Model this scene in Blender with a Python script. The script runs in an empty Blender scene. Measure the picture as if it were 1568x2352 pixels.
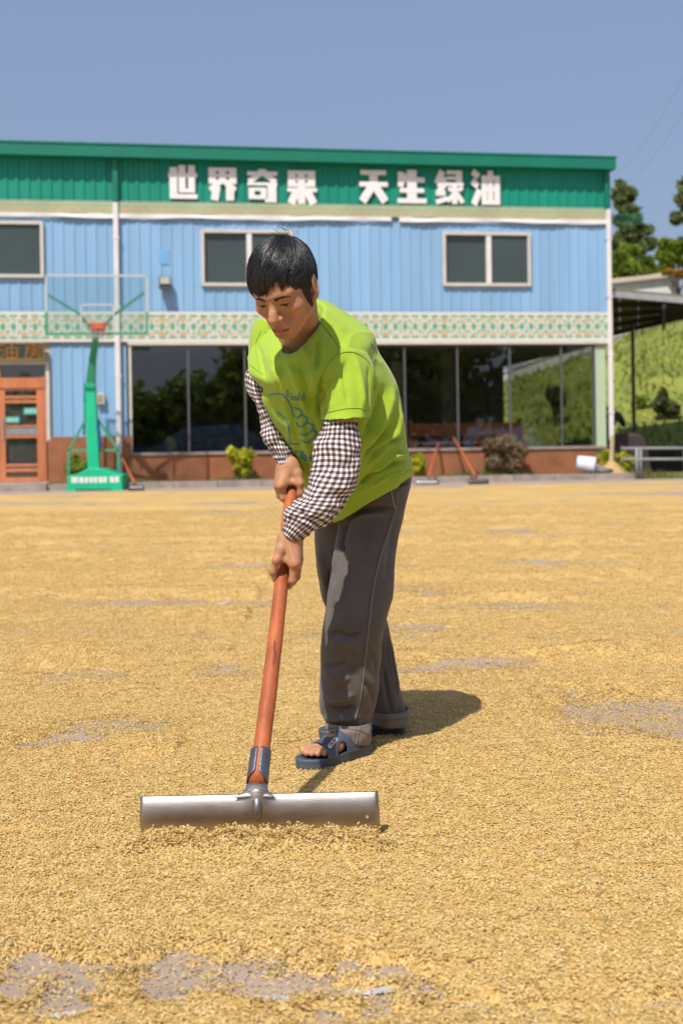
import bpy, bmesh, math, random
import numpy as np
from mathutils import Vector, Matrix
from mathutils.bvhtree import BVHTree

random.seed(7)
RNG = np.random.default_rng(11)
SC = bpy.context.scene
COL = SC.collection
R = math.radians

# ------------------------------------------------------------------ camera, sky, sun, exposure
CAM_H = 0.95
FPX = 2800.0            # focal length in units of the 1568 px wide picture
ROLL = 0.015
cam_d = bpy.data.cameras.new('camera')
cam = bpy.data.objects.new('camera', cam_d)
COL.objects.link(cam)
cam.location = (0, 0, CAM_H)
cam_d.sensor_fit = 'VERTICAL'
cam_d.sensor_height = 36.0
cam_d.lens = 36.0 * FPX / 2352.0
cam_d.shift_y = -156.0 / 2352.0
cam_d.clip_start = 0.1
cam_d.clip_end = 2000.0
cam.matrix_world = Matrix.Translation((0, 0, CAM_H)) @ Matrix.Rotation(R(90), 4, 'X') @ Matrix.Rotation(-ROLL, 4, 'Z')
cam_d.dof.use_dof = True
cam_d.dof.focus_distance = 3.35
cam_d.dof.aperture_fstop = 3.9
SC.camera = cam

SUN_A, SUN_B = 0.29, 0.64            # how far a shadow moves right / away for every metre of height
sun_dir = Vector((SUN_A, SUN_B, -1.0)).normalized()
sun_el = math.asin(-sun_dir.z)
sun_rot = math.atan2(-SUN_A, -SUN_B)
world = bpy.data.worlds.new('World')
SC.world = world
world.use_nodes = True
wn = world.node_tree.nodes
wl = world.node_tree.links
sky = wn.new('ShaderNodeTexSky')
sky.sky_type = 'NISHITA'
sky.sun_disc = False
sky.sun_elevation = sun_el
sky.sun_rotation = sun_rot
sky.air_density = 1.2
sky.dust_density = 3.2
sky.ozone_density = 3.0
mixs = wn.new('ShaderNodeMix')
mixs.data_type = 'RGBA'
mixs.inputs[0].default_value = 0.5
wl.new(sky.outputs[0], mixs.inputs[6])
mixs.inputs[7].default_value = (2.95, 3.75, 5.95, 1)     # even summer haze
wl.new(mixs.outputs[2], wn['Background'].inputs[0])
wn['Background'].inputs[1].default_value = 0.086
sun_d = bpy.data.lights.new('sun', 'SUN')
sun_d.energy = 3.8
sun_d.angle = R(0.6)
sun_d.color = (1.0, 0.95, 0.86)
sun = bpy.data.objects.new('sun', sun_d)
COL.objects.link(sun)
sun.location = (-10, -20, 30)
sun.rotation_euler = sun_dir.to_track_quat('-Z', 'Y').to_euler()
SC.view_settings.view_transform = 'Standard'
SC.view_settings.look = 'None'
SC.view_settings.gamma = 1.0
SC.view_settings.exposure = 0.38
SC.cycles.max_bounces = 8
SC.cycles.transparent_max_bounces = 12

# ------------------------------------------------------------------ pixel <-> place
def ray(u, v):
    du, dv = u - 784.0, v - 1020.0
    return Vector(((du - ROLL * dv) / FPX, 1.0, -(dv + ROLL * du) / FPX))

def P(u, v, Y):
    d = ray(u, v)
    return Vector((d.x * Y, Y, CAM_H + d.z * Y))

def G(u, v, z=0.0):
    d = ray(u, v)
    Y = (z - CAM_H) / d.z
    return P(u, v, Y)

def to_px(co):
    co = np.asarray(co, float)
    Y = co[:, 1]
    a = co[:, 0] / Y * FPX
    b = -(co[:, 2] - CAM_H) / Y * FPX
    return np.stack([784 + a + ROLL * b, 1020 + b - ROLL * a], 1)

# ------------------------------------------------------------------ mesh helpers
def vnoise(p, seed=0):
    """smooth value noise, p (n,3) -> (n,) in -1..1"""
    p = np.asarray(p, float)
    i = np.floor(p).astype(np.int64)
    f = p - i
    f = f * f * (3 - 2 * f)
    out = np.zeros(len(p))
    for dx in (0, 1):
        for dy in (0, 1):
            for dz in (0, 1):
                h = ((i[:, 0] + dx) * 374761393 + (i[:, 1] + dy) * 668265263 + (i[:, 2] + dz) * 2147483647 + seed * 974711) & 0xFFFFFFFF
                h = ((h ^ (h >> 13)) * 1274126177) & 0xFFFFFFFF
                h = (h ^ (h >> 16)) & 0xFFFF
                w = (f[:, 0] if dx else 1 - f[:, 0]) * (f[:, 1] if dy else 1 - f[:, 1]) * (f[:, 2] if dz else 1 - f[:, 2])
                out += w * (h / 32767.5 - 1.0)
    return out

class MB:
    def __init__(self):
        self.v, self.f = [], []
    def add(self, vs, fs):
        n = len(self.v)
        self.v += [tuple(v) for v in vs]
        self.f += [tuple(i + n for i in f) for f in fs]
        return self
    def box(self, a, b, rot=None, org=None):
        x0, y0, z0 = a
        x1, y1, z1 = b
        vs = [Vector(p) for p in ((x0, y0, z0), (x1, y0, z0), (x1, y1, z0), (x0, y1, z0), (x0, y0, z1), (x1, y0, z1), (x1, y1, z1), (x0, y1, z1))]
        if rot is not None:
            o = Vector(org) if org is not None else Vector((0, 0, 0))
            vs = [o + rot @ (v - o) for v in vs]
        return self.add(vs, [(0, 3, 2, 1), (4, 5, 6, 7), (0, 1, 5, 4), (1, 2, 6, 5), (2, 3, 7, 6), (3, 0, 4, 7)])
    def beam(self, p, q, w, h, up=(0, 0, 1)):
        p, q = Vector(p), Vector(q)
        d = (q - p).normalized()
        s = d.cross(Vector(up))
        if s.length < 1e-4:
            s = d.cross(Vector((0, 1, 0)))
        s.normalize()
        t = s.cross(d).normalized()
        vs = [e + s * (w / 2 * a) + t * (h / 2 * b) for e in (p, q) for a, b in ((-1, -1), (1, -1), (1, 1), (-1, 1))]
        return self.add(vs, [(0, 3, 2, 1), (4, 5, 6, 7), (0, 1, 5, 4), (1, 2, 6, 5), (2, 3, 7, 6), (3, 0, 4, 7)])
    def tube(self, pts, rad, n=10, cap=True, closed=False):
        pts = [Vector(p) for p in pts]
        if not hasattr(rad, '__len__'):
            rad = [rad] * len(pts)
        m = len(pts)
        base = len(self.v)
        s = None
        for i, p in enumerate(pts):
            if closed:
                d = pts[(i + 1) % m] - pts[i - 1]
            else:
                d = pts[min(i + 1, m - 1)] - pts[max(i - 1, 0)]
            d.normalize()
            if s is None:
                s = d.cross(Vector((0, 0, 1)))
                if s.length < 0.05:
                    s = d.cross(Vector((1, 0, 0)))
            s = (s - d * s.dot(d)).normalized()
            t = d.cross(s)
            for k in range(n):
                a = 2 * math.pi * k / n
                self.v.append(tuple(p + (s * math.cos(a) + t * math.sin(a)) * rad[i]))
        for i in range(m if closed else m - 1):
            for k in range(n):
                j, l = (i + 1) % m, (k + 1) % n
                self.f.append((base + i * n + k, base + i * n + l, base + j * n + l, base + j * n + k))
        if cap and not closed:
            self.f.append(tuple(base + k for k in reversed(range(n))))
            self.f.append(tuple(base + (m - 1) * n + k for k in range(n)))
        return self
    def rings(self, rings, cap0=True, cap1=True):
        base = len(self.v)
        n = len(rings[0])
        for r in rings:
            self.v += [tuple(p) for p in r]
        for i in range(len(rings) - 1):
            for k in range(n):
                l = (k + 1) % n
                self.f.append((base + i * n + k, base + i * n + l, base + (i + 1) * n + l, base + (i + 1) * n + k))
        if cap0:
            self.f.append(tuple(base + k for k in reversed(range(n))))
        if cap1:
            self.f.append(tuple(base + (len(rings) - 1) * n + k for k in range(n)))
        return self
    def prism(self, poly, a, b, axis='y'):
        """poly of (p, q) pairs swept along an axis from a to b"""
        n = len(poly)
        def mk(p, q, t):
            return {'y': (p, t, q), 'z': (p, q, t), 'x': (t, p, q)}[axis]
        vs = [mk(p, q, a) for p, q in poly] + [mk(p, q, b) for p, q in poly]
        fs = [tuple(range(n)), tuple(reversed(range(n, 2 * n)))]
        fs += [(i, n + i, n + (i + 1) % n, (i + 1) % n) for i in range(n)]
        return self.add(vs, fs)

def raw(name, verts, faces, mat=None, smooth=False, fixn=True):
    me = bpy.data.meshes.new(name)
    me.from_pydata([tuple(v) for v in verts], [], faces)
    if fixn:
        bm = bmesh.new()
        bm.from_mesh(me)
        bmesh.ops.recalc_face_normals(bm, faces=bm.faces)
        bm.to_mesh(me)
        bm.free()
    if mat is not None:
        me.materials.append(mat)
    if smooth:
        me.polygons.foreach_set('use_smooth', [True] * len(me.polygons))
    me.update()
    return me

def link(name, me, parent=None, loc=None):
    o = bpy.data.objects.new(name, me)
    COL.objects.link(o)
    if parent is not None:
        o.parent = parent
    if loc is not None:
        o.location = loc
    return o

def root_of(o):
    while o.parent is not None:
        o = o.parent
    return o

def obj(name, mb, mat, parent=None, smooth=False, kind=None, world_co=False, bevel=0.0, label=None):
    """one mesh object; world_co: vertices are in the world and are moved into the parent's space"""
    vs = mb.v
    if world_co and parent is not None:
        rt = root_of(parent)
        inv = Matrix.LocRotScale(rt.location, rt.rotation_euler, rt.scale).inverted()
        vs = [inv @ Vector(v) for v in vs]
    o = link(name, raw(name, vs, mb.f, mat, smooth), parent)
    if bevel > 0:
        m = o.modifiers.new('bevel', 'BEVEL')
        m.width = bevel
        m.segments = 2
        m.limit_method = 'ANGLE'
    if kind:
        o['kind'] = kind
    if label:
        o['label'] = label
    return o

def tag(o, label=None, cat=None, group=None, kind=None):
    if label: o['label'] = label
    if cat: o['category'] = cat
    if group: o['group'] = group
    if kind: o['kind'] = kind
    return o

def thing(name, label, cat, loc=(0, 0, 0), rotz=0.0, group=None):
    o = bpy.data.objects.new(name, None)
    COL.objects.link(o)
    o.empty_display_size = 0.2
    o.location = loc
    o.rotation_euler = (0, 0, rotz)
    return tag(o, label, cat, group)

def crom(a, n):
    """Catmull-Rom resample of rows of a to n rows"""
    a = np.asarray(a, float)
    m = len(a)
    t = np.linspace(0, m - 1, n)
    i = np.clip(np.floor(t).astype(int), 0, m - 2)
    f = (t - i)[:, None]
    p0, p1, p2, p3 = a[np.maximum(i - 1, 0)], a[i], a[i + 1], a[np.minimum(i + 2, m - 1)]
    return 0.5 * ((2 * p1) + (-p0 + p2) * f + (2 * p0 - 5 * p1 + 4 * p2 - p3) * f ** 2 + (-p0 + 3 * p1 - 3 * p2 + p3) * f ** 3)

# ------------------------------------------------------------------ materials
def mat(name, color, rough=0.6, metal=0.0, var=0.0, scale=8.0, bump=0.0, bscale=60.0, spec=0.5, stretch=None, dirt=None, place=False):
    m = bpy.data.materials.new(name)
    m.use_nodes = True
    nt = m.node_tree
    b = nt.nodes['Principled BSDF']
    b.inputs['Roughness'].default_value = rough
    b.inputs['Metallic'].default_value = metal
    b.inputs['Specular IOR Level'].default_value = spec
    c = (*color, 1)
    b.inputs['Base Color'].default_value = c
    tc = nt.nodes.new('ShaderNodeTexCoord')
    mp = nt.nodes.new('ShaderNodeMapping')
    if place:                                   # pattern runs on across neighbouring pieces
        nt.links.new(nt.nodes.new('ShaderNodeNewGeometry').outputs['Position'], mp.inputs[0])
    else:
        nt.links.new(tc.outputs['Object'], mp.inputs[0])
    if stretch:
        mp.inputs['Scale'].default_value = stretch
    if var > 0:
        nz = nt.nodes.new('ShaderNodeTexNoise')
        nz.inputs['Scale'].default_value = scale
        nz.inputs['Detail'].default_value = 5
        nt.links.new(mp.outputs[0], nz.inputs[0])
        rp = nt.nodes.new('ShaderNodeValToRGB')
        d = dirt if dirt else tuple(x * (1 - var) for x in color)
        l = tuple(min(1, x * (1 + var * 0.6)) for x in color)
        rp.color_ramp.elements[0].position = 0.28
        rp.color_ramp.elements[0].color = (*d, 1)
        rp.color_ramp.elements[1].position = 0.72
        rp.color_ramp.elements[1].color = (*l, 1)
        nt.links.new(nz.outputs[0], rp.inputs[0])
        last = rp.outputs[0]
        if place:
            oi = nt.nodes.new('ShaderNodeObjectInfo')
            mr = nt.nodes.new('ShaderNodeMapRange')
            mr.inputs[3].default_value = 0.94
            mr.inputs[4].default_value = 1.04
            nt.links.new(oi.outputs['Random'], mr.inputs[0])
            mu = nt.nodes.new('ShaderNodeMix')
            mu.data_type = 'RGBA'
            mu.blend_type = 'MULTIPLY'
            mu.inputs[0].default_value = 1.0
            nt.links.new(last, mu.inputs[6])
            nt.links.new(mr.outputs[0], mu.inputs[7])
            last = mu.outputs[2]
        nt.links.new(last, b.inputs['Base Color'])
    if bump > 0:
        n2 = nt.nodes.new('ShaderNodeTexNoise')
        n2.inputs['Scale'].default_value = bscale
        n2.inputs['Detail'].default_value = 4
        nt.links.new(mp.outputs[0], n2.inputs[0])
        bp = nt.nodes.new('ShaderNodeBump')
        bp.inputs['Strength'].default_value = bump
        bp.inputs['Distance'].default_value = 0.01
        nt.links.new(n2.outputs[0], bp.inputs['Height'])
        nt.links.new(bp.outputs[0], b.inputs['Normal'])
    return m

def attr_mat(name, attr='col', rough=0.6, bump=0.0, bscale=80.0, sss=0.0, sheen=0.0, translucent=0.0, spec=0.5):
    """colour from a mesh colour attribute"""
    m = bpy.data.materials.new(name)
    m.use_nodes = True
    nt = m.node_tree
    b = nt.nodes['Principled BSDF']
    b.inputs['Roughness'].default_value = rough
    b.inputs['Specular IOR Level'].default_value = spec
    a = nt.nodes.new('ShaderNodeAttribute')
    a.attribute_name = attr
    nt.links.new(a.outputs['Color'], b.inputs['Base Color'])
    if sss:
        b.inputs['Subsurface Weight'].default_value = sss
        b.inputs['Subsurface Radius'].default_value = (1, 0.35, 0.2)
        b.inputs['Subsurface Scale'].default_value = 0.006
    if sheen:
        b.inputs['Sheen Weight'].default_value = sheen
    if translucent:
        t = nt.nodes.new('ShaderNodeBsdfTranslucent')
        nt.links.new(a.outputs['Color'], t.inputs['Color'])
        mx = nt.nodes.new('ShaderNodeMixShader')
        mx.inputs[0].default_value = translucent
        nt.links.new(b.outputs[0], mx.inputs[1])
        nt.links.new(t.outputs[0], mx.inputs[2])
        nt.links.new(mx.outputs[0], nt.nodes['Material Output'].inputs[0])
    if bump:
        tc = nt.nodes.new('ShaderNodeTexCoord')
        n2 = nt.nodes.new('ShaderNodeTexNoise')
        n2.inputs['Scale'].default_value = bscale
        n2.inputs['Detail'].default_value = 4
        nt.links.new(tc.outputs['Object'], n2.inputs[0])
        bp = nt.nodes.new('ShaderNodeBump')
        bp.inputs['Strength'].default_value = bump
        bp.inputs['Distance'].default_value = 0.004
        nt.links.new(n2.outputs[0], bp.inputs['Height'])
        nt.links.new(bp.outputs[0], b.inputs['Normal'])
    return m

def set_col(me, cols, name='col'):
    a = me.color_attributes.new(name, 'FLOAT_COLOR', 'POINT')
    c = np.ones((len(me.vertices), 4), np.float32)
    c[:, :3] = cols
    a.data.foreach_set('color', c.ravel())

def glass_mat(name, tint, refl, rough=0.0):
    """tinted pane: see-through, mirrors what stands before it"""
    m = bpy.data.materials.new(name)
    m.use_nodes = True
    nt = m.node_tree
    nt.nodes.remove(nt.nodes['Principled BSDF'])
    t = nt.nodes.new('ShaderNodeBsdfTransparent')
    t.inputs[0].default_value = (*tint, 1)
    g = nt.nodes.new('ShaderNodeBsdfGlossy')
    g.inputs['Roughness'].default_value = rough
    g.inputs['Color'].default_value = (0.9, 0.93, 0.95, 1)
    lw = nt.nodes.new('ShaderNodeFresnel')
    geo = nt.nodes.new('ShaderNodeNewGeometry')          # the same reflectance on both faces of the thin pane
    io = nt.nodes.new('ShaderNodeMath')
    io.operation = 'MULTIPLY_ADD'
    io.inputs[1].default_value = 1 / 1.5 - 1.5
    io.inputs[2].default_value = 1.5
    nt.links.new(geo.outputs['Backfacing'], io.inputs[0])
    nt.links.new(io.outputs[0], lw.inputs['IOR'])
    ad = nt.nodes.new('ShaderNodeMath')
    ad.operation = 'ADD'
    ad.use_clamp = True
    ad.inputs[1].default_value = refl
    nt.links.new(lw.outputs[0], ad.inputs[0])
    mx = nt.nodes.new('ShaderNodeMixShader')
    nt.links.new(ad.outputs[0], mx.inputs[0])
    nt.links.new(t.outputs[0], mx.inputs[1])
    nt.links.new(g.outputs[0], mx.inputs[2])
    nt.links.new(mx.outputs[0], nt.nodes['Material Output'].inputs[0])
    return m

M_GREEN = mat('green cladding paint', (0.0, 0.255, 0.175), 0.5, var=0.14, scale=1.6, stretch=(1, 1, 0.18), place=True)
M_GREENTRIM = mat('green trim paint', (0.0, 0.17, 0.108), 0.5, var=0.1, scale=2)
M_BLUE = mat('blue cladding paint', (0.24, 0.425, 0.66), 0.5, var=0.10, scale=1.8, stretch=(1, 1, 0.15), place=True)
M_CREAM = mat('cream painted metal', (0.6, 0.56, 0.5), 0.5, var=0.1, scale=3)
M_WHITEPIPE = mat('white plastic pipe', (0.74, 0.70, 0.70), 0.45, var=0.1, scale=3)
M_WHITE = mat('white sign paint', (0.82, 0.78, 0.78), 0.5, var=0.04, scale=3)
M_PALEGREEN = mat('pale green paint', (0.42, 0.52, 0.36), 0.6, var=0.08, scale=2)
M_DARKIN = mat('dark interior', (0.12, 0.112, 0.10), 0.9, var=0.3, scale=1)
M_CONC = mat('concrete', (0.35, 0.265, 0.205), 0.85, var=0.16, scale=2.2, bump=0.25, bscale=120)
M_KERB = mat('kerb concrete', (0.33, 0.27, 0.24), 0.9, var=0.3, scale=4, bump=0.3, bscale=40)
M_BRICK = mat('orange brick', (0.36, 0.135, 0.06), 0.8, var=0.3, scale=2.5, bump=0.2, bscale=40)
M_MORTAR = mat('mortar', (0.28, 0.13, 0.075), 0.9, var=0.15, scale=4)
M_DOORWOOD = mat('orange door wood', (0.56, 0.19, 0.08), 0.5, var=0.25, scale=5, stretch=(1, 1, 0.2))
M_WINDARK = mat('dark window glass', (0.055, 0.075, 0.075), 0.12, spec=0.5, var=0.1, scale=0.7)
M_GLASS = glass_mat('shop window glass', (0.86, 0.87, 0.86), 0.045)
M_GLASSDOOR = glass_mat('door glass', (0.6, 0.62, 0.63), 0.06)
M_CLEAR = glass_mat('clear acrylic', (0.88, 0.93, 0.92), 0.02)
M_BLACK = mat('black plastic', (0.02, 0.02, 0.022), 0.5)
M_STAND = mat('basketball stand green', (0.0, 0.43, 0.22), 0.5, var=0.12, scale=2)
M_STAND2 = mat('dull green paint', (0.03, 0.30, 0.17), 0.5, var=0.12, scale=3)
M_RIM = mat('orange rim paint', (0.58, 0.12, 0.045), 0.5)
M_RAIL = mat('grey rail paint', (0.24, 0.245, 0.25), 0.5, var=0.2, scale=6)
M_BENCH = mat('shaded orange wood', (0.30, 0.10, 0.04), 0.6, var=0.25, scale=5)  # door wood darkened: indoor shade put into the colour
M_GALV = mat('galvanised steel', (0.5, 0.5, 0.5), 0.4, metal=0.6, var=0.15, scale=6)
M_GOLD = mat('gold paint', (0.24, 0.10, 0.018), 0.45, var=0.2, scale=10)
M_GOLDFR = mat('old gold frame', (0.25, 0.15, 0.05), 0.5, var=0.2, scale=8)
M_SIGNGREEN = mat('dark green board', (0.015, 0.05, 0.035), 0.5, var=0.2, scale=4)
M_HANDLE = mat('orange rake handle', (0.40, 0.105, 0.034), 0.55, var=0.32, scale=16, stretch=(1, 1, 0.12), bump=0.22, bscale=70, spec=0.35)
# ------------------------------------------------------------------ the yard
mb = MB()
mb.add([(-300, -120, 0), (300, -120, 0), (300, 400, 0), (-300, 400, 0)], [(0, 1, 2, 3)])
tag(obj('ground', mb, M_CONC), kind='structure')

# building wall plane: A at the left edge of the picture, D along the wall
A = P(0, 1020, 28.5)
B = P(1404, 1010, 30.7)
A.z = B.z = 0
WD = (B - A).normalized()
WN = Vector((WD.y, -WD.x, 0))          # towards the camera
WROT = math.atan2(WD.y, WD.x)

def W(u, v, off=0.0):
    """pixel -> (s along wall, height) on the plane `off` metres in front of the wall"""
    d = ray(u, v)
    o = A + WN * off
    Y = (o.x * WN.x + o.y * WN.y) / (d.x * WN.x + d.y * WN.y)
    p = P(u, v, Y)
    return (p - A).dot(WD), p.z

def wpos(s, y, z):
    return A + WD * s - WN * y + Vector((0, 0, z))
S_END = (B - A).length
S_BEG = -4.0

bld = thing('oil_mill_building', 'two storey blue metal clad building with a green fascia and white characters', 'building', A, WROT)
zc = 0.16                                               # plinth / kerb top
z_roof0, z_roof1 = W(0, 322, 0.3)[1] - 0.06, W(1404, 359, 0.3)[1] - 0.06
z_gb = 0.5 * (W(0, 466)[1] + W(1404, 477)[1])           # green / frieze line
z_f1 = 0.5 * (W(0, 499)[1] + W(1404, 508)[1])           # frieze bottom / blue top
z_f2t = 0.5 * (W(0, 715)[1] + W(1380, 719)[1])
z_f2b = 0.5 * (W(0, 786)[1] + W(1380, 784)[1])
z_win_t = W(800, 795)[1]
z_sill = W(800, 1034)[1]
z_brick_door = W(200, 1003)[1]
z_roof = 0.5 * (z_roof0 + z_roof1)
DEPTH = 9.0
print('heights', [round(x, 2) for x in (z_roof0, z_roof1, z_gb, z_f1, z_f2t, z_f2b, z_win_t, z_sill, z_brick_door, S_END)])

def rt(s):   # roof height along the wall
    return z_roof0 + (z_roof1 - z_roof0) * (s / S_END)

# shell of the upper storey, the room behind the glass
mb = MB()
mb.prism([(S_BEG, z_win_t + 0.12), (S_END - 0.05, z_win_t + 0.12), (S_END - 0.05, rt(S_END) - 0.12), (S_BEG, rt(S_BEG) - 0.12)], 0.06, 5.0)
obj('upper_wall', mb, M_CREAM, bld)
s_win0 = W(303, 900)[0]
s_win1 = W(1363, 900)[0]
mb = MB()
mb.box((S_BEG, 0.02, 0), (s_win0 - 0.2, DEPTH, z_win_t + 0.10))
obj('left_wall', mb, M_CREAM, bld)
mb = MB()
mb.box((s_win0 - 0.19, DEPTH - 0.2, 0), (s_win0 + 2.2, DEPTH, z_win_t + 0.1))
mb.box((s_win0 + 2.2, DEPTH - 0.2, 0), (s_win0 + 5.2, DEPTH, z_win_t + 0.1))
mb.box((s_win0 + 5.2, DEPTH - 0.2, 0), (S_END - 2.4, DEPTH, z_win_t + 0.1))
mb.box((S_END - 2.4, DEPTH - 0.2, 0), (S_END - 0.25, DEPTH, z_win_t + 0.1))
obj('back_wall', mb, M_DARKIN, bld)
mb = MB()
mb.box((s_win0 - 0.19, 0.25, 0.02), (S_END - 0.3, DEPTH - 0.2, 0.12))
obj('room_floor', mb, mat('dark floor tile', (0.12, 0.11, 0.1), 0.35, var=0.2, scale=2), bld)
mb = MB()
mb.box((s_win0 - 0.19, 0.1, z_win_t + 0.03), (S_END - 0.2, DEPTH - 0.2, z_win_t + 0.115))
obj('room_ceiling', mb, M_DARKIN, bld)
# inner columns
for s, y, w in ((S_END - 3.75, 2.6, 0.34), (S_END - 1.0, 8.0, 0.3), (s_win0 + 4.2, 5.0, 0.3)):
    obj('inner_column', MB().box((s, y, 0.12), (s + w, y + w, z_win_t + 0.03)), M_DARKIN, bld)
obj('inner_column', MB().box((S_END - 4.45, 6.2, 0.12), (S_END - 4.1, 6.5, z_win_t + 0.02)), mat('pale column', (0.5, 0.5, 0.45), 0.7), bld, label='pale column standing inside the room')

# right hand side wall: low brick base, glass above
s_in = S_END - 0.12
mb = MB().box((s_in - 0.06, 0.3, 0.0), (s_in + 0.08, DEPTH - 0.2, z_sill - 0.35))
obj('side_base_wall', mb, M_BRICK, bld)
pane = MB().box((s_in - 0.005, 0.4, z_sill - 0.35), (s_in + 0.005, DEPTH - 0.2, z_win_t + 0.03))
obj('side_glass', pane, M_GLASS, bld)

# corrugated cladding, strip by strip
def strip_mesh(name, w, m, rib=0.045, deep=0.028):
    prof = [(0.0, 0.0), (w - rib * 1.6, 0.0), (w - rib * 1.3, -deep), (w - rib * 0.3, -deep), (w, 0.0)]
    prof2 = [(x, -y) for x, y in prof]
    vs = [(x, y, 0) for x, y in prof] + [(x, y, 1) for x, y in prof]
    n = len(prof)
    vs += [(0, 0.02, 0), (w, 0.02, 0), (0, 0.02, 1), (w, 0.02, 1)]
    fs = [(i, i + 1, n + i + 1, n + i) for i in range(n - 1)]
    fs += [(2 * n, 2 * n + 2, 2 * n + 3, 2 * n + 1), (0, n, 2 * n + 2, 2 * n), (n - 1, 2 * n + 1, 2 * n + 3, 2 * n - 1)]
    fs += [tuple(range(n)) + (2 * n + 1, 2 * n), tuple(range(n, 2 * n)) + (2 * n + 3, 2 * n + 2)]
    return raw(name, vs, fs, m)

SW = 0.252
blue_me = strip_mesh('blue cladding strip', SW - 0.002, M_BLUE, deep=0.016)
green_me = strip_mesh('green cladding strip', SW - 0.002, M_GREEN, rib=0.075, deep=0.024)
wins = [(W(-136, 560)[0], W(101, 560)[0], W(0, 508)[1], W(0, 638)[1]),
        (W(462, 600)[0], W(672, 600)[0], W(560, 529)[1], W(560, 658)[1]),
        (W(1015, 600)[0], W(1216, 600)[0], W(1110, 534)[1], W(1110, 658)[1])]

def strip(me, s, z0, z1, kx=1.0):
    if z1 - z0 < 0.02:
        return
    o = link('cladding_panel', me, bld, (s, 0.0, z0))
    o.scale = (kx, 1, z1 - z0)

s = S_BEG
while s < S_END - 0.2:
    lo, hi = z_f2t - 0.02, z_f1 + 0.02
    holes = sorted((b, a) for (x0, x1, a, b) in wins if s + SW > x0 + 0.03 and s < x1 - 0.03)
    for (x0, x1, a, b) in wins:
        for p, q in ((s, x0 + 0.03), (x1 - 0.03, s + SW)):           # narrow offcuts beside the window frames
            if s < x0 + 0.03 < s + SW and p == s or s < x1 - 0.03 < s + SW and q == s + SW:
                strip(blue_me, p, b + 0.012, a - 0.012, (q - p) / SW)
    for b, a in holes:
        strip(blue_me, s, lo, b + 0.01)
        lo = a - 0.01
    strip(blue_me, s, lo, hi)
    strip(green_me, s, z_gb - 0.05, rt(s) - 0.1)
    s += SW
s = W(118, 900)[0]
s_end_low = W(300, 900)[0]
while s < s_end_low - 0.1:
    strip(blue_me, s, z_brick_door, z_f2b - 0.03)
    s += SW

# roof edge (box gutter), corner trim
mb = MB()
g0, g1 = S_BEG, W(1413, 370, 0.3)[0]
for (a, b, ya, yb, top, bot) in ((g0, g1, -0.32, 0.0, 0.02, -0.26),):
    mb.add([(a, ya, rt(a) + bot), (b, ya, rt(b) + bot), (b, yb, rt(b) + bot), (a, yb, rt(a) + bot),
            (a, ya, rt(a) + top), (b, ya, rt(b) + top), (b, yb, rt(b) + top), (a, yb, rt(a) + top)],
           [(0, 3, 2, 1), (4, 5, 6, 7), (0, 1, 5, 4), (1, 2, 6, 5), (2, 3, 7, 6), (3, 0, 4, 7)])
gut = obj('roof_gutter', mb, M_GREENTRIM, bld)
mb = MB()
mb.add([(g0, -0.34, rt(g0) + 0.02), (g1 + 0.02, -0.34, rt(g1) + 0.02), (g1 + 0.02, -0.26, rt(g1) + 0.02), (g0, -0.26, rt(g0) + 0.02),
        (g0, -0.34, rt(g0) + 0.06), (g1 + 0.02, -0.34, rt(g1) + 0.06), (g1 + 0.02, -0.26, rt(g1) + 0.06), (g0, -0.26, rt(g0) + 0.06)],
       [(0, 3, 2, 1), (4, 5, 6, 7), (0, 1, 5, 4), (1, 2, 6, 5), (2, 3, 7, 6), (3, 0, 4, 7)])
obj('gutter_lip', mb, M_GREENTRIM, gut)
mb = MB()
mb.add([(S_BEG, 0.0, rt(S_BEG) + 0.0), (S_END + 0.05, 0.0, rt(S_END)), (S_END + 0.05, 5.1, rt(S_END) + 0.1), (S_BEG, 5.1, rt(S_BEG) + 0.1),
        (S_BEG, 0.0, rt(S_BEG) - 0.1), (S_END + 0.05, 0.0, rt(S_END) - 0.1), (S_END + 0.05, 5.1, rt(S_END)), (S_BEG, 5.1, rt(S_BEG))],
       [(0, 1, 2, 3), (4, 7, 6, 5), (0, 4, 5, 1), (1, 5, 6, 2), (2, 6, 7, 3), (3, 7, 4, 0)])
obj('roof', mb, M_GREENTRIM, bld)
sc0 = W(1384, 420)[0]
obj('corner_trim', MB().box((sc0 + 0.10, -0.06, z_gb), (S_END + 0.03, 0.06, rt(S_END) - 0.16)), M_GREENTRIM, bld)
obj('downpipe', MB().box((sc0, -0.13, z_gb + 0.01), (sc0 + 0.09, -0.03, rt(S_END) - 0.24)), M_GREENTRIM, bld)
sp = W(265, 420)[0]
obj('downpipe', MB().box((sp - 0.06, -0.15, z_gb + 0.01), (sp + 0.06, -0.045, rt(sp) - 0.24)), M_GREENTRIM, bld)
# white downpipes
def pipe(s, z0, z1, w=0.12, y=-0.15):
    o = obj('downpipe', MB().box((s - w / 2, y, z0), (s + w / 2, y + 0.1, z1)), M_WHITEPIPE, bld, bevel=0.02)
    for k in range(4):
        zz = z0 + (z1 - z0) * (0.12 + 0.25 * k)
        obj('pipe_bracket', MB().box((s - w / 2 - 0.02, y - 0.006, zz), (s + w / 2 + 0.02, y + 0.12, zz + 0.035)), M_WHITEPIPE, o)
pipe(W(268, 600)[0], 0.2, z_gb - 0.02)
pipe(W(1394, 600)[0], W(1397, 1012)[1], z_gb - 0.02, 0.11)
obj('corner_trim', MB().box((W(1399, 600)[0], -0.055, z_f2b - 0.02), (S_END + 0.03, 0.06, z_gb - 0.01)), M_CREAM, bld)
obj('corner_column', MB().box((W(1366, 900)[0], -0.02, z_sill - 0.3), (W(1389, 900)[0], 0.26, z_f2b - 0.06)), M_PALEGREEN, bld)

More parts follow.
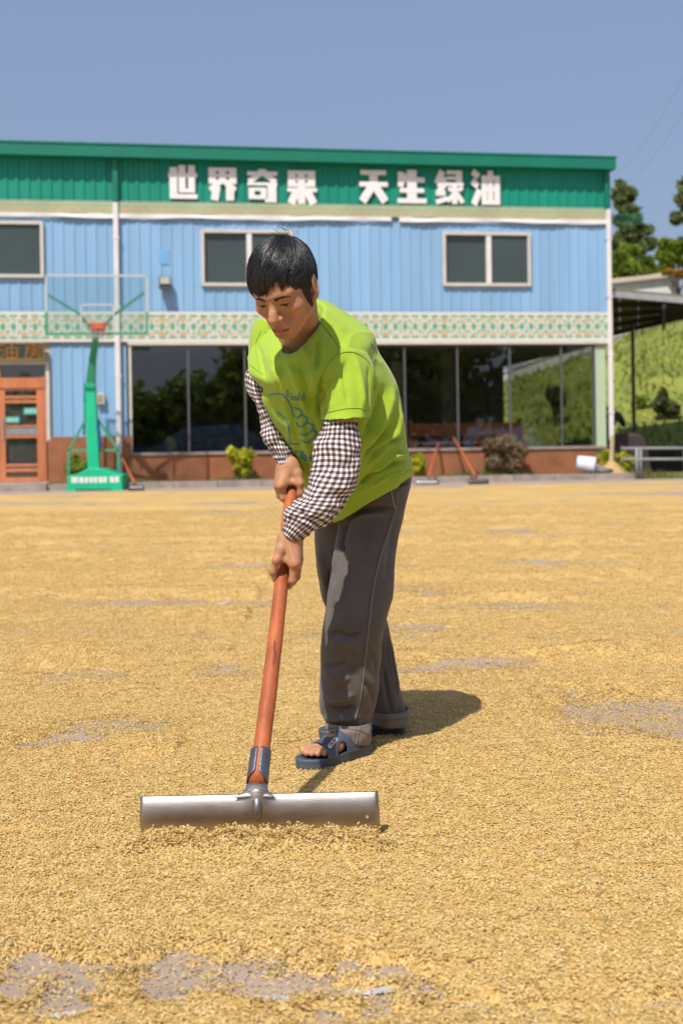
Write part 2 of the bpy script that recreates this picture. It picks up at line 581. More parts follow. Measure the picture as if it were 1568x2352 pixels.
# printed friezes
def frieze_mat(name, period, h, lower):
    m = bpy.data.materials.new(name)
    m.use_nodes = True
    nt = m.node_tree
    b = nt.nodes['Principled BSDF']
    b.inputs['Roughness'].default_value = 0.6
    tc = nt.nodes.new('ShaderNodeTexCoord')
    sep = nt.nodes.new('ShaderNodeSeparateXYZ')
    nt.links.new(tc.outputs['Object'], sep.inputs[0])
    def mth(op, a, b_=None, clamp=False):
        n = nt.nodes.new('ShaderNodeMath')
        n.operation = op
        n.use_clamp = clamp
        for k, x in enumerate((a, b_)):
            if x is None:
                continue
            if isinstance(x, (int, float)):
                n.inputs[k].default_value = x
            else:
                nt.links.new(x, n.inputs[k])
        return n.outputs[0]
    def smooth(x, e0, e1):
        n = nt.nodes.new('ShaderNodeMapRange')
        n.interpolation_type = 'SMOOTHSTEP'
        nt.links.new(x, n.inputs[0])
        n.inputs[1].default_value = e0
        n.inputs[2].default_value = e1
        return n.outputs[0]
    u = mth('SUBTRACT', mth('FRACT', mth('DIVIDE', sep.outputs['X'], period)), 0.5)       # -.5...5
    v = mth('SUBTRACT', mth('DIVIDE', sep.outputs['Z'], h), 0.5)
    uh = mth('SUBTRACT', mth('FRACT', mth('ADD', mth('DIVIDE', sep.outputs['X'], period), 0.5)), 0.5)
    idn = nt.nodes.new('ShaderNodeTexWhiteNoise')
    idn.noise_dimensions = '1D'
    nt.links.new(mth('FLOOR', mth('DIVIDE', sep.outputs['X'], period)), idn.inputs['W'])
    nz = nt.nodes.new('ShaderNodeTexNoise')
    nz.inputs['Scale'].default_value = 14
    nt.links.new(tc.outputs['Object'], nz.inputs[0])
    nzb = mth('MULTIPLY', mth('SUBTRACT', nz.outputs[0], 0.5), 0.22)
    au = mth('ADD', mth('ABSOLUTE', u), nzb)
    av = mth('ADD', mth('ABSOLUTE', v), mth('MULTIPLY', nzb, 0.6))
    def mixc(fac, c1, c2):
        n = nt.nodes.new('ShaderNodeMix')
        n.data_type = 'RGBA'
        nt.links.new(fac, n.inputs[0])
        for k, c in ((6, c1), (7, c2)):
            if isinstance(c, tuple):
                n.inputs[k].default_value = (*c, 1)
            else:
                nt.links.new(c, n.inputs[k])
        return n.outputs[2]
    white = (0.66, 0.62, 0.58)
    green = (0.06, 0.33, 0.19)
    tan = (0.56, 0.34, 0.16)
    col = white
    if lower:
        # tan plates above and below, round green boss in the middle, green leaf work between
        d = mth('SQRT', mth('ADD', mth('MULTIPLY', mth('DIVIDE', au, 0.30), mth('DIVIDE', au, 0.30)), mth('MULTIPLY', mth('DIVIDE', av, 0.15), mth('DIVIDE', av, 0.15))))
        plate = mth('MULTIPLY', smooth(au, 0.36, 0.26), smooth(mth('ABSOLUTE', mth('SUBTRACT', av, 0.235)), 0.09, 0.06))
        plate = mth('MULTIPLY', plate, mth('ADD', mth('MULTIPLY', idn.outputs[0], 0.8), 0.15), True)
        leaf = mth('MULTIPLY', smooth(mth('ABSOLUTE', mth('SUBTRACT', av, 0.355)), 0.055, 0.02), smooth(au, 0.44, 0.2))
        side = mth('MULTIPLY', smooth(mth('ABSOLUTE', uh), 0.15, 0.05), smooth(mth('ABSOLUTE', mth('SUBTRACT', av, 0.17)), 0.09, 0.03))
        side2 = mth('MULTIPLY', smooth(mth('ABSOLUTE', uh), 0.1, 0.03), smooth(av, 0.08, 0.03))
        wn_ = smooth(nz.outputs[0], 0.48, 0.62)
        col = mixc(mth('MULTIPLY', wn_, smooth(av, 0.44, 0.38)), col, (0.24, 0.42, 0.28))
        col = mixc(plate, col, tan)
        col = mixc(side2, col, tan)
        col = mixc(mth('MULTIPLY', leaf, 0.9), col, green)
        col = mixc(mth('MULTIPLY', side, 0.75), col, green)
        col = mixc(mth('MULTIPLY', smooth(d, 1.0, 0.55), 0.95), col, green)
        col = mixc(smooth(av, 0.425, 0.44), col, white)
    else:
        plate = mth('MULTIPLY', smooth(au, 0.32, 0.2), smooth(mth('ABSOLUTE', mth('ADD', v, 0.12)), 0.22, 0.12))
        lines = smooth(mth('ABSOLUTE', mth('SUBTRACT', mth('FRACT', mth('MULTIPLY', mth('ADD', v, nzb), 3.2)), 0.5)), 0.25, 0.12)
        col = mixc(mth('MULTIPLY', lines, 0.9), (0.44, 0.43, 0.30), (0.14, 0.36, 0.20))
        col = mixc(mth('MULTIPLY', plate, mth('ADD', mth('MULTIPLY', idn.outputs[0], 0.3), 0.75)), col, tan)
    nt.links.new(col, b.inputs['Base Color'])
    return m

hf = z_f2t - z_f2b
TP = 0.245
def banner(name, s0, s1, z0, z1, y, m, wav=0.0, sag=0.0):
    n = int((s1 - s0) / 0.12)
    vs, fs = [], []
    for i in range(n + 1):
        s = s0 + (s1 - s0) * i / n
        w1 = wav * (0.6 * math.sin(s * 2.3) + 0.4 * math.sin(s * 5.9 + 1))
        dz = sag * (math.sin(s * 1.7) + 0.6 * math.sin(s * 4.1 + 2))
        for j in range(4):
            t = j / 3
            z = (z0 + dz) * (1 - t) + z1 * t
            yy = y + w1 * (1 - t) - 0.004
            vs.append((s, yy, z - z0))
    for i in range(n):
        for j in range(3):
            a = i * 4 + j
            fs.append((a, a + 4, a + 5, a + 1))
    m2 = len(vs)
    vs2 = [(x, yv + 0.006, z) for x, yv, z in vs]
    fs2 = [tuple(reversed([k + m2 for k in f])) for f in fs]
    o = link(name, raw(name, vs + vs2, fs + fs2, m, False, False), bld, (0, 0, z0))
    return o
fl = banner('printed_frieze', S_BEG, S_END + 0.04, z_f2b, z_f2t, -0.075, frieze_mat('lower frieze print', TP, hf, True), 0.004, 0.0)
hf1 = z_gb - (z_f1 + 0.06)
fu = banner('printed_frieze', S_BEG, S_END + 0.04, z_f1 + 0.06, z_gb + 0.02, -0.075, frieze_mat('upper frieze print', TP * 0.9, hf1, False), 0.02, 0.008)
banner('frieze_hem', S_BEG, W(897, 505)[0], z_f1 - 0.04, z_f1 + 0.065, -0.08, M_WHITE, 0.022, 0.012)
banner('frieze_hem', W(915, 505)[0], S_END + 0.04, z_f1 - 0.04, z_f1 + 0.065, -0.08, M_WHITE, 0.022, 0.012)
obj('window_head_trim', MB().box((s_win0 - 0.08, -0.10, z_f2b - 0.075), (S_END + 0.02, 0.05, z_f2b - 0.004)), M_CREAM, bld)

# upper windows
for (x0, x1, zt, zb) in wins:
    fr = MB()
    t, y0, y1 = 0.075, -0.09, 0.05
    fr.box((x0, y0, zb), (x1, y1, zb + t)).box((x0, y0, zt - t), (x1, y1, zt))
    fr.box((x0, y0, zb + t), (x0 + t, y1, zt - t)).box((x1 - t, y0, zb + t), (x1, y1, zt - t))
    w = obj('window', fr, M_CREAM, bld)
    xm = (x0 + x1) / 2 + 0.05
    obj('mullion', MB().box((xm - 0.06, -0.075, zb + t), (xm + 0.06, 0.04, zt - t)), M_WHITEPIPE, w)
    obj('pane', MB().box((x0 + t, 0.015, zb + t), (xm - 0.06, 0.03, zt - t)), M_WINDARK, w)
    obj('pane', MB().box((xm + 0.06, -0.03, zb + t), (x1 - t, -0.015, zt - t)), M_WINDARK, w)

# shop window front
def sbox(name, u0, u1, z0, z1, y0, y1, m, parent=bld, **k):
    return obj(name, MB().box((W(u0, 900)[0], y0, z0), (W(u1, 900)[0], y1, z1)), m, parent, **k)
shop = obj('shop_window', MB().box((s_win0 - 0.06, -0.07, z_sill - 0.02), (s_win0, 0.05, z_f2b - 0.08)), M_CREAM, bld)
us = [303, 433, 563, 690, 808, 929, 1050, 1170, 1288, 1364]
thin = mat('grey window bar', (0.10, 0.10, 0.105), 0.4)
for k in range(len(us) - 1):
    a, b = W(us[k], 900)[0], W(us[k + 1], 900)[0]
    obj('pane', MB().box((a + 0.02, -0.015, z_sill + 0.02), (b - 0.02, 0.0, z_win_t - 0.005)), M_GLASS, shop)
    obj('glazing_bar', MB().box((b - 0.022, -0.03, z_sill + 0.02), (b + 0.022, 0.03, z_win_t - 0.005)), thin, shop)
obj('sill', MB().box((s_win0, -0.12, z_sill - 0.05), (W(1389, 1000)[0], 0.24, z_sill + 0.015)), M_KERB, shop)
obj('head_bar', MB().box((s_win0, -0.04, z_win_t - 0.004), (W(1389, 900)[0], 0.04, z_f2b - 0.078)), thin, shop)

# brick base: real courses
def bricks(s0, s1, z0, z1, y):
    bw, bh, g = 0.24, 0.072, 0.008
    obj('brick_backing', MB().box((s0, y + 0.012, z0), (s1, y + 0.2, z1)), M_MORTAR, bld)
    mbk = MB()
    row = 0
    z = z0
    while z < z1 - 0.02:
        s = s0 - (0.12 if row % 2 else 0)
        while s < s1:
            a, b = max(s, s0), min(s + bw - g, s1)
            if b - a > 0.02:
                j = random.uniform(-0.003, 0.003)
                mbk.box((a, y + j, z), (b, y + 0.02, min(z + bh - g, z1 - 0.002)))
            s += bw
        z += bh
        row += 1
    o = obj('brick_facing', mbk, M_BRICK, bld, kind='stuff')
bricks(s_win0 - 0.01, W(1372, 1050)[0], 0.02, z_sill - 0.052, -0.08)
bricks(W(112, 1050)[0], s_win0 - 0.02, 0.02, z_brick_door, -0.09)

# kerb, planting strip, step
kb0, kb1 = -1.35, -1.1
mb = MB()
sk = S_BEG - 6
while sk < S_END - 0.5:
    mb.box((sk, kb0, 0.0), (sk + 0.985, kb1 + 0.04, 0.15 + random.uniform(-0.004, 0.004)))
    sk += 1.0
mbk = mb
kerb = link('kerb', raw('kerb', mb.v, mb.f, M_KERB), None, A)
kerb.rotation_euler = (0, 0, WROT)
tag(kerb, kind='structure')
soil = MB().box((s_win0 - 2.8, kb1 + 0.02, 0.0), (S_END + 0.6, -0.06, 0.13))
so = link('soil_strip', raw('soil_strip', soil.v, soil.f, mat('soil', (0.13, 0.11, 0.05), 0.95, var=0.4, scale=6, bump=0.5, bscale=30)), None, A)
so.rotation_euler = (0, 0, WROT)
tag(so, kind='structure')
st = MB().box((S_BEG, -1.5, 0.0), (W(120, 1115)[0], -0.06, 0.17))
so = link('door_step', raw('door_step', st.v, st.f, M_KERB), None, A)
so.rotation_euler = (0, 0, WROT)
tag(so, kind='structure')

# entrance door
def dz(v): return W(60, v)[1]
def du(u): return W(u, 950)[0]
door = obj('entrance_door', MB().box((du(-112), -0.10, 0.17), (du(-100), 0.02, dz(832))).box((du(98), -0.10, 0.17), (du(107), 0.02, dz(866)))
           .box((du(-100), -0.11, dz(892)), (du(107), 0.02, dz(868))), M_DOORWOOD, bld)
obj('door_trim', MB().box((du(107.5), -0.09, z_brick_door - 0.1), (du(116), 0.0, dz(832))).box((du(-112), -0.10, dz(838)), (du(107), 0.0, dz(829))), M_CREAM, bld)
obj('transom', MB().box((du(-100), -0.05, dz(868)), (du(105), -0.04, dz(838))), M_GLASSDOOR, door)
obj('transom_post', MB().box((du(-1), -0.08, dz(868)), (du(4), 0.0, dz(838))), M_DOORWOOD, door)
def leaf(u0, u1):
    l = MB()
    l.box((du(u0), -0.085, 0.18), (du(u0 + 12), -0.03, dz(893))).box((du(u1 - 12), -0.085, 0.18), (du(u1), -0.03, dz(893)))
    l.box((du(u0 + 12), -0.085, 0.18), (du(u1 - 12), -0.03, dz(1096)))
    l.box((du(u0 + 12), -0.085, dz(897)), (du(u1 - 12), -0.03, dz(893)))
    lo = obj('door_leaf', l, M_DOORWOOD, door)
    obj('pane', MB().box((du(u0 + 12), -0.06, dz(1096)), (du(u1 - 12), -0.05, dz(897))), M_GLASSDOOR, lo)
    for va, vb in ((909, 915), (919, 926), (976, 981), (999, 1006), (1065, 1071), (1076, 1083)):
        obj('door_rail', MB().box((du(u0 + 12), -0.075, dz(vb)), (du(u1 - 12), -0.035, dz(va))), M_DOORWOOD, lo)
    obj('frosted_band', MB().box((du(u0 + 12), -0.063, dz(998)), (du(u1 - 12), -0.061, dz(982))), mat('frosted glass', (0.24, 0.25, 0.27), 0.7, var=0.3, scale=12), lo)
    return lo
M_TEAL = mat('teal sticker', (0.05, 0.42, 0.34), 0.5)
lf = leaf(-100, 1)
def glyph_bars(name, parent, s0, s1, z0, z1, y, m, n, seed):
    rr = random.Random(seed)
    g = MB()
    cw = (s1 - s0) / n
    for k in range(n):
        a = s0 + cw * k + cw * 0.1
        b = s0 + cw * (k + 1) - cw * 0.1
        for q in range(3):
            zz = z0 + (z1 - z0) * (0.12 + 0.33 * q)
            g.box((a + rr.uniform(0, cw * .2), y, zz), (b - rr.uniform(0, cw * .2), y + 0.003, zz + (z1 - z0) * 0.13))
        xm = a + (b - a) * rr.uniform(0.3, 0.7)
        g.box((xm - cw * 0.07, y + 0.0005, z0), (xm + cw * 0.07, y + 0.0028, z1))
    return obj(name, g, m, parent)
lf2 = leaf(1.5, 98)
def sticker(leafo, u0, u1, v0, v1, seed):
    s_ = obj('door_sticker', MB().box((du(u0), -0.068, dz(v1)), (du(u1), -0.0635, dz(v0))), M_TEAL, leafo)
    glyph_bars('sticker_lettering', s_, du(u0) + 0.03, du(u1) - 0.03, dz(v1) + 0.03, dz(v0) - 0.03, -0.072, M_WHITE, 3, seed)
sticker(lf2, 56, 88, 937, 952, 3)
sticker(lf2, 14, 46, 957, 971, 4)
sticker(lf, -46, -14, 937, 952, 5)
obj('door_handle', MB().box((du(6), -0.12, dz(1010)), (du(9), -0.10, dz(960))), M_GALV, lf2)

# board over the door with gold characters
sb = MB().box((du(-112), -0.22, dz(829)), (du(107), -0.10, dz(788)))
board = obj('name_board', sb, M_SIGNGREEN, bld)
fr = MB()
fr.box((du(-112), -0.235, dz(829)), (du(107), -0.221, dz(825))).box((du(-112), -0.235, dz(792)), (du(107), -0.221, dz(788)))
fr.box((du(104), -0.235, dz(825)), (du(107), -0.221, dz(792)))
obj('board_frame', fr, M_GOLDFR, board)
def char_mesh(ch, m, offset=0.0, extrude=0.02):
    cu = bpy.data.curves.new('glyph', 'FONT')
    cu.body = ch
    cu.size = 1.0
    cu.offset = offset
    cu.extrude = extrude
    cu.resolution_u = 3
    tmp = bpy.data.objects.new('glyph', cu)
    COL.objects.link(tmp)
    dg = bpy.context.evaluated_depsgraph_get()
    me = bpy.data.meshes.new_from_object(tmp.evaluated_get(dg))
    bpy.data.objects.remove(tmp)
    me.materials.clear()
    me.materials.append(m)
    return me
for ch, u0, u1 in (('油', 0, 58), ('房', 58, 112)):
    me = char_mesh(ch, M_GOLD, 0.012, 0.006)
    o = link('character', me, board)
    k = (du(u1) - du(u0)) * 0.86
    kz = (dz(790) - dz(828)) * 1.0
    o.scale = (k, kz, 1)
    o.rotation_euler = (R(90), 0, 0)
    o.location = (du(u0) + 0.01, -0.23, dz(826) + kz * 0.06)

# a repainted patch above the lamp
px_, pz_ = W(377, 588)
obj('paint_patch', MB().box((px_ - 0.12, -0.0185, pz_ - 0.2), (px_ + 0.12, -0.004, pz_ + 0.16)), mat('fresh blue paint', (0.17, 0.40, 0.69), 0.5, var=0.08, scale=6), bld)
# flood lamp, meter box
fx, fz = W(380, 652)
lampm = MB()
lampm.add([(fx - .14, -0.10, fz - .15), (fx + .12, -0.10, fz - .15), (fx + .12, -0.10, fz + .13), (fx - .14, -0.10, fz + .13),
           (fx - .15, -0.30, fz - .17), (fx + .13, -0.30, fz - .17), (fx + .13, -0.22, fz + .15), (fx - .15, -0.22, fz + .15)],
          [(0, 3, 2, 1), (4, 5, 6, 7), (0, 1, 5, 4), (1, 2, 6, 5), (2, 3, 7, 6), (3, 0, 4, 7)])
lamp = thing('flood_lamp', 'small black flood lamp fixed on the blue wall left of the middle window', 'lamp', wpos(fx, 0, fz), WROT)
lo = MB(); lo.v = [(x - fx, y, z - fz) for x, y, z in lampm.v]; lo.f = lampm.f
obj('lamp_housing', lo, M_BLACK, lamp, bevel=0.01)
ln = MB().add([(-.12, -0.292, -.04), (.10, -0.292, -.04), (.10, -0.238, .13), (-.12, -0.238, .13), (-.12, -0.305, -.04), (.10, -0.305, -.04), (.10, -0.25, .13), (-.12, -0.25, .13)],
              [(0, 3, 2, 1), (4, 5, 6, 7), (0, 1, 5, 4), (1, 2, 6, 5), (2, 3, 7, 6), (3, 0, 4, 7)])
obj('lamp_lens', ln, mat('dusty lens', (0.35, 0.34, 0.3), 0.3), lamp)
obj('bracket', MB().box((-.02, -0.12, -.05), (.01, -0.03, .05)), M_BLACK, lamp)
bx, bz = W(232, 916)
mbx = thing('meter_box', 'small beige meter box fixed on the blue wall beside the stand post', 'electric box', wpos(bx, 0, bz), WROT)
obj('box_body', MB().box((-0.09, -0.14, -0.13), (0.09, -0.03, 0.13)), M_CREAM, mbx, bevel=0.01)
obj('box_cover', MB().box((-0.06, -0.15, -0.08), (0.05, -0.1405, 0.09)), mat('grey cover', (0.3, 0.26, 0.2), 0.6), mbx)

# white characters on the fascia, drawn stroke by stroke (x right, y down in the unit square of each character)
def stroke_char(strokes, u0, u1, v0, v1):
    s0, zt = W(u0, v0)
    s1, zb = W(u1, v1)
    zt2 = W(u1, v0)[1]
    g = MB()
    for k, st in enumerate(strokes):
        poly = [(s0 + (s1 - s0) * x, zt + (zb - zt) * y) for x, y in st]
        g.prism(poly, -0.085 - 0.0007 * k, -0.05)
    obj('character', g, M_WHITE, bld, bevel=0.012)
def hb(x0, x1, y, t):
    return [(x0, y - t / 2), (x1, y - t / 2), (x1, y + t / 2), (x0, y + t / 2)]
def vb(x, y0, y1, t):
    return [(x - t / 2, y0), (x + t / 2, y0), (x + t / 2, y1), (x - t / 2, y1)]
def sl(x0, y0, x1, y1, t):
    d = math.hypot(x1 - x0, y1 - y0)
    nx, ny = -(y1 - y0) / d * t / 2, (x1 - x0) / d * t / 2
    return [(x0 + nx, y0 + ny), (x1 + nx, y1 + ny), (x1 - nx, y1 - ny), (x0 - nx, y0 - ny)]
SHI = [hb(0, 1, .30, .13), vb(.18, .06, 1, .27), hb(.1, 1, .93, .14), vb(.48, 0, .8, .24), vb(.8, 0, .8, .24), hb(.36, .92, .76, .12)]
JIE = [hb(.03, .97, .05, .11), hb(.03, .97, .24, .10), hb(.03, .97, .44, .12), vb(.15, 0, .5, .26), vb(.5, 0, .5, .26), vb(.85, 0, .5, .26),
       sl(.42, .44, .06, .68, .17), sl(.58, .44, .94, .68, .17), sl(.30, .56, .22, 1, .27), vb(.75, .56, 1, .28)]
QI = [hb(0, 1, .15, .13), sl(.5, .02, .5, .2, .28), sl(.45, .14, .05, .40, .17), sl(.55, .14, .95, .40, .17), hb(0, 1, .46, .09), vb(.82, .46, 1, .3),
      sl(.85, .95, .58, .95, .10), hb(.04, .62, .62, .10), hb(.04, .62, .85, .12), vb(.14, .57, .9, .2), vb(.54, .57, .9, .2)]
GUO = [hb(.02, .94, .05, .11), hb(.02, .94, .24, .10), hb(.02, .94, .43, .12), vb(.16, 0, .48, .27), vb(.81, 0, .48, .26), vb(.48, 0, 1, .25), hb(0, 1, .58, .12),
       sl(.34, .56, .12, 1, .26), sl(.64, .56, .88, 1, .26)]
TIAN = [hb(.04, .94, .08, .15), hb(0, 1, .44, .15), vb(.5, .06, .6, .30), sl(.48, .45, .1, .97, .27), sl(.52, .45, .9, .97, .27)]
SHENG = [vb(.12, .06, .46, .2), sl(.25, .1, .1, .52, .2), hb(.1, .94, .30, .15), hb(.08, .92, .62, .14), hb(0, 1, .93, .15), vb(.5, 0, .95, .33)]
LV = [sl(.26, .02, .06, .40, .22), sl(.34, .2, .14, .52, .2), sl(.36, .36, .08, .72, .2), hb(.02, .36, .68, .16), sl(.02, .95, .42, .84, .15), hb(.4, .94, .06, .12), hb(.4, .94, .23, .10),
      vb(.84, 0, .4, .22), hb(.34, 1, .41, .12), vb(.68, .4, 1, .20), sl(.46, .52, .58, .62, .12), sl(.42, .92, .62, .74, .14), sl(.78, .6, .97, .52, .12), sl(.76, .7, .97, .96, .16)]
YOU = [sl(.02, .02, .24, .18, .2), sl(0, .3, .22, .46, .2), sl(.28, .56, .06, 1, .22), hb(.34, 1, .2, .12), hb(.34, 1, .55, .11), hb(.34, 1, .93, .13), vb(.44, .15, .98, .20),
       vb(.9, .15, .98, .21), vb(.66, 0, .96, .20)]
for st, box in ((SHI, (386, 454, 380, 459)), (JIE, (477, 545, 386, 463)), (QI, (567, 637, 388, 467)), (GUO, (658, 728, 393, 471)),
                (TIAN, (823, 890, 391, 468)), (SHENG, (910, 978, 391, 469)), (LV, (997, 1063, 392, 471)), (YOU, (1081, 1146, 393, 473))):
    stroke_char(st, *box)

# orange benches inside the room, a dark blue car standing in for a reflection
def bench(s, y, w, label):
    b = thing('wooden_bench', label, 'bench', wpos(s, y, 0.5), WROT)
    M = M_BENCH
    obj('plinth', MB().box((-0.05, -0.05, -0.385), (w + 0.05, 0.6, -0.002)), M_DARKIN, b)
    obj('seat', MB().box((0, 0, 0.42), (w, 0.45, 0.47)), M, b)
    obj('backrest', MB().box((0, 0.42, 0.62), (w, 0.47, 0.95)), M, b)
    for x in (0, w - 0.1):
        obj('leg', MB().box((x, 0.0, 0), (x + 0.1, 0.08, 0.42)), M, b)
        obj('leg', MB().box((x, 0.4, 0), (x + 0.1, 0.52, 1.05)), M, b)
        obj('armrest', MB().box((x, 0.0, 0.65), (x + 0.1, 0.4, 0.7)), M, b)
bench(W(945, 1000)[0] + 0.2, 0.9, 1.9, 'orange wooden bench behind the glass, left one of two')
bench(W(1105, 1000)[0] + 0.2, 0.9, 1.25, 'orange wooden bench behind the glass, right one above the round bush')
# ------------------------------------------------------------------ hillside behind, wall on its crest
def sstep(t):
    t = np.clip(t, 0, 1)
    return t * t * (3 - 2 * t)
def hill_h(x, y):
    crest = np.clip(3.7 + 0.30 * (x - 7.6), 0.2, 9.0)
    t = (y - 36.0 + 0.1 * (x - 8)) / 16.0
    return 0.05 + crest * (0.55 * np.clip(t, 0, 1) + 0.45 * sstep(t)) + 0.0 * x
xs = np.linspace(-60, 90, 120)
ys = np.concatenate([np.linspace(34, 60, 60), np.linspace(62, 260, 30)])
Xg, Yg = np.meshgrid(xs, ys, indexing='ij')
pp = np.stack([Xg.ravel() * 0.35, Yg.ravel() * 0.35, Xg.ravel() * 0], 1)
Zg = hill_h(Xg, Yg) + 0.22 * vnoise(pp, 3).reshape(Xg.shape) * np.clip((Yg - 36) / 5, 0, 1)
Zg -= 0.3 * (Yg < 34.5)
nx, ny = Xg.shape
idx = np.arange(nx * ny).reshape(nx, ny)
q = np.stack([idx[:-1, :-1], idx[1:, :-1], idx[1:, 1:], idx[:-1, 1:]], -1).reshape(-1, 4)
M_HILL = mat('hill grass', (0.185, 0.20, 0.03), 0.95, var=0.45, scale=0.8, bump=0.35, bscale=2.0, dirt=(0.11, 0.15, 0.025))
hill = link('hill', raw('hill', np.stack([Xg.ravel(), Yg.ravel(), Zg.ravel()], 1), [tuple(int(k) for k in r) for r in q], M_HILL, True))
tag(hill, kind='structure')

def hz(x, y):
    return float(hill_h(np.array([x]), np.array([y]))[0])

M_LEAF = attr_mat('leaves', rough=0.55, translucent=0.3, spec=0.3)
# rough grass standing on the slope
rng = np.random.default_rng(15)
nh = 8000
hx_, hy_ = rng.uniform(2.5, 19, nh), rng.uniform(36.3, 52.2, nh)
o3 = np.stack([hx_, hy_, hill_h(hx_, hy_) + 0.22 * vnoise(np.stack([hx_ * .35, hy_ * .35, hx_ * 0], 1), 3) * np.clip((hy_ - 36) / 5, 0, 1) - 0.03], 1)
th = rng.uniform(0, math.pi, nh)
tuft = 0.5 + 0.5 * vnoise(np.stack([hx_ * 0.9, hy_ * 0.9, hx_ * 0], 1), 6)
hh_ = (0.08 + 0.22 * tuft) * (0.5 + rng.random(nh))
wv = np.stack([np.cos(th), np.sin(th), 0 * th], 1) * (0.03 + 0.05 * rng.random(nh))[:, None]
tip = o3 + np.stack([rng.normal(0, .10, nh), rng.normal(0, .10, nh), hh_], 1)
c3 = np.array([[0.21, 0.235, 0.035], [0.25, 0.26, 0.045], [0.26, 0.25, 0.055], [0.18, 0.215, 0.032]])[np.clip((tuft * 4 + rng.normal(0, .8, nh)).astype(int), 0, 3)]
me = bpy.data.meshes.new('slope grass')
me.from_pydata(np.stack([o3 - wv, o3 + wv, tip], 1).reshape(-1, 3).tolist(), [], np.arange(3 * nh).reshape(-1, 3).tolist())
me.materials.append(M_LEAF)
set_col(me, np.repeat(c3, 3, 0))
tag(link('slope_grass', me), kind='stuff')
M_BARK = mat('bark', (0.09, 0.06, 0.04), 0.9, var=0.3, scale=10, bump=0.5, bscale=30)

def leaf_cloud(centers, radii, n, size, cols, rng, flat=0.75, hollow=0.45):
    """n leaf quads spread through ellipsoid clumps; returns verts, faces, colours"""
    centers = np.asarray(centers, float)
    radii = np.asarray(radii, float)
    vol = radii.prod(1) ** (2 / 3)
    k = rng.choice(len(centers), n, p=vol / vol.sum())
    d = rng.normal(size=(n, 3))
    d /= np.linalg.norm(d, axis=1)[:, None]
    r = (hollow + (1 - hollow) * rng.random(n)) ** 0.8
    c = centers[k] + d * radii[k] * r[:, None]
    nrm = d + rng.normal(size=(n, 3)) * flat
    nrm /= np.linalg.norm(nrm, axis=1)[:, None]
    t = np.cross(nrm, rng.normal(size=(n, 3)))
    t /= np.linalg.norm(t, axis=1)[:, None]
    b = np.cross(nrm, t)
    s = size * (0.6 + 0.8 * rng.random(n))[:, None]
    v = np.stack([c - t * s, c - b * s * 0.45 + nrm * s * 0.1, c + t * s, c + b * s * 0.45 + nrm * s * 0.1], 1).reshape(-1, 3)
    f = np.arange(4 * n).reshape(n, 4)
    cols = np.asarray(cols, float)
    clump = rng.random(len(centers))
    w = np.clip(0.5 * clump[k] + 0.5 * rng.random(n), 0, 0.999) * (len(cols) - 1)
    i = np.floor(w).astype(int)
    fr = (w - i)[:, None]
    col = cols[i] * (1 - fr) + cols[i + 1] * fr
    col *= (0.8 + 0.4 * rng.random(n))[:, None]
    return v, f, np.repeat(col, 4, 0)

def leaf_obj(name, v, f, c, parent):
    me = bpy.data.meshes.new(name)
    me.from_pydata(v.tolist(), [], f.tolist())
    me.materials.append(M_LEAF)
    set_col(me, c)
    return link(name, me, parent)

def crown(parent, clumps, n, size, cols, seed, hollow=0.4):
    rng = np.random.default_rng(seed)
    v, f, c = leaf_cloud([x[:3] for x in clumps], [x[3:] for x in clumps], n, size, cols, rng, hollow=hollow)
    return leaf_obj('crown', v, f, c, parent)

GREENS = [(0.12, 0.18, 0.025), (0.22, 0.31, 0.04), (0.33, 0.41, 0.055)]
LIME = [(0.24, 0.27, 0.02), (0.44, 0.44, 0.025), (0.66, 0.60, 0.04)]
YELG = [(0.12, 0.19, 0.02), (0.22, 0.30, 0.03), (0.36, 0.40, 0.04)]
PINE = [(0.11, 0.14, 0.05), (0.17, 0.21, 0.07), (0.23, 0.26, 0.09)]
OLIVE = [(0.05, 0.065, 0.02), (0.085, 0.105, 0.03), (0.11, 0.12, 0.04)]
PURP = [(0.11, 0.085, 0.035), (0.20, 0.145, 0.07), (0.32, 0.21, 0.15)]

def tree(name, label, base, h, clumps, n, size, cols, seed, trunk_r=0.14, cat='tree', group=None, limbs=5):
    t = thing(name, label, cat, base, 0, group)
    rr = random.Random(seed)
    mb = MB()
    mb.tube([(0, 0, -0.3), (0.05, 0, h * 0.25), (-0.04, 0.05, h * 0.5), (0.03, 0, h * 0.72), (0, 0, h * 0.93)], [trunk_r * 1.25, trunk_r, trunk_r * 0.75, trunk_r * 0.45, trunk_r * 0.12], 8)
    for c in rr.sample(clumps, min(limbs, len(clumps))):
        z0 = max(0.1 * h, c[2] - 0.25 * h)
        mb.tube([(0, 0, z0), (c[0] * 0.5, c[1] * 0.5, z0 + (c[2] - z0) * 0.45), (c[0], c[1], c[2])], [trunk_r * 0.4, trunk_r * 0.25, trunk_r * 0.08], 6)
    obj('trunk', mb, M_BARK, t, True)
    crown(t, clumps, n, size, cols, seed)
    return t

def px_tree(name, label, Y, foot, blobs, n, size, cols, seed, group=None, cat='tree', trunk_r=0.12):
    """blobs in picture units (u, v, ru, rv) at distance Y; foot (u) of the trunk"""
    bx = P(foot, 900, Y).x
    bz = hz(bx, Y)
    cl = []
    rr = random.Random(seed)
    for u, v, ru, rv in blobs:
        p = P(u, v, Y)
        k = Y / FPX
        for _ in range(7):
            cl.append((p.x - bx + rr.uniform(-.75, .75) * ru * k, rr.uniform(-0.7, 0.7) * ru * k, p.z - bz + rr.uniform(-.75, .75) * rv * k, ru * k * .42, ru * k * .42, rv * k * .36))
    top = max(c[2] + c[5] for c in cl)
    return tree(name, label, (bx, Y, bz), top, cl, n, size, cols, seed, trunk_r, cat, group)

